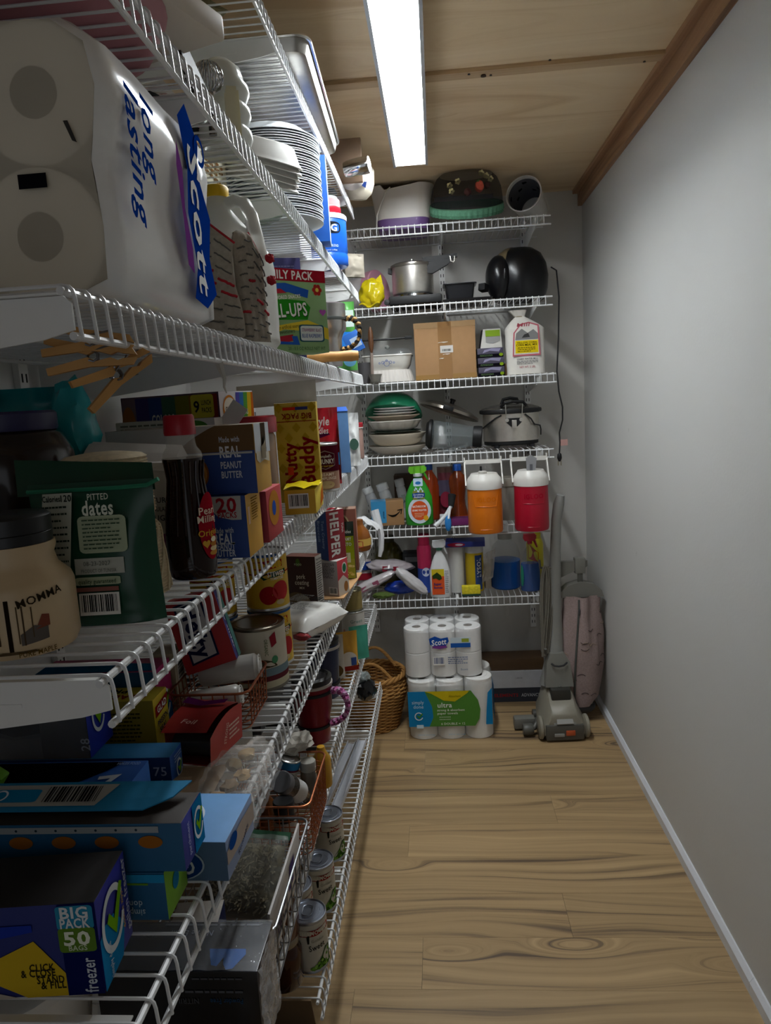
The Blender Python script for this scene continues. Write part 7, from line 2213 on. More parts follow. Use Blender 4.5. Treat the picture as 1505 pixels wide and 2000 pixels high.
MB().prism([(-0.045, -0.038, 0), (0.045, -0.038, 0), (0.042, -0.022, 0.078), (-0.030, -0.022, 0.078)], (0, 0.06, 0)).build('box_body', mat('b9b7b0', 0.5, 0, 'card'), th, smooth=False)
fr = (V3((-0.04, -0.039, 0.0)), V3((0.083, 0, 0)), V3((0, 0.0165, 0.078)))
PN(th, fr, 0.22, 0.60, 0.95, 0.93, '7c9a2e', lift=0.001)
PN(th, fr, 0.22, 0.22, 0.95, 0.58, '8f8e8c', [(0, 0.2), (0.5, 0), (1, 0.4), (1, 1), (0, 1)], lift=0.001)
MB().prism([(-0.046, -0.036, 0.001), (-0.0455, -0.036, 0.001), (-0.031, -0.021, 0.077), (-0.0315, -0.021, 0.077)], (0, 0.057, 0)).build('dark_side', mat('2c2b2e', 0.5, 0, 'card'), th, smooth=False)
th = thing('cornmeal_bag', 'white cloth sack of cornmeal mix tied at the top with red print', 'sack', (0.382, 3.085, z), rad(-3))


def sack(u, v):
    a = 2 * PI * u
    c, q = cos(a), sin(a)
    p = 3.2
    r = (abs(c) ** p + abs(q) ** p) ** (-1 / p)
    k = 1.0 if v < 0.70 else 1 - ((v - 0.70) / 0.20) ** 1.3 * 0.76 if v < 0.90 else 0.24 + 2.2 * (v - 0.90)
    w = 1 + (0.03 + 0.25 * max(0, v - 0.7)) * noise.noise(V3((c * 3, q * 3, v * 6)))
    return (0.080 * r * c * k * w + -0.09 * max(0, v - 0.7), 0.048 * r * q * k * w, 0.262 * v)


mb = MB().grid(sack, 40, 40, wrap_u=True)
mb.poly([sack(i / 40, 0) for i in range(40)])
mb.build('sack_body', mat('d8d4cc', 0.85, 0, 'paper'), th, angle=1.2)
fr = (V3((-0.075, -0.0505, 0)), V3((0.15, 0, 0)), V3((0, 0.0, 0.262)))
PN(th, fr, 0.14, 0.28, 0.90, 0.80, 'b3606a', [(0, 0), (1, 0), (0.95, 0.9), (0.6, 1), (0.3, 0.95), (0.05, 0.7)], lift=0.0002)
PN(th, fr, 0.18, 0.305, 0.86, 0.78, 'd2cec6', [(0, 0), (1, 0), (0.95, 0.9), (0.6, 1), (0.3, 0.95), (0.05, 0.7)], lift=0.0006)
PN(th, fr, 0.22, 0.53, 0.84, 0.70, '7d7c7a', [(0, 0), (1, 0), (1, 0.5), (0.8, 0.9), (0.55, 0.6), (0.3, 1), (0.05, 0.6)], lift=0.001)
PN(th, fr, 0.40, 0.56, 0.62, 0.63, '3f3e3e', [(0, 0), (1, 0.1), (0.8, 1), (0.3, 0.7)], lift=0.0014)
PN(th, fr, 0.22, 0.325, 0.84, 0.52, 'd6bd1c', lift=0.001)
TX(th, fr, 'YELLOW CORN', 0.53, 0.485, 0.010, '2a2410', width=0.08, bold=0.03, lift=0.0016)
TX(th, fr, 'CORN MEAL MIX', 0.53, 0.45, 0.012, '2a2410', width=0.085, bold=0.04, lift=0.0016)
FP(th, fr, 0.28, 0.34, 0.78, 0.42, '5a4c14', 3, lift=0.0016)
TX(th, fr, 'LINSEY WATER MILL', 0.54, 0.235, 0.010, '3a3a3c', width=0.085, bold=0.02, lift=0.001)
FP(th, fr, 0.25, 0.15, 0.85, 0.21, '6a6a6c', 3, lift=0.001)
TX(th, fr, 'NET WT. 5 LBS.', 0.54, 0.11, 0.011, '9a3a44', width=0.065, bold=0.02, lift=0.001)
TX(th, fr, 'Mill', 0.45, 0.76, 0.02, 'a04a54', width=0.05, bold=0.03, lift=0.0016, shear=0.2)
MB().tube([(0.019 * cos(a) - 0.020, 0.012 * sin(a), 0.237) for a in [i * 2 * PI / 16 for i in range(16)]], 0.0022, 6, closed=True).build('tie_string', mat('9a8a70', 0.9, 0, 'cloth'), th)
th, F = carton('tan_block', 'tiny tan carton between violet cartons and the tied sack', (0.022, 0.05, 0.05), (0.306, 3.095, z), 0, '86684a')

# ---- fourth shelf: dishes, blender, slow cooker
z = bz('D')


def bowl(name, label, loc, prof, color, n=44, sx=1.0, sy=1.0, flute=0.0, nf=16, rough=0.25, cat='bowl', rot=None):
    th = thing(name, label, cat, loc, rot=rot)
    mb = MB()
    if flute:
        k = len(prof) - 1

        def fn(u, v):
            i = min(int(v * k), k - 1)
            t = v * k - i
            r = prof[i][0] + (prof[i + 1][0] - prof[i][0]) * t
            zz = prof[i][1] + (prof[i + 1][1] - prof[i][1]) * t
            w = 1 + flute * sin(nf * 2 * PI * u) * (r / max(p[0] for p in prof)) ** 2
            return (r * w * sx * cos(2 * PI * u), r * w * sy * sin(2 * PI * u), zz)
        mb.grid(fn, nf * 6, k, wrap_u=True)
    else:
        mb.lathe(prof, n, sx=sx, sy=sy)
    mb.build('dish_body', mat(color, rough, 0, 'plastic'), th, angle=1.0)
    return th


xs = -0.180
bowl('serving_dish', 'shallow cream serving dish at the bottom of the dish stack', (xs + 0.008, 3.115, z), [(0, 0), (0.075, 0), (0.095, 0.006), (0.132, 0.034), (0.132, 0.037), (0.092, 0.011), (0, 0.006)], 'c9c1b4', cat='dish')
bowl('serving_dish', 'deep cream dish with grey rim second from the bottom of the dish stack', (xs + 0.006, 3.115, z + 0.0375), [(0, 0), (0.080, 0), (0.100, 0.010), (0.124, 0.046), (0.124, 0.050), (0.118, 0.050), (0.092, 0.012), (0, 0.008)], 'c4baa8', cat='dish')
bowl('dark_platter', 'dark green platter sandwiched inside the dish stack', (xs, 3.115, z + 0.0505 + 0.0375), [(0, 0), (0.080, 0), (0.112, 0.010), (0.112, 0.012), (0.08, 0.004), (0, 0.004)], '2c332c', cat='plate')
bowl('fluted_bowl', 'white fluted bowl with scalloped edge in the dish stack', (xs - 0.002, 3.105, z + 0.1005), [(0, 0), (0.070, 0.0), (0.095, 0.010), (0.114, 0.042), (0.110, 0.044), (0.088, 0.014), (0, 0.008)], 'd2cec6', flute=0.03, nf=14)
bowl('tan_plate', 'tan rimmed plate above the fluted bowl', (xs - 0.004, 3.110, z + 0.145), [(0, 0), (0.075, 0), (0.112, 0.018), (0.112, 0.021), (0.072, 0.005), (0, 0.005)], 'b3a592', cat='plate')
for k in range(3):
    bowl('white_plate', ['white plate resting on the tan rimmed plate', 'white plate between two white plates', 'white plate just under the green bowl'][k], (xs, 3.110, z + 0.1665 + 0.011 * k), [(0, 0), (0.062, 0), (0.094 - 0.003 * k, 0.009), (0.094 - 0.003 * k, 0.0108), (0.06, 0.003), (0, 0.003)], 'cfcfcc', cat='plate')
bowl('green_bowl', 'large green plastic bowl turned over the dish stack', (xs - 0.010, 3.195, z + 0.162), [(0.126, 0.0), (0.128, 0.004), (0.124, 0.020), (0.108, 0.052), (0.085, 0.076), (0.070, 0.086), (0.0, 0.09)], '1f7a56', rot=(rad(-24), rad(4), 0))

th = thing('blender_jar', 'clear glass blender jar with black lid lying on its side', 'blender', (0.078, 3.060, z + 0.066), rad(-4))
MR = Matrix.Rotation(PI / 2 + 0.10, 4, 'Y')
MB().lathe([(0.056, -0.105), (0.058, -0.10), (0.060, -0.09), (0.052, 0.0), (0.042, 0.075), (0.040, 0.080), (0.037, 0.080), (0.049, 0.0), (0.056, -0.09)], 8, cap=False).xf(MR).build('glass_jar', M_GLS, th)
MB().lathe([(0, -0.125), (0.050, -0.125), (0.056, -0.118), (0.064, -0.112), (0.064, -0.102), (0.058, -0.098), (0, -0.098)], 32).xf(MR).build('lid', M_BLK, th)
MB().lathe([(0.038, 0.072), (0.044, 0.074), (0.046, 0.090), (0.046, 0.108), (0.042, 0.112), (0, 0.112)], 32).xf(MR).build('collar', M_BLK, th)
MB().tube([(-0.06, -0.030, -0.052), (-0.05, -0.050, -0.060), (0.0, -0.054, -0.055), (0.04, -0.048, -0.046), (0.05, -0.03, -0.038)], 0.008, 8).build('handle', M_GLS, th)
th = thing('pan_lid', 'round steel skillet lid with black knob leaning behind the blender jar', 'lid', (0.060, 3.215, z + 0.170), rot=(rad(-6), rad(20), 0))
MB().lathe([(0.0, 0.030), (0.05, 0.026), (0.10, 0.014), (0.132, 0.0), (0.136, -0.012), (0.133, -0.012), (0.128, 0.0), (0.0, 0.026)], 44).build('lid_dome', mat('9c948a', 0.3, 0.9, 'metal'), th)
MB().lathe([(0, 0.028), (0.010, 0.028), (0.010, 0.045), (0.014, 0.046), (0.012, 0.052), (0, 0.053)], 20).build('knob', M_BLK, th)
MB().box(-0.035, -0.152, -0.014, 0.01, -0.128, 0.004, bev=0.003).build('grip', M_BLK, th)
th = thing('slow_cooker', 'oval stainless slow cooker with black rim and clamp handles', 'slow cooker', (0.322, 3.165, z), rad(2))
for sx in (-0.07, 0.08):
    for sy in (-0.06, 0.06):
        MB().lathe([(0, 0), (0.012, 0), (0.012, 0.012), (0, 0.012)], 12).build('foot', M_BLKM, th, loc=(sx, sy, 0))
SXY = dict(sx=1.0, sy=0.74)
MB().lathe([(0, 0.010), (0.112, 0.010), (0.118, 0.014), (0.118, 0.026), (0, 0.026)], 44, **SXY).build('base_ring', M_BLK, th)
MB().lathe([(0.114, 0.024), (0.121, 0.028), (0.121, 0.146), (0, 0.146)], 48, **SXY).build('pot_body', mat('d2ccc2', 0.34, 0.95, 'metal'), th)
MB().lathe([(0.120, 0.144), (0.134, 0.148), (0.135, 0.158), (0.132, 0.164), (0.0, 0.162)], 48, **SXY).build('black_rim', M_BLK, th)
MB().lathe([(0.128, 0.1635), (0.125, 0.168), (0.09, 0.180), (0.04, 0.187), (0.0, 0.188)], 44, **SXY).build('glass_lid', mat('55524d', 0.06, 0, 'glass', 0.4), th)
MB().tube([(-0.038, 0, 0.184), (-0.03, 0, 0.205), (0.0, 0, 0.210), (0.03, 0, 0.205), (0.038, 0, 0.184)], 0.007, 8).build('lid_handle', M_BLK, th)
MB().tube([(-0.050, -0.082, 0.176), (-0.035, -0.100, 0.190), (0.0, -0.106, 0.196), (0.040, -0.100, 0.192), (0.055, -0.082, 0.178)], 0.0065, 8).build('clamp_handle', M_BLK, th)
for s in (-1, 1):
    MB().tube([(0.002 + s * 0.036, -0.100, 0.184), (0.002 + s * 0.034, -0.099, 0.15), (0.002 + s * 0.032, -0.094, 0.118)], 0.0022, 6).build('clamp_wire', M_STEEL, th)
    MB().lathe([(0, 0), (0.008, 0), (0.008, 0.005), (0, 0.006)], 14).xf(Matrix.Translation((0.002 + s * 0.030, -0.092, 0.118)) @ Matrix.Rotation(PI / 2, 4, 'X')).build('rivet', M_STEEL, th)
MB().prism([(-0.034, -0.090, 0.126), (-0.030, -0.090, 0.108), (-0.012, -0.090, 0.090), (0.016, -0.090, 0.090), (0.034, -0.090, 0.108), (0.038, -0.090, 0.126)], (0, -0.004, 0)).build('latch_plate', M_BLK, th, smooth=False)
MB().box(-0.008, -0.100, 0.082, 0.012, -0.094, 0.118, bev=0.002).build('latch', M_STEEL, th)
MB().tube([(-0.125, -0.020, 0.085), (-0.105, -0.060, 0.105), (-0.075, -0.078, 0.128), (-0.05, -0.088, 0.140)], 0.0032, 6).build('power_cord', M_BLKM, th)
MB().tube([(0.05, -0.088, 0.140), (0.075, -0.080, 0.120), (0.09, -0.076, 0.095), (0.118, -0.050, 0.088), (0.127, -0.02, 0.07), (0.126, -0.02, 0.045)], 0.0032, 6).build('power_cord', M_BLKM, th)

# ---- fifth shelf: cleaners
z = bz('E')
dims = (0.068, 0.075, 0.105)
th, F = carton('parcel_box', 'small brown parcel box with black curved arrow and blue tape', (0.142, 0.085, 0.108), (-0.236, 3.095, z), rad(6), '96704a', '9c764e', '86643f', 'a5805a')
f = F('near')
PN(th, f, 0.0, 0.12, 0.46, 1.0, '3f8ab8', lift=0.0004, rough=0.3, name='blue_tape')
MB().box(-0.071, -0.0430, 0.085, -0.0055, 0.03, 0.1088).build('tape_over_top', mat('3f8ab8', 0.3, 0, 'film'), th, smooth=False)
for k, (u, v) in enumerate(((0.08, 0.4), (0.32, 0.45))):
    TX(th, f, 'prime', u + 0.05, v, 0.012, '15354c', width=0.03, rot=PI / 2, bold=0.03, lift=0.0009)
pts = [(0.50 + 0.40 * t, 0.46 - 0.13 * sin(PI * t) + 0.12 * t) for t in [i / 12 for i in range(13)]]
mb = MB()
O, U, V = f
for (a, b), (c, d), w0, w1 in zip(pts[:-1], pts[1:], [0.008 + 0.035 * sin(PI * i / 12) for i in range(12)], [0.008 + 0.035 * sin(PI * (i + 1) / 12) for i in range(12)]):
    n = V3((0, -0.0008, 0))
    mb.poly([O + n + U * a + V * (b - w0), O + n + U * c + V * (d - w1), O + n + U * c + V * (d + w1), O + n + U * a + V * (b + w0)])
mb.build('curved_arrow', mat('191614', 0.6, 0, 'print'), th, smooth=False)
PN(th, f, 0.80, 0.44, 0.96, 0.66, '191614', [(0, 0.85), (1, 1), (0.75, 0), (0.6, 0.05), (0.75, 0.72), (0.0, 0.7)], lift=0.0008)


def tilted_bottle(label, loc, rot, r, h, body='cfd2d4', cap='d9dcde', lab=None):
    th = thing('pill_bottle', label, 'bottle', loc, rot=rot)
    MB().lathe([(0, 0), (r, 0.0), (r, h * 0.74), (r * 0.86, h * 0.8), (r * 0.86, h * 0.82), (0, h * 0.82)], 24).build('bottle_body', mat(body, 0.25, 0, 'plastic'), th)
    MB().lathe([(0, h * 0.818), (r * 0.98, h * 0.818), (r * 0.98, h * 0.98), (r * 0.9, h), (0, h)], 24).build('cap', mat(cap, 0.35, 0, 'plastic'), th)
    WP(th, r, rad(-75), h * 0.25, h * 0.6, r * 0.9, 'a9b4b0', 'rect')
    WX(th, r, rad(-75), h * 0.42, 'A', r * 0.9, '4f5c66', bold=0.02, lift=0.001)
    return th


tilted_bottle('white bottle leaning at the left behind parcel box', (-0.280, 3.205, z + 0.008), (0, rad(-20), 0), 0.024, 0.155, 'b9bcc0')
tilted_bottle('white bottle in the middle of three behind parcel box', (-0.216, 3.185, z + 0.008), (0, rad(-16), 0), 0.027, 0.170)
tilted_bottle('white bottle at the right of three behind parcel box', (-0.155, 3.235, z + 0.005), (0, rad(-10), 0), 0.022, 0.180)


def sprayer(name, label, loc, rz, w, d, h, body, neck_col, trig, head, lab_parts, trans=0.0, narrow=0.28, m=None):
    """Trigger spray bottle: flat oval body, neck, spray head with trigger."""
    th = thing(name, label, 'spray bottle', loc, rz)
    pf = [(0.0, 0.0), (0.94, 0.0), (1.0, 0.02), (1.0, 0.30), (0.96, 0.48), (0.74, 0.62), (0.48, 0.74), (narrow, 0.80), (narrow, 0.84), (0, 0.84)]
    hb = h
    MB().lathe([(r, zz * hb) for r, zz in pf], 40, sx=w / 2, sy=d / 2).build('bottle_body', m or mat(body, 0.25, 0, 'plastic', trans), th)
    rn = narrow * w / 2
    MB().lathe([(0, 0.835 * hb), (rn * 1.15, 0.835 * hb), (rn * 1.15, 0.88 * hb), (rn * 0.8, 0.89 * hb), (0, 0.89 * hb)], 20).build('collar', mat(neck_col, 0.4, 0, 'plastic'), th)
    zt = 0.885 * hb
    MB().prism([(-0.040 * w / 0.12, -0.010, zt + 0.012), (-0.030 * w / 0.12, -0.010, zt), (0.022 * w / 0.12, -0.010, zt), (0.038 * w / 0.12, -0.010, zt + 0.010), (0.040 * w / 0.12, -0.010, zt + 0.024), (0.030 * w / 0.12, -0.010, zt + 0.032), (-0.036 * w / 0.12, -0.010, zt + 0.030)], (0, 0.020, 0)).build('spray_head', mat(head, 0.35, 0, 'plastic'), th)
    MB().tube([(0.026 * w / 0.12, 0, zt + 0.004), (0.034 * w / 0.12, 0, zt - 0.012), (0.044 * w / 0.12, 0, zt - 0.030)], [0.006, 0.005, 0.003], 8).build('trigger', mat(trig, 0.35, 0, 'plastic'), th)
    return th


th = sprayer('cleaner_spray', 'bright green bathroom cleaner spray bottle with orange and white label', (-0.093, 3.055, z), rad(2), 0.120, 0.06, 0.252, '2f9a2c', 'd9dde0', '4fae2c', '6cbf2a', None)
fr = (V3((-0.052, -0.0305, 0.008)), V3((0.104, 0, 0)), V3((0, 0.0, 0.150)))
PN(th, fr, 0.04, 0.0, 0.98, 0.76, 'c5d2dc', 'ell', lift=0.001)
PN(th, fr, 0.16, 0.10, 0.86, 0.66, 'd0552a', 'ell', lift=0.0016)
TX(th, fr, 'BATHROOM', 0.50, 0.50, 0.013, 'efe9e2', width=0.056, bold=0.04, lift=0.0024)
TX(th, fr, 'GRIME FIGHTER', 0.50, 0.39, 0.011, 'efe9e2', width=0.062, bold=0.03, lift=0.0024)
FP(th, fr, 0.3, 0.18, 0.7, 0.32, 'e0b08a', 3, lift=0.0024)
PN(th, fr, 0.66, 0.08, 0.86, 0.24, 'd6a32a', 'ell', lift=0.0022)
PN(th, fr, 0.26, 0.70, 0.74, 0.96, '7f8a3c', 'round', lift=0.0018)
PN(th, fr, 0.24, 0.72, 0.76, 0.90, '24458a', [(0, 0.3), (0.5, 0.0), (1, 0.3), (1, 0.9), (0.5, 1), (0, 0.9)], lift=0.0022)
TX(th, fr, 'Scrubbing', 0.5, 0.845, 0.010, 'dfe6f0', width=0.044, bold=0.03, lift=0.003)
TX(th, fr, 'Bubbles', 0.5, 0.775, 0.011, 'dfe6f0', width=0.038, bold=0.03, lift=0.003)
for k in range(9):
    PN(th, fr, 0.32 + 0.04 * k, 0.95 + 0.05 * sin(k * 1.3), 0.38 + 0.04 * k, 1.01 + 0.05 * sin(k * 1.3), 'cfe0f0', 'ell', lift=0.002)
frt = (V3((-0.02, -0.0155, 0.168)), V3((0.04, 0, 0)), V3((0, 0.009, 0.034)))
PN(th, frt, 0, 0, 1, 1, 'c5dcec', 'round', lift=0.004)
PN(th, frt, 0.2, 0.2, 0.8, 0.6, '2f74b4', 'ell', lift=0.0046)


def plain_bottle(name, label, loc, prof, body, cap, cap_r, cap_h, trans=0.0, rough=0.15, n=32, sx=1.0, sy=1.0, cat='bottle'):
    th = thing(name, label, cat, loc)
    MB().lathe(prof, n, sx=sx, sy=sy).build('bottle_body', mat(body, rough, 0, 'glass' if trans else 'plastic', trans), th)
    zt = prof[-1][1]
    MB().lathe([(0, zt - 0.002), (cap_r, zt - 0.002), (cap_r, zt + cap_h - 0.002), (cap_r * 0.92, zt + cap_h), (0, zt + cap_h)], 24).build('cap', mat(cap, 0.35, 0, 'plastic'), th)
    return th


plain_bottle('orange_bottle', 'orange cleaner bottle with blue cap behind the green spray', (-0.045, 3.185, z), [(0, 0), (0.040, 0), (0.043, 0.005), (0.043, 0.15), (0.034, 0.185), (0.016, 0.215), (0.015, 0.225), (0, 0.225)], 'b5471a', '1d4a9c', 0.017, 0.022, 0.25)
th = plain_bottle('amber_bottle', 'tall waisted bottle of amber cleaner with bright blue cap', (0.078, 3.105, z), [(0, 0), (0.042, 0), (0.046, 0.006), (0.044, 0.03), (0.033, 0.07), (0.031, 0.10), (0.037, 0.15), (0.0385, 0.175), (0.033, 0.20), (0.018, 0.216), (0.016, 0.224), (0, 0.224)], '8a3c18', '1c52a8', 0.019, 0.026, 0.35)
MB().lathe([(0.0, 0.002), (0.0465, 0.004), (0.0450, 0.026), (0.040, 0.040), (0, 0.040)], 28).build('bright_base', mat('c04a12', 0.15, 0, 'glass', 0.4), th)
th = thing('refill_pouch', 'dark red and violet refill pouch between the orange and amber bottles', 'pouch', (0.026, 3.195, z), rad(-8))
pouch(th, 0.062, 0.205, 0.03, '6a2f3a', seed=15, rough=0.3, crinkle=0.3)
fr = (V3((-0.0375, -0.027, 0)), V3((0.075, 0, 0)), V3((0, 0.004, 0.205)))
PN(th, fr, 0.1, 0.5, 0.95, 0.85, '5a5266', 'round', lift=0.002)
PN(th, fr, 0.2, 0.25, 0.9, 0.6, '8f2f44', 'ell', lift=0.003)
th = thing('scrub_brush', 'long brush with black bristle end and blue thumb grip over the rail', 'brush', (0.006, 2.972, z + 0.022), rot=(rad(-8), 0, 0))
MB().tube([(0.045, 0.05, 0.11), (0.038, 0.03, 0.06)], [0.018, 0.012], 10).build('bristles', mat('151516', 0.9, 0, 'cloth'), th)
MB().tube([(0.038, 0.03, 0.062), (0.018, 0.0, 0.030), (-0.012, -0.022, 0.0), (-0.034, -0.03, -0.018)], [0.008, 0.009, 0.009, 0.011], 10).build('white_handle', mat('c9cdd0', 0.35, 0, 'plastic'), th)
MB().blob((0.022, -0.026, -0.008), 0.014, 0.008, 0.034, 0, 1, 1, 3).build('blue_grip', mat('2673b5', 0.3, 0, 'plastic'), th)
MB().tube([(0.034, -0.012, 0.06), (0.028, -0.022, 0.03), (0.024, -0.028, 0.01)], 0.006, 8).build('white_stem', mat('d2d5d8', 0.35, 0, 'plastic'), th)
th, F = carton('sponge_box', 'low magenta and violet packet lying behind the rail', (0.10, 0.07, 0.028), (0.085, 3.018, z), 0, '5c1c5a', '6a1f5e', top='4f1848')
th, F = carton('white_packet', 'small white packet beside the magenta packet', (0.034, 0.05, 0.040), (0.012, 3.035, z), 0, 'c2c4c8')
th = thing('storage_jar', 'cloudy glass storage jar with dull lid between the two hanging jugs', 'jar', (0.292, 3.095, z))
MB().lathe([(0, 0), (0.046, 0), (0.048, 0.005), (0.048, 0.135), (0.044, 0.148), (0, 0.148)], 32).build('jar_glass', mat('a39c92', 0.12, 0, 'glass', 0.4), th)
MB().lathe([(0, 0.1475), (0.049, 0.1475), (0.049, 0.180), (0.046, 0.184), (0, 0.184)], 32).build('lid', mat('8a8478', 0.4, 0, 'plastic'), th)
th, F = carton('brown_carton', 'dark brown carton standing at the back behind parcel box', (0.11, 0.10, 0.195), (-0.155, 3.315, z), 0, '4a3626')
th, F = carton('brown_carton', 'maroon carton standing at the back behind amber bottle', (0.12, 0.06, 0.22), (0.05, 3.30, z), 0, '5a4036')


def drink_jug(label, px_l, px_r, py_top, py_bot, py_handle, color, Y, spout):
    """Half-gallon drink jug hung by its bail handle from the rail above."""
    a = on_y(px_l, (py_top + py_bot) / 2, Y)
    b = on_y(px_r, (py_top + py_bot) / 2, Y)
    zt = on_y((px_l + px_r) / 2, py_top, Y).z
    z0 = on_y((px_l + px_r) / 2, py_bot, Y).z
    zh = on_y((px_l + px_r) / 2, py_handle, Y).z
    r = (b.x - a.x) / 2 * 0.965
    h = zt - z0
    th = thing('drink_jug', label, 'drink jug', ((a.x + b.x) / 2, Y + r, z0))
    MB().lathe([(0, 0.004), (r * 0.88, 0.004), (r * 0.95, 0.0), (r * 0.99, 0.008), (r * 0.985, h * 0.5), (r * 0.97, h), (0, h)], 44).build('jug_body', mat(color, 0.35, 0, 'plastic'), th)
    ML = mat('d9d6d0', 0.35, 0, 'plastic')
    MB().lathe([(0, h - 0.001), (r * 1.0, h - 0.001), (r * 1.01, h + 0.006), (r * 1.0, h + 0.026), (r * 0.94, h + 0.040), (r * 0.80, h + 0.052), (r * 0.74, h + 0.060), (0, h + 0.060)], 44).build('lid', ML, th)
    hz = zh - z0
    MB().prism([(-r * 1.06, 0.050, hz - 0.016), (r * 1.06, 0.050, hz - 0.016), (r * 1.05, 0.050, hz), (-r * 1.05, 0.050, hz)], (0, 0.018, 0)).build('bail_handle', ML, th, smooth=False)
    for s in (-1, 1):
        MB().bar((s * r * 1.05, 0.058, hz - 0.012), (s * r * 1.045, 0, h + 0.008), 0.020, 0.005, up=(1, 0, 0)).build('bail_arm', ML, th, smooth=False)
        MB().bar((s * r * 1.05, 0.058, hz - 0.004), (s * r * 1.05, 0.060, hz + 0.012), 0.010, 0.005, up=(1, 0, 0)).build('bail_peg', ML, th, smooth=False)
    # embossed panel and lettering
    for zz, ww in ((h * 0.62, 0.9), (h * 0.10, 0.5)):
        pts = [((r * 0.992) * cos(rad(-90 + q)), (r * 0.992) * sin(rad(-90 + q)), zz) for q in [(-40 + 80 * i / 10) * ww for i in range(11)]]
        MB().tube(pts, 0.0014, 5).build('embossed_line', mat(color, 0.35, 0, 'plastic'), th)
    for s in (-1, 1):
        pts = [((r * 0.985) * cos(rad(-90 + s * (36 + 8 * t))), (r * 0.985) * sin(rad(-90 + s * (36 + 8 * t))), h * (0.62 + 0.26 * t)) for t in (0, 0.3, 0.6, 1)]
        MB().tube(pts, 0.0014, 5).build('embossed_line', mat(color, 0.35, 0, 'plastic'), th)
    WX(th, r * 0.98, rad(-88), h * 0.78, 'IGLOO', 0.026, color, width=r * 1.1, bold=0.02, lift=0.0016, name='embossed_lettering')
    if spout == 'knob':
        MB().lathe([(0, 0), (0.016, 0), (0.018, 0.008), (0.012, 0.012), (0, 0.012)], 20).build('cap_knob', mat('b9b6b0', 0.3, 0, 'plastic'), th, loc=(-0.006, -0.01, h + 0.0595))
        MB().lathe([(0, 0), (0.005, 0), (0.004, 0.018), (0, 0.02)], 12).build('spout_tip', M_BLK, th, loc=(-0.012, -0.01, h + 0.071))
    else:
        MB().prism([(-0.018, -0.03, h + 0.058), (0.016, -0.03, h + 0.058), (0.022, -0.03, h + 0.108), (0.0, -0.03, h + 0.122), (-0.020, -0.03, h + 0.110)], (0, 0.014, 0)).build('spout_cover', mat('8a8a8c', 0.4, 0, 'plastic'), th, smooth=False)
        MB().box(-0.006, -0.034, h + 0.060, 0.004, -0.030, h + 0.085).build('spout_slot', mat('55555a', 0.4, 0, 'plastic'), th, smooth=False)
    return th


drink_jug('orange drink jug with white lid hung from the rail above', 913, 986, 957, 1044, 903, 'd2700f', 2.832, 'knob')
drink_jug('red drink jug with white lid and grey spout hung from rail', 1006, 1078, 950, 1039, 897, 'a80f2a', 2.832, 'spout')

# ---- sixth shelf
z = bz('F')
th = sprayer('insect_spray', 'white trigger bottle with orange label and white head, at shelf front', (-0.016, 3.012, z), rad(0), 0.090, 0.064, 0.245, 'd9dadb', '2f5a44', 'c9ccce', 'd2d5d8', None, narrow=0.26)
fr = (V3((-0.040, -0.0332, 0.016)), V3((0.080, 0, 0)), V3((0, 0, 0.112)))
PN(th, fr, 0.05, 0.0, 0.72, 1.0, 'd2552a', lift=0.0008)
PN(th, fr, 0.05, 0.72, 0.72, 1.0, 'c9b52a', lift=0.0012)
PN(th, fr, 0.08, 0.56, 0.60, 0.88, '2c401c', [(0, 0.6), (0.5, 1), (0.9, 0.6), (1, 0.2), (0.7, 0.0), (0.4, 0.25), (0.05, 0.2)], lift=0.0016)
TX(th, fr, 'Super', 0.36, 0.42, 0.016, '24306a', width=0.034, bold=0.05, lift=0.0022)
TX(th, fr, 'Bonide', 0.38, 0.28, 0.014, '24306a', width=0.036, bold=0.05, lift=0.0022)
FP(th, fr, 0.76, 0.05, 0.95, 0.95, '7a7a7c', 12, lift=0.0014)
th = plain_bottle('pink_can', 'tall magenta aerosol can behind the white trigger bottle', (-0.083, 3.10, z), [(0, 0), (0.030, 0), (0.032, 0.004), (0.032, 0.20), (0.027, 0.212), (0, 0.212)], 'b02650', 'a81c44', 0.026, 0.05, 0, 0.3)
MB().lathe([(0.0322, 0.0), (0.0326, 0.0), (0.0326, 0.10), (0.0322, 0.11)], 30, cap=False).build('blue_label', mat('2c4a9c', 0.4, 0, 'card'), th)
WP(th, 0.0326, rad(-80), 0.075, 0.115, 0.036, 'cfd6e6', 'ell')
th = thing('paper_roll', 'plain white upright roll of paper on the shelf', 'roll', (0.056, 3.085, z))
MB().lathe([(0, 0), (0.034, 0), (0.035, 0.004), (0.033, 0.20), (0.030, 0.206), (0, 0.206)], 32).build('roll_body', mat('d2d2cf', 0.5, 0, 'paper'), th)
th, F = carton('bag_packet', 'blue and red flat packet lying on top of roll and canister', (0.17, 0.10, 0.022), (0.100, 3.075, z + 0.2100), rad(-3), '1f2a78', '22307e', top='26367f', rot=None)
PN(th, F('near'), 0.05, 0.1, 0.5, 0.9, '9a2840', 'ell', lift=0.0003)
PN(th, F('near'), 0.25, 0.3, 0.45, 0.7, 'd0c6d0', 'ell', lift=0.0006)
th = thing('wipes_canister', 'yellow and blue wipes canister with large white lettering strip', 'canister', (0.137, 3.09, z))
MB().lathe([(0, 0), (0.038, 0), (0.040, 0.004), (0.040, 0.175), (0, 0.175)], 34).build('canister_body', mat('c9ac1c', 0.35, 0, 'plastic'), th)
MB().lathe([(0, 0.1745), (0.041, 0.1745), (0.041, 0.205), (0.036, 0.2095), (0, 0.2095)], 34).build('lid', mat('c9cacb', 0.35, 0, 'plastic'), th)
WP(th, 0.0402, rad(-65), 0.010, 0.165, 0.034, '3a5288', 'rect')
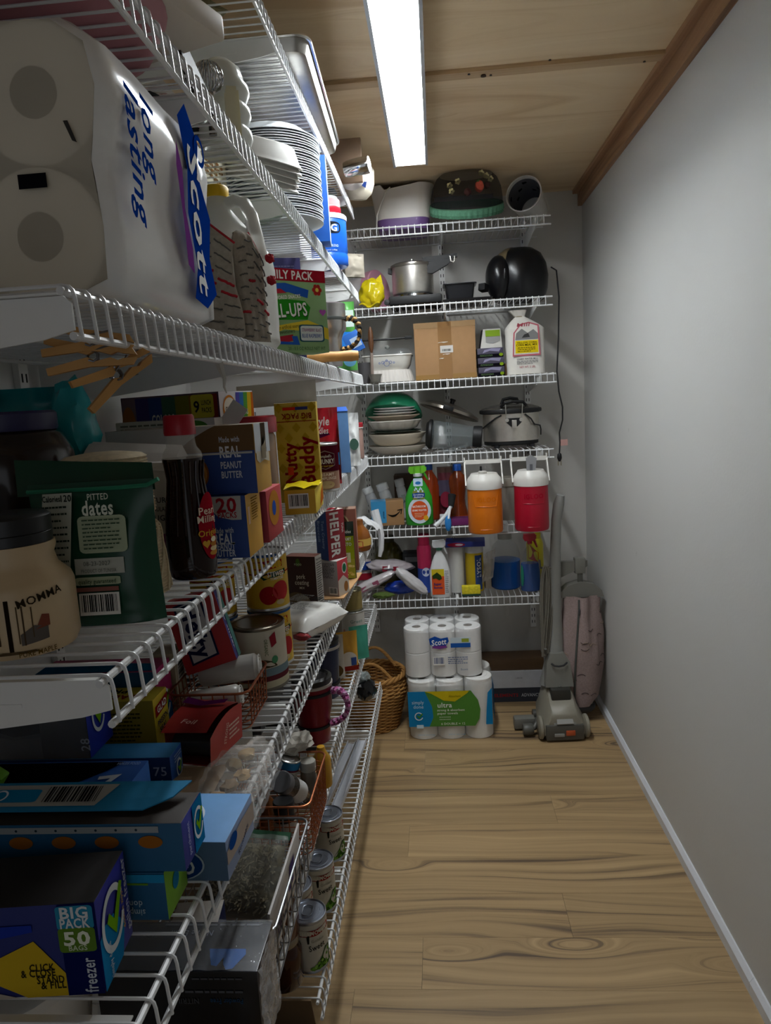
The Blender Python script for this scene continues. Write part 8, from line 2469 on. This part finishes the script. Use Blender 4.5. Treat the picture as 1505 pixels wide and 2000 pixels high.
WX(th, 0.0402, rad(-64), 0.11, 'LYSOL', 0.026, 'dfe2e6', width=0.085, rot=PI / 2, bold=0.04, lift=0.0012)
th = thing('sponge', 'yellow sponge with dark green scouring side at the shelf front', 'sponge', (0.115, 3.006, z))
MB().box(-0.040, -0.014, 0.008, 0.040, 0.014, 0.044, bev=0.004).build('foam', mat('d2c228', 0.95, 0, 'food'), th)
MB().box(-0.040, -0.0145, 0.0, 0.040, 0.0145, 0.0085, bev=0.002).build('scourer', mat('1f4030', 0.95, 0, 'cloth'), th)
th = thing('clear_wrap', 'crumpled sheet of clear plastic draped between canister and blue jug', 'plastic sheet', (0.194, 3.07, z))
MB().grid(lambda u, v: (-0.030 + 0.05 * u + 0.015 * v, 0.01 * sin(6 * u) + 0.012 * noise.noise(V3((u * 5, v * 5, 2))) - 0.03, 0.04 + 0.13 * v + 0.03 * u), 14, 14).build('sheet', film('cfcac4', 0.45, 0.15, 0.7, 40), th, angle=0.8)
th, F = carton('cream_box', 'cream paper carton standing between canister and blue jug', (0.026, 0.05, 0.105), (0.195, 3.125, z), rad(4), 'b5aca0', 'bdb4a8')
th = plain_bottle('blue_cleaner_jug', 'wide clear jug half full of blue cleaner with pale lid', (0.276, 3.125, z), [(0, 0), (0.060, 0), (0.066, 0.006), (0.066, 0.125)], '1d5cb0', '2a62a8', 0.066, 0.002, 0.2)
MB().lathe([(0.0663, 0.124), (0.066, 0.155), (0.056, 0.190), (0.035, 0.210), (0.028, 0.225)], 32, cap=False).build('clear_top', M_GLS, th)
MB().lathe([(0, 0.22), (0.031, 0.22), (0.031, 0.245), (0, 0.246)], 24).build('lid', mat('9a9c98', 0.4, 0, 'plastic'), th)
th = sprayer('window_spray', 'slim blue window cleaner bottle with red trigger head', (0.376, 3.050, z), rad(0), 0.086, 0.06, 0.250, '123a7c', 'a01c2c', '9c1a2a', 'a81e30', None, narrow=0.22, m=M_GLS)
MB().lathe([(0, 0.002), (0.93, 0.002), (0.985, 0.006), (0.985, 0.075), (0.95, 0.118), (0.90, 0.124), (0, 0.124)], 32, sx=0.0425, sy=0.0295).build('blue_liquid', mat('1d55a8', 0.08, 0, 'glass', 0.2), th)
WP(th, 0.0435, rad(-150), 0.025, 0.12, 0.020, '2f8a70', 'ell', lift=0.001)
th = plain_bottle('yellow_cleaner', 'bright yellow cleaner bottle behind the window spray', (0.415, 3.185, z), [(0, 0), (0.036, 0), (0.038, 0.005), (0.038, 0.18), (0.030, 0.205), (0, 0.206)], 'c2b51c', 'b5a818', 0.028, 0.03, 0, 0.3)
WP(th, 0.0382, rad(-110), 0.10, 0.19, 0.05, '9a3028', [(0, 0.2), (1, 0), (1, 0.5), (0, 1)])
# heap of packaged wipes and pads at the left end
for k, (nm, lab, px, y, sz, rot, col, st) in enumerate((
        ('wipes_pack', 'clear pack of red striped wipes lying on top of the heap', (-0.240, 3.125, 0.118), 0, (0.105, 0.055, 0.026), (0.05, 0.10, 0.12), 'b3aaae', '8f2638'),
        ('towel_pack', 'long flat white and rose wrapped packet slanting down the heap', (-0.325, 3.035, 0.058), 0, (0.125, 0.030, 0.022), (0.0, -0.42, 0.1), 'bdb6b8', '8f4a62'),
        ('pad_pack', 'white wrapped pack of pads tipped down towards trigger bottle', (-0.142, 3.008, 0.072), 0, (0.085, 0.030, 0.026), (0.0, 0.72, 0.0), 'c2bfc0', 'a9a4a6'),
        ('trash_bag_roll', 'shiny royal blue wrapped roll under the wipes heap', (-0.190, 3.075, 0.030), 0, (0.075, 0.034, 0.030), (0, 0, 0.1), '1c3a9c', '2a4fc0'))):
    th = thing(nm, lab, 'pack', (px[0], px[1], z + px[2]), rot=rot)
    hx, hy, hzz = sz
    MB().blob((0, 0, 0), hx, hy, hzz, 0.16, 2.4, k + 3, 4).build('wrap', mat(col, 0.18, 0, 'film'), th, angle=0.8)
    if k in (0, 1):
        for q in (-0.35, 0.1):
            MB().box(hx * q, -hy * 1.0, -hzz * 0.5, hx * (q + 0.22), -hy * 0.93, hzz * 0.4).build('stripe', mat(st, 0.25, 0, 'film'), th)
th = thing('striped_bag', 'blue red and white striped packet standing at the far left', 'packet', (-0.362, 3.13, z), rad(10))
pouch(th, 0.07, 0.15, 0.03, 'bdb4b6', seed=19, rough=0.3)
fr = (V3((-0.035, -0.021, 0)), V3((0.07, 0, 0)), V3((0, 0.003, 0.15)))
PN(th, fr, 0, 0.7, 1, 0.95, '22408a', lift=0.002)
PN(th, fr, 0, 0.4, 1, 0.6, '9a2230', lift=0.002)
PN(th, fr, 0, 0.1, 1, 0.28, '9a2230', lift=0.002)
th, F = carton('black_tub', 'black box standing at the back behind the wipes heap', (0.10, 0.09, 0.15), (-0.135, 3.25, z), 0, '1a1a1d')
PN(th, F('near'), 0.1, 0.75, 0.9, 0.9, '6a6a6c', lift=0.0003)
th = plain_bottle('oil_bottle', 'broad bottle of olive coloured oil at the back of the shelf', (-0.255, 3.27, z), [(0, 0), (0.065, 0), (0.07, 0.006), (0.07, 0.14), (0.05, 0.18), (0.03, 0.20), (0, 0.20)], '4f4a1c', '3a361c', 0.03, 0.03, 0.2)
th = thing('green_sponge', 'green scouring cloth under the wipes heap at the rail', 'cloth', (-0.270, 3.012, z))
MB().blob((0, 0, 0.012), 0.045, 0.02, 0.014, 0.3, 3, 2, 3, flat=-0.0115).build('cloth', mat('4a5c24', 0.9, 0, 'cloth'), th)

# ================================================================= ON THE FLOOR
# wicker basket: woven strands as real geometry
th = thing('wicker_basket', 'round woven wicker basket with looped handles on the floor', 'basket', (-0.332, 2.985, 0.0005))
MWK = mat('a8793f', 0.75, 0, 'wood')
MWK2 = mat('8f6432', 0.75, 0, 'wood')


def bas_r(zz):
    return 0.098 + 0.046 * min(1, zz / 0.17) - 0.012 * max(0, (zz - 0.19) / 0.05)


NST = 26
for k in range(NST):
    a = 2 * PI * k / NST
    MB().tube([(bas_r(zz) * cos(a), bas_r(zz) * sin(a), zz + 0.003) for zz in (0, 0.04, 0.08, 0.12, 0.16, 0.20, 0.235)], 0.0035, 6).build('upright', MWK2, th)
rows = 30
for r0 in range(rows):
    zz = 0.005 + 0.225 * r0 / (rows - 1)
    pts = []
    for i in range(NST * 4):
        a = 2 * PI * i / (NST * 4)
        w = 0.0042 * cos(NST / 2 * a + PI * (r0 % 2))
        pts.append(((bas_r(zz) + w) * cos(a), (bas_r(zz) + w) * sin(a), zz))
    MB().tube(pts, 0.0042, 6, closed=True).build('weaver', MWK if r0 % 3 else mat('b58649', 0.75, 0, 'wood'), th)
for q in range(3):
    pts = []
    for i in range(72):
        a = 2 * PI * i / 72
        rr = 0.136 + 0.007 * cos(9 * a + q * 2.1)
        pts.append((rr * cos(a), rr * sin(a), 0.243 + 0.007 * sin(9 * a + q * 2.1)))
    MB().tube(pts, 0.0062, 7, closed=True).build('braided_rim', MWK, th)
for s, (y0, lean) in enumerate(((-0.095, -0.01), (0.085, 0.015))):
    for q in range(3):
        pts = []
        for i in range(25):
            t = i / 24
            pts.append((-0.095 + 0.19 * t + 0.004 * cos(10 * t * PI + q * 2.1), y0 + lean * sin(PI * t) + 0.004 * sin(10 * t * PI + q * 2.1), 0.238 + 0.085 * sin(PI * t)))
        MB().tube(pts, 0.0055, 7).build('handle', MWK, th)
MB().lathe([(0, 0.0), (0.098, 0.0), (0.098, 0.006), (0, 0.006)], 28).build('base', MWK2, th)

# paper towel pack with toilet paper pack on top
zt0 = 0.0005
th = thing('kitchen_roll_pack', 'six rolls of paper towels in clear film with blue green and yellow print', 'paper towels', (0.004, 2.945, zt0))
RT = 0.0585


def upright_roll(th, x, y, z0, r, h, core, paper='e4e2de', film_top=False):
    o = MB().lathe([(core, 0), (r - 0.002, 0), (r, 0.002), (r, h - 0.003), (r - 0.003, h), (core, h), (core, h - 0.03), (0, h - 0.03)], 34, cap=False).build('paper_roll', mat(paper, 0.9, 0, 'paper'), th, loc=(x, y, z0))
    MB().lathe([(core - 0.0012, 0.0), (core - 0.0002, 0.0), (core - 0.0002, h - 0.001), (core - 0.0012, h - 0.001)], 20, cap=False).build('card_core', mat('8f8270', 0.9, 0, 'paper'), o)
    return o


for ix in range(3):
    for iy in range(2):
        upright_roll(th, -0.119 + 0.119 * ix, -0.06 + 0.119 * iy, 0, RT, 0.255 if ix < 2 else 0.262, 0.020)


def wrap_outline(w, d, r, n=6):
    return pan_ring(w, d, r, 0, n)


WT = 0.366
ring_loft([[(x, y, 0.002) for x, y, _ in pan_ring(WT - 0.02, 0.236, 0.05, 0)], [(x, y, 0.02) for x, y, _ in pan_ring(WT, 0.246, 0.058, 0)], [(x, y, 0.24) for x, y, _ in pan_ring(WT, 0.246, 0.058, 0)], [(x, y, 0.264) for x, y, _ in pan_ring(WT - 0.05, 0.20, 0.05, 0)]]).build('clear_wrap', film('e8eef0', 0.86, 0.08, 0.6, 16), th)
fr = (V3((-0.178, -0.1255, 0)), V3((0.356, 0, 0)), V3((0, 0, 0.26)))
# printed band (follows the pack front, gently arched)
def band(pts, color, lift):
    O, U, V = fr
    n = V3((0, -1, 0)) * lift
    MB().poly([O + n + U * a + V * b for a, b in pts]).build('printed_band', mat(color, 0.25, 0, 'print'), th, smooth=False)


band([(0.0, 0.24), (0.78, 0.24), (0.83, 0.36), (0.845, 0.52), (0.82, 0.68), (0.74, 0.84), (0.0, 0.84)], '55893a', 0.0006)
band([(0.0, 0.24), (0.24, 0.24), (0.29, 0.40), (0.28, 0.58), (0.20, 0.84), (0.0, 0.84)], '1f7fb4', 0.0010)
band([(0.20, 0.84), (0.72, 0.84), (0.70, 0.80), (0.55, 0.66), (0.42, 0.68), (0.28, 0.80)], 'c9b51f', 0.0014)
band([(0.905, 0.26), (0.985, 0.26), (0.985, 0.88), (0.935, 0.80), (0.915, 0.5)], '1f7fb4', 0.0012)
TX(th, fr, 'simply', 0.115, 0.66, 0.022, 'b9d4e4', width=0.050, bold=0.01, lift=0.002)
TX(th, fr, 'done', 0.12, 0.585, 0.022, 'b9d4e4', width=0.042, bold=0.01, lift=0.002)
check_logo(th, fr, 0.12, 0.42, 0.018, lift=0.002, chk='3f8a2c')
TX(th, fr, 'ultra', 0.43, 0.605, 0.030, 'e9ece2', width=0.060, bold=0.03, lift=0.002)
TX(th, fr, 'strong & absorbent', 0.50, 0.52, 0.014, 'dfe6d2', width=0.115, bold=0.03, lift=0.002)
TX(th, fr, 'paper towels', 0.46, 0.465, 0.014, 'dfe6d2', width=0.085, bold=0.03, lift=0.002)
TX(th, fr, '6 DOUBLE = 12', 0.52, 0.285, 0.014, 'dfe6d2', width=0.10, bold=0.02, lift=0.002)
FP(th, fr, 0.36, 0.34, 0.5, 0.42, 'a9c39a', 2, lift=0.002)
TX(th, fr, 'Absorbent', 0.55, 0.755, 0.013, '8a7a14', width=0.05, bold=0.02, lift=0.002)
PN(th, fr, 0.09, 0.215, 0.17, 0.275, 'c5dce8', lift=0.0022)
fs_ = (V3((0.1836, -0.075, 0)), V3((0, 0.15, 0)), V3((0, 0, 0.26)))
PN(th, fs_, 0.0, 0.24, 1.0, 0.84, '1f7fb4', lift=0.0006)
check_logo(th, fs_, 0.3, 0.5, 0.02, lift=0.001)
for k in range(2):
    TX(th, fr, 'ultra strong', 0.2 + 0.36 * k, 0.10, 0.008, '8fc0dc', width=0.07, bold=0.0, lift=0.0006)

th = thing('toilet_paper_pack', 'twelve rolls of white toilet paper in film with small blue logo', 'toilet paper', (-0.018, 2.960, zt0 + 0.2645))
RP = 0.0535
for ix in range(3):
    for iy in range(2):
        for iz in range(2):
            upright_roll(th, -0.1085 + 0.1085 * ix, -0.0545 + 0.1085 * iy, 0.002 + 0.1045 * iz, RP, 0.1035, 0.019, 'e9e8e6')
ring_loft([[(x, y, 0.0) for x, y, _ in pan_ring(0.315, 0.205, 0.045, 0)], [(x, y, 0.012) for x, y, _ in pan_ring(0.331, 0.222, 0.053, 0)], [(x, y, 0.104) for x, y, _ in pan_ring(0.328, 0.219, 0.05, 0)], [(x, y, 0.20) for x, y, _ in pan_ring(0.331, 0.222, 0.053, 0)], [(x, y, 0.213) for x, y, _ in pan_ring(0.31, 0.20, 0.045, 0)]]).poly(pan_ring(0.31, 0.20, 0.045, 0.213)).build('clear_wrap', film('f2f4f6', 0.80, 0.08, 0.8, 18), th)
fr = (V3((-0.165, -0.1128, 0)), V3((0.33, 0, 0)), V3((0, 0, 0.213)))
PN(th, fr, 0.33, 0.62, 0.58, 0.86, '1f4fa8', [(0.05, 0.3), (0.2, 0.1), (0.85, 0.2), (1.0, 0.55), (0.95, 0.9), (0.6, 0.8), (0.3, 1.0), (0.0, 0.8)], lift=0.0006)
PN(th, fr, 0.36, 0.60, 0.56, 0.67, '7a3f8c', [(0, 0.3), (0.5, 0), (1, 0.4), (0.9, 1), (0.1, 0.9)], lift=0.0010)
TX(th, fr, 'Scott', 0.455, 0.74, 0.034, 'eef0f2', width=0.062, bold=0.04, lift=0.0016, rot=0.10, shear=0.1)
PN(th, fr, 0.60, 0.62, 0.85, 0.82, 'c9d6de', lift=0.0006)
PN(th, fr, 0.60, 0.62, 0.85, 0.71, '2459a8', lift=0.0010)
PN(th, fr, 0.74, 0.73, 0.83, 0.80, '9aa83c', lift=0.0012)
BC(th, fr, 0.37, 0.27, 0.52, 0.44, color='34487c', lift=0.0012)
FP(th, fr, 0.56, 0.28, 0.82, 0.44, '6a7696', 4, lift=0.0008)
TX(th, fr, 'Scott', 0.76, 0.17, 0.012, '6a7696', width=0.03, bold=0.02, lift=0.0008)

# white and black carton behind
th, F = carton('appliance_carton', 'long low white and charcoal carton with red lettering behind the paper rolls', (0.42, 0.12, 0.150), (0.235, 3.245, 0.0005), rad(0), '3a3b40', 'bfc0c4', '9a9ba0', 'c9c9cc')
f = F('near')
PN(th, f, 0.0, 0.0, 1.0, 0.46, '3b3d44', lift=0.0003)
TX(th, f, 'ELEMENTS', 0.575, 0.22, 0.022, '9a2a2c', width=0.11, bold=0.03, lift=0.0008)
TX(th, f, 'ADVANCED', 0.86, 0.22, 0.022, 'b9babd', width=0.10, bold=0.02, lift=0.0008)
TX(th, f, 'LARGE', 0.72, 0.78, 0.008, '5a5c62', width=0.03, bold=0.0, lift=0.0008)
th, F = carton('flat_brown_carton', 'flat brown carton lying on top of the white and charcoal carton', (0.40, 0.11, 0.055), (0.245, 3.25, 0.1515), 0, '5c452f', '5f4831')
th, F = carton('dark_carton', 'dark carton on the floor behind the wicker basket', (0.14, 0.10, 0.22), (-0.09, 3.30, 0.0005), 0, '2c2a2a')

# ---- upright vacuum cleaner
th = thing('upright_vacuum', 'grey upright vacuum cleaner with mauve cloth bag and coiled cord', 'vacuum', (0.462, 2.885, 0.0005), rad(3))
MG = mat('8b8678', 0.4, 0, 'plastic')
MGD = mat('55544f', 0.4, 0, 'plastic')
MGB = mat('77766f', 0.35, 0, 'plastic')
# cleaning head: tapered hood rising to the back
hood = [(-0.092, 0.030), (-0.095, 0.085), (-0.078, 0.120), (-0.060, 0.185), (-0.050, 0.205), (0.050, 0.205), (0.060, 0.185), (0.078, 0.120), (0.095, 0.085), (0.092, 0.030)]
mb = MB()
secs = []
for y, s, zs, dz in ((-0.098, 0.88, 0.46, 0.014), (-0.092, 0.94, 0.52, 0.012), (-0.05, 1.0, 0.70, 0.006), (0.02, 0.98, 0.92, 0.0), (0.08, 0.90, 1.0, 0.0), (0.13, 0.80, 0.86, 0.0), (0.15, 0.74, 0.6, 0.0)):
    secs.append([(x * s, y, max(0.022, zz * zs + dz)) for x, zz in hood])
n = len(hood)
vs = [p for s in secs for p in s]
fs = [(k * n + i, k * n + (i + 1) % n, (k + 1) * n + (i + 1) % n, (k + 1) * n + i) for k in range(len(secs) - 1) for i in range(n)]
fs += [tuple(range(n)), tuple(reversed(range((len(secs) - 1) * n, len(secs) * n)))]
mb.add(vs, fs).build('hood', MG, th, angle=0.6)
MB().box(-0.078, -0.108, 0.008, 0.078, -0.080, 0.074, bev=0.008).build('bumper', MGD, th)
MB().prism([(-0.045, -0.104, 0.074), (0.045, -0.104, 0.074), (0.040, -0.052, 0.142), (-0.040, -0.052, 0.142)], (0, 0.004, 0.006)).build('front_panel', MGB, th, smooth=False)
MB().prism([(-0.034, -0.107, 0.078), (0.034, -0.107, 0.078), (0.032, -0.090, 0.100), (-0.032, -0.090, 0.100)], (0, -0.003, 0.004)).build('window', mat('9c9c98', 0.25, 0, 'plastic'), th, smooth=False)
MB().box(-0.010, -0.078, 0.116, 0.010, -0.068, 0.126).build('slot', mat('222120', 0.6, 0, 'plastic'), th, smooth=False)
MB().box(-0.040, -0.042, 0.150, 0.040, 0.02, 0.200, bev=0.006).build('latch_block', mat('33332f', 0.45, 0, 'plastic'), th)
MB().lathe([(0, 0), (0.009, 0), (0.009, 0.004), (0, 0.005)], 16).build('latch_button', MGB, th, loc=(0.0, -0.006, 0.2005))
MB().box(0.002, -0.113, 0.030, 0.040, -0.107, 0.052, bev=0.003).build('orange_pedal', mat('b3502a', 0.4, 0, 'plastic'), th)
MB().box(-0.045, -0.112, 0.026, -0.004, -0.107, 0.040, bev=0.003).build('grey_pedal', mat('8f8f8c', 0.35, 0, 'plastic'), th)
for s in (-1, 1):
    MB().lathe([(0, -0.009), (0.042, -0.009), (0.048, -0.005), (0.048, 0.005), (0.042, 0.009), (0, 0.009)], 32).xf(Matrix.Translation((s * 0.094, -0.062, 0.0485)) @ Matrix.Rotation(PI / 2, 4, 'Y')).build('wheel', MG, th)
    MB().lathe([(0, -0.008), (0.022, -0.008), (0.022, 0.008), (0, 0.008)], 20).xf(Matrix.Translation((s * 0.085, 0.12, 0.0225)) @ Matrix.Rotation(PI / 2, 4, 'Y')).build('rear_wheel', MGD, th)
# side nozzle parts lying to the left
MB().box(-0.190, 0.01, 0.008, -0.100, 0.055, 0.055, bev=0.008).build('side_nozzle', MGB, th)
MB().lathe([(0, -0.022), (0.020, -0.022), (0.024, -0.016), (0.024, 0.016), (0.020, 0.022), (0, 0.022)], 20).xf(Matrix.Translation((-0.140, -0.035, 0.030)) @ Matrix.Rotation(PI / 2, 4, 'Y')).build('hose_coupling', MGD, th)
MB().tube([(-0.118, -0.035, 0.030), (-0.10, -0.02, 0.05), (-0.095, 0.0, 0.06)], 0.010, 10).build('elbow', MGD, th)
# handle column
col = [(-0.010, 0.055, 0.185), (-0.002, 0.070, 0.30), (0.004, 0.070, 0.46), (0.006, 0.066, 0.62), (0.010, 0.062, 0.78), (0.016, 0.060, 0.90), (0.026, 0.056, 0.965), (0.034, 0.048, 1.005)]
mb = MB()
mb.tube(col, [0.062, 0.040, 0.030, 0.025, 0.022, 0.021, 0.023, 0.016], 14)
mb.build('handle_column', mat('8a8a86', 0.4, 0, 'plastic'), th)
MB().prism([(-0.058, -0.012, 0.200), (0.060, -0.012, 0.200), (0.050, 0.010, 0.30), (0.030, 0.02, 0.335), (-0.030, 0.02, 0.335), (-0.046, 0.010, 0.30)], (0, 0.05, 0.0)).build('column_shroud', MGB, th)
MB().tube([(-0.030, 0.000, 0.300), (-0.018, -0.008, 0.292), (0.0, -0.010, 0.290), (0.020, -0.008, 0.292), (0.036, 0.0, 0.302)], 0.004, 6).build('shroud_slot', mat('26262a', 0.5, 0, 'plastic'), th)
# cord wound on hooks
for k in range(8):
    ox = -0.050 + 0.006 * (k % 4) + 0.002 * k
    oy = 0.038 + 0.010 * (k // 2)
    pts = []
    for i in range(26):
        t = 2 * PI * i / 26
        pts.append((ox + (0.010 + 0.0018 * k) * cos(t) + 0.004 * sin(2 * t) + 0.010 * sin(t), oy + 0.008 * sin(t), 0.515 + (0.195 - 0.003 * k) * sin(t)))
    MB().tube(pts, 0.0042, 7, closed=True).build('cord_loop', mat('6e6a60', 0.5, 0, 'plastic'), th)
MB().tube([(-0.05, 0.06, 0.34), (-0.048, 0.03, 0.335), (-0.05, 0.015, 0.36)], 0.006, 7).build('cord_hook', MGD, th)
MB().tube([(-0.03, 0.09, 0.69), (-0.055, 0.06, 0.70), (-0.06, 0.05, 0.735)], 0.005, 7).build('cord_hook', MGD, th)
# bag arm, clip, plate and cloth bag
MB().prism([(0.015, 0.09, 0.635), (0.09, 0.09, 0.668), (0.125, 0.09, 0.672), (0.150, 0.09, 0.690), (0.150, 0.09, 0.715), (0.03, 0.09, 0.712)], (0, 0.022, 0)).build('bag_arm', MGB, th)
MB().box(0.095, 0.078, 0.660, 0.140, 0.116, 0.728, bev=0.006).build('bag_clip', MGB, th)
MB().box(0.106, 0.082, 0.615, 0.128, 0.094, 0.665, bev=0.003).build('clip_tongue', MGD, th)
MB().prism([(0.022, 0.075, 0.560), (0.214, 0.075, 0.556), (0.205, 0.075, 0.585), (0.175, 0.075, 0.612), (0.118, 0.075, 0.626), (0.065, 0.075, 0.612), (0.032, 0.075, 0.585)], (0, 0.05, 0)).build('bag_plate', mat('77756e', 0.4, 0, 'plastic'), th)


def vbag(u, v):
    a = 2 * PI * u
    zz = 0.075 + 0.49 * v
    w = 0.072 + 0.026 * sin(PI * min(1, v * 1.15)) ** 0.8 if v > 0.06 else 0.045 + 0.45 * v
    dpt = 0.055 + 0.020 * sin(PI * v)
    c, s = cos(a), sin(a)
    fold = 0.008 * sin(5 * a + 3 * v) * (0.3 + v)
    crease = -0.016 * math.exp(-((a - 5.1) / 0.22) ** 2) * math.exp(-((v - 0.72) / 0.25) ** 2)
    wr = 0.004 * noise.noise(V3((c * 3, s * 3, v * 7)))
    return (0.122 - 0.010 * (1 - v) + (w + fold + wr + crease) * c, 0.105 + (dpt + fold + wr + crease) * s, zz)


mb = MB().grid(vbag, 56, 44, wrap_u=True)
mb.poly([vbag(i / 56, 0) for i in range(56)])
mb.build('cloth_bag', mat('9c8986', 0.85, 0, 'cloth'), th, angle=1.3)
pts = []
for i in range(30):
    v = 0.02 + 0.96 * i / 29
    p = Vector(vbag(0.705 - 0.03 * (1 - v), v))
    pts.append(p + V3((0, -0.003, 0)))
MB().tube(pts, 0.0042, 6).build('zip', mat('4f5350', 0.5, 0, 'plastic'), th)
MB().box(-0.004, -0.003, -0.012, 0.004, 0.003, 0.012, bev=0.002).build('zip_pull', mat('55575a', 0.4, 0.4, 'metal'), th, loc=pts[-4] + V3((0, -0.005, 0)))
# quilting marks: short curved stitches on the bag
r_ = random.Random(11)
for k in range(26):
    u0 = r_.uniform(0.53, 0.97)
    v0 = r_.uniform(0.08, 0.88)
    if abs(u0 - 0.70) < 0.03:
        continue
    kind = k % 2
    pts = []
    for i in range(9):
        t = i / 8
        uu = u0 + 0.035 * (t - 0.5) * 2 * 0.8
        vv = v0 + (0.016 * (sin(PI * t)) * (1 if kind else -1))
        p = Vector(vbag(uu % 1, min(0.99, max(0.01, vv))))
        pts.append(p + (p - V3((0.12, 0.105, p.z))).normalized() * 0.001)
    MB().tube(pts, 0.0013, 5).build('quilt_stitch', mat('4a3f40' if k % 3 else 'a08d78', 0.8, 0, 'cloth'), th)
MB().blob((0.105, 0.11, 0.062), 0.075, 0.060, 0.040, 0.03, 1, 2, 3).build('bag_foot', mat('2c2b2c', 0.5, 0, 'plastic'), th)
MB().tube([(0.06, 0.08, 0.10), (0.10, 0.07, 0.055), (0.15, 0.08, 0.075), (0.18, 0.10, 0.12)], 0.008, 8).build('bag_collar', MGB, th)
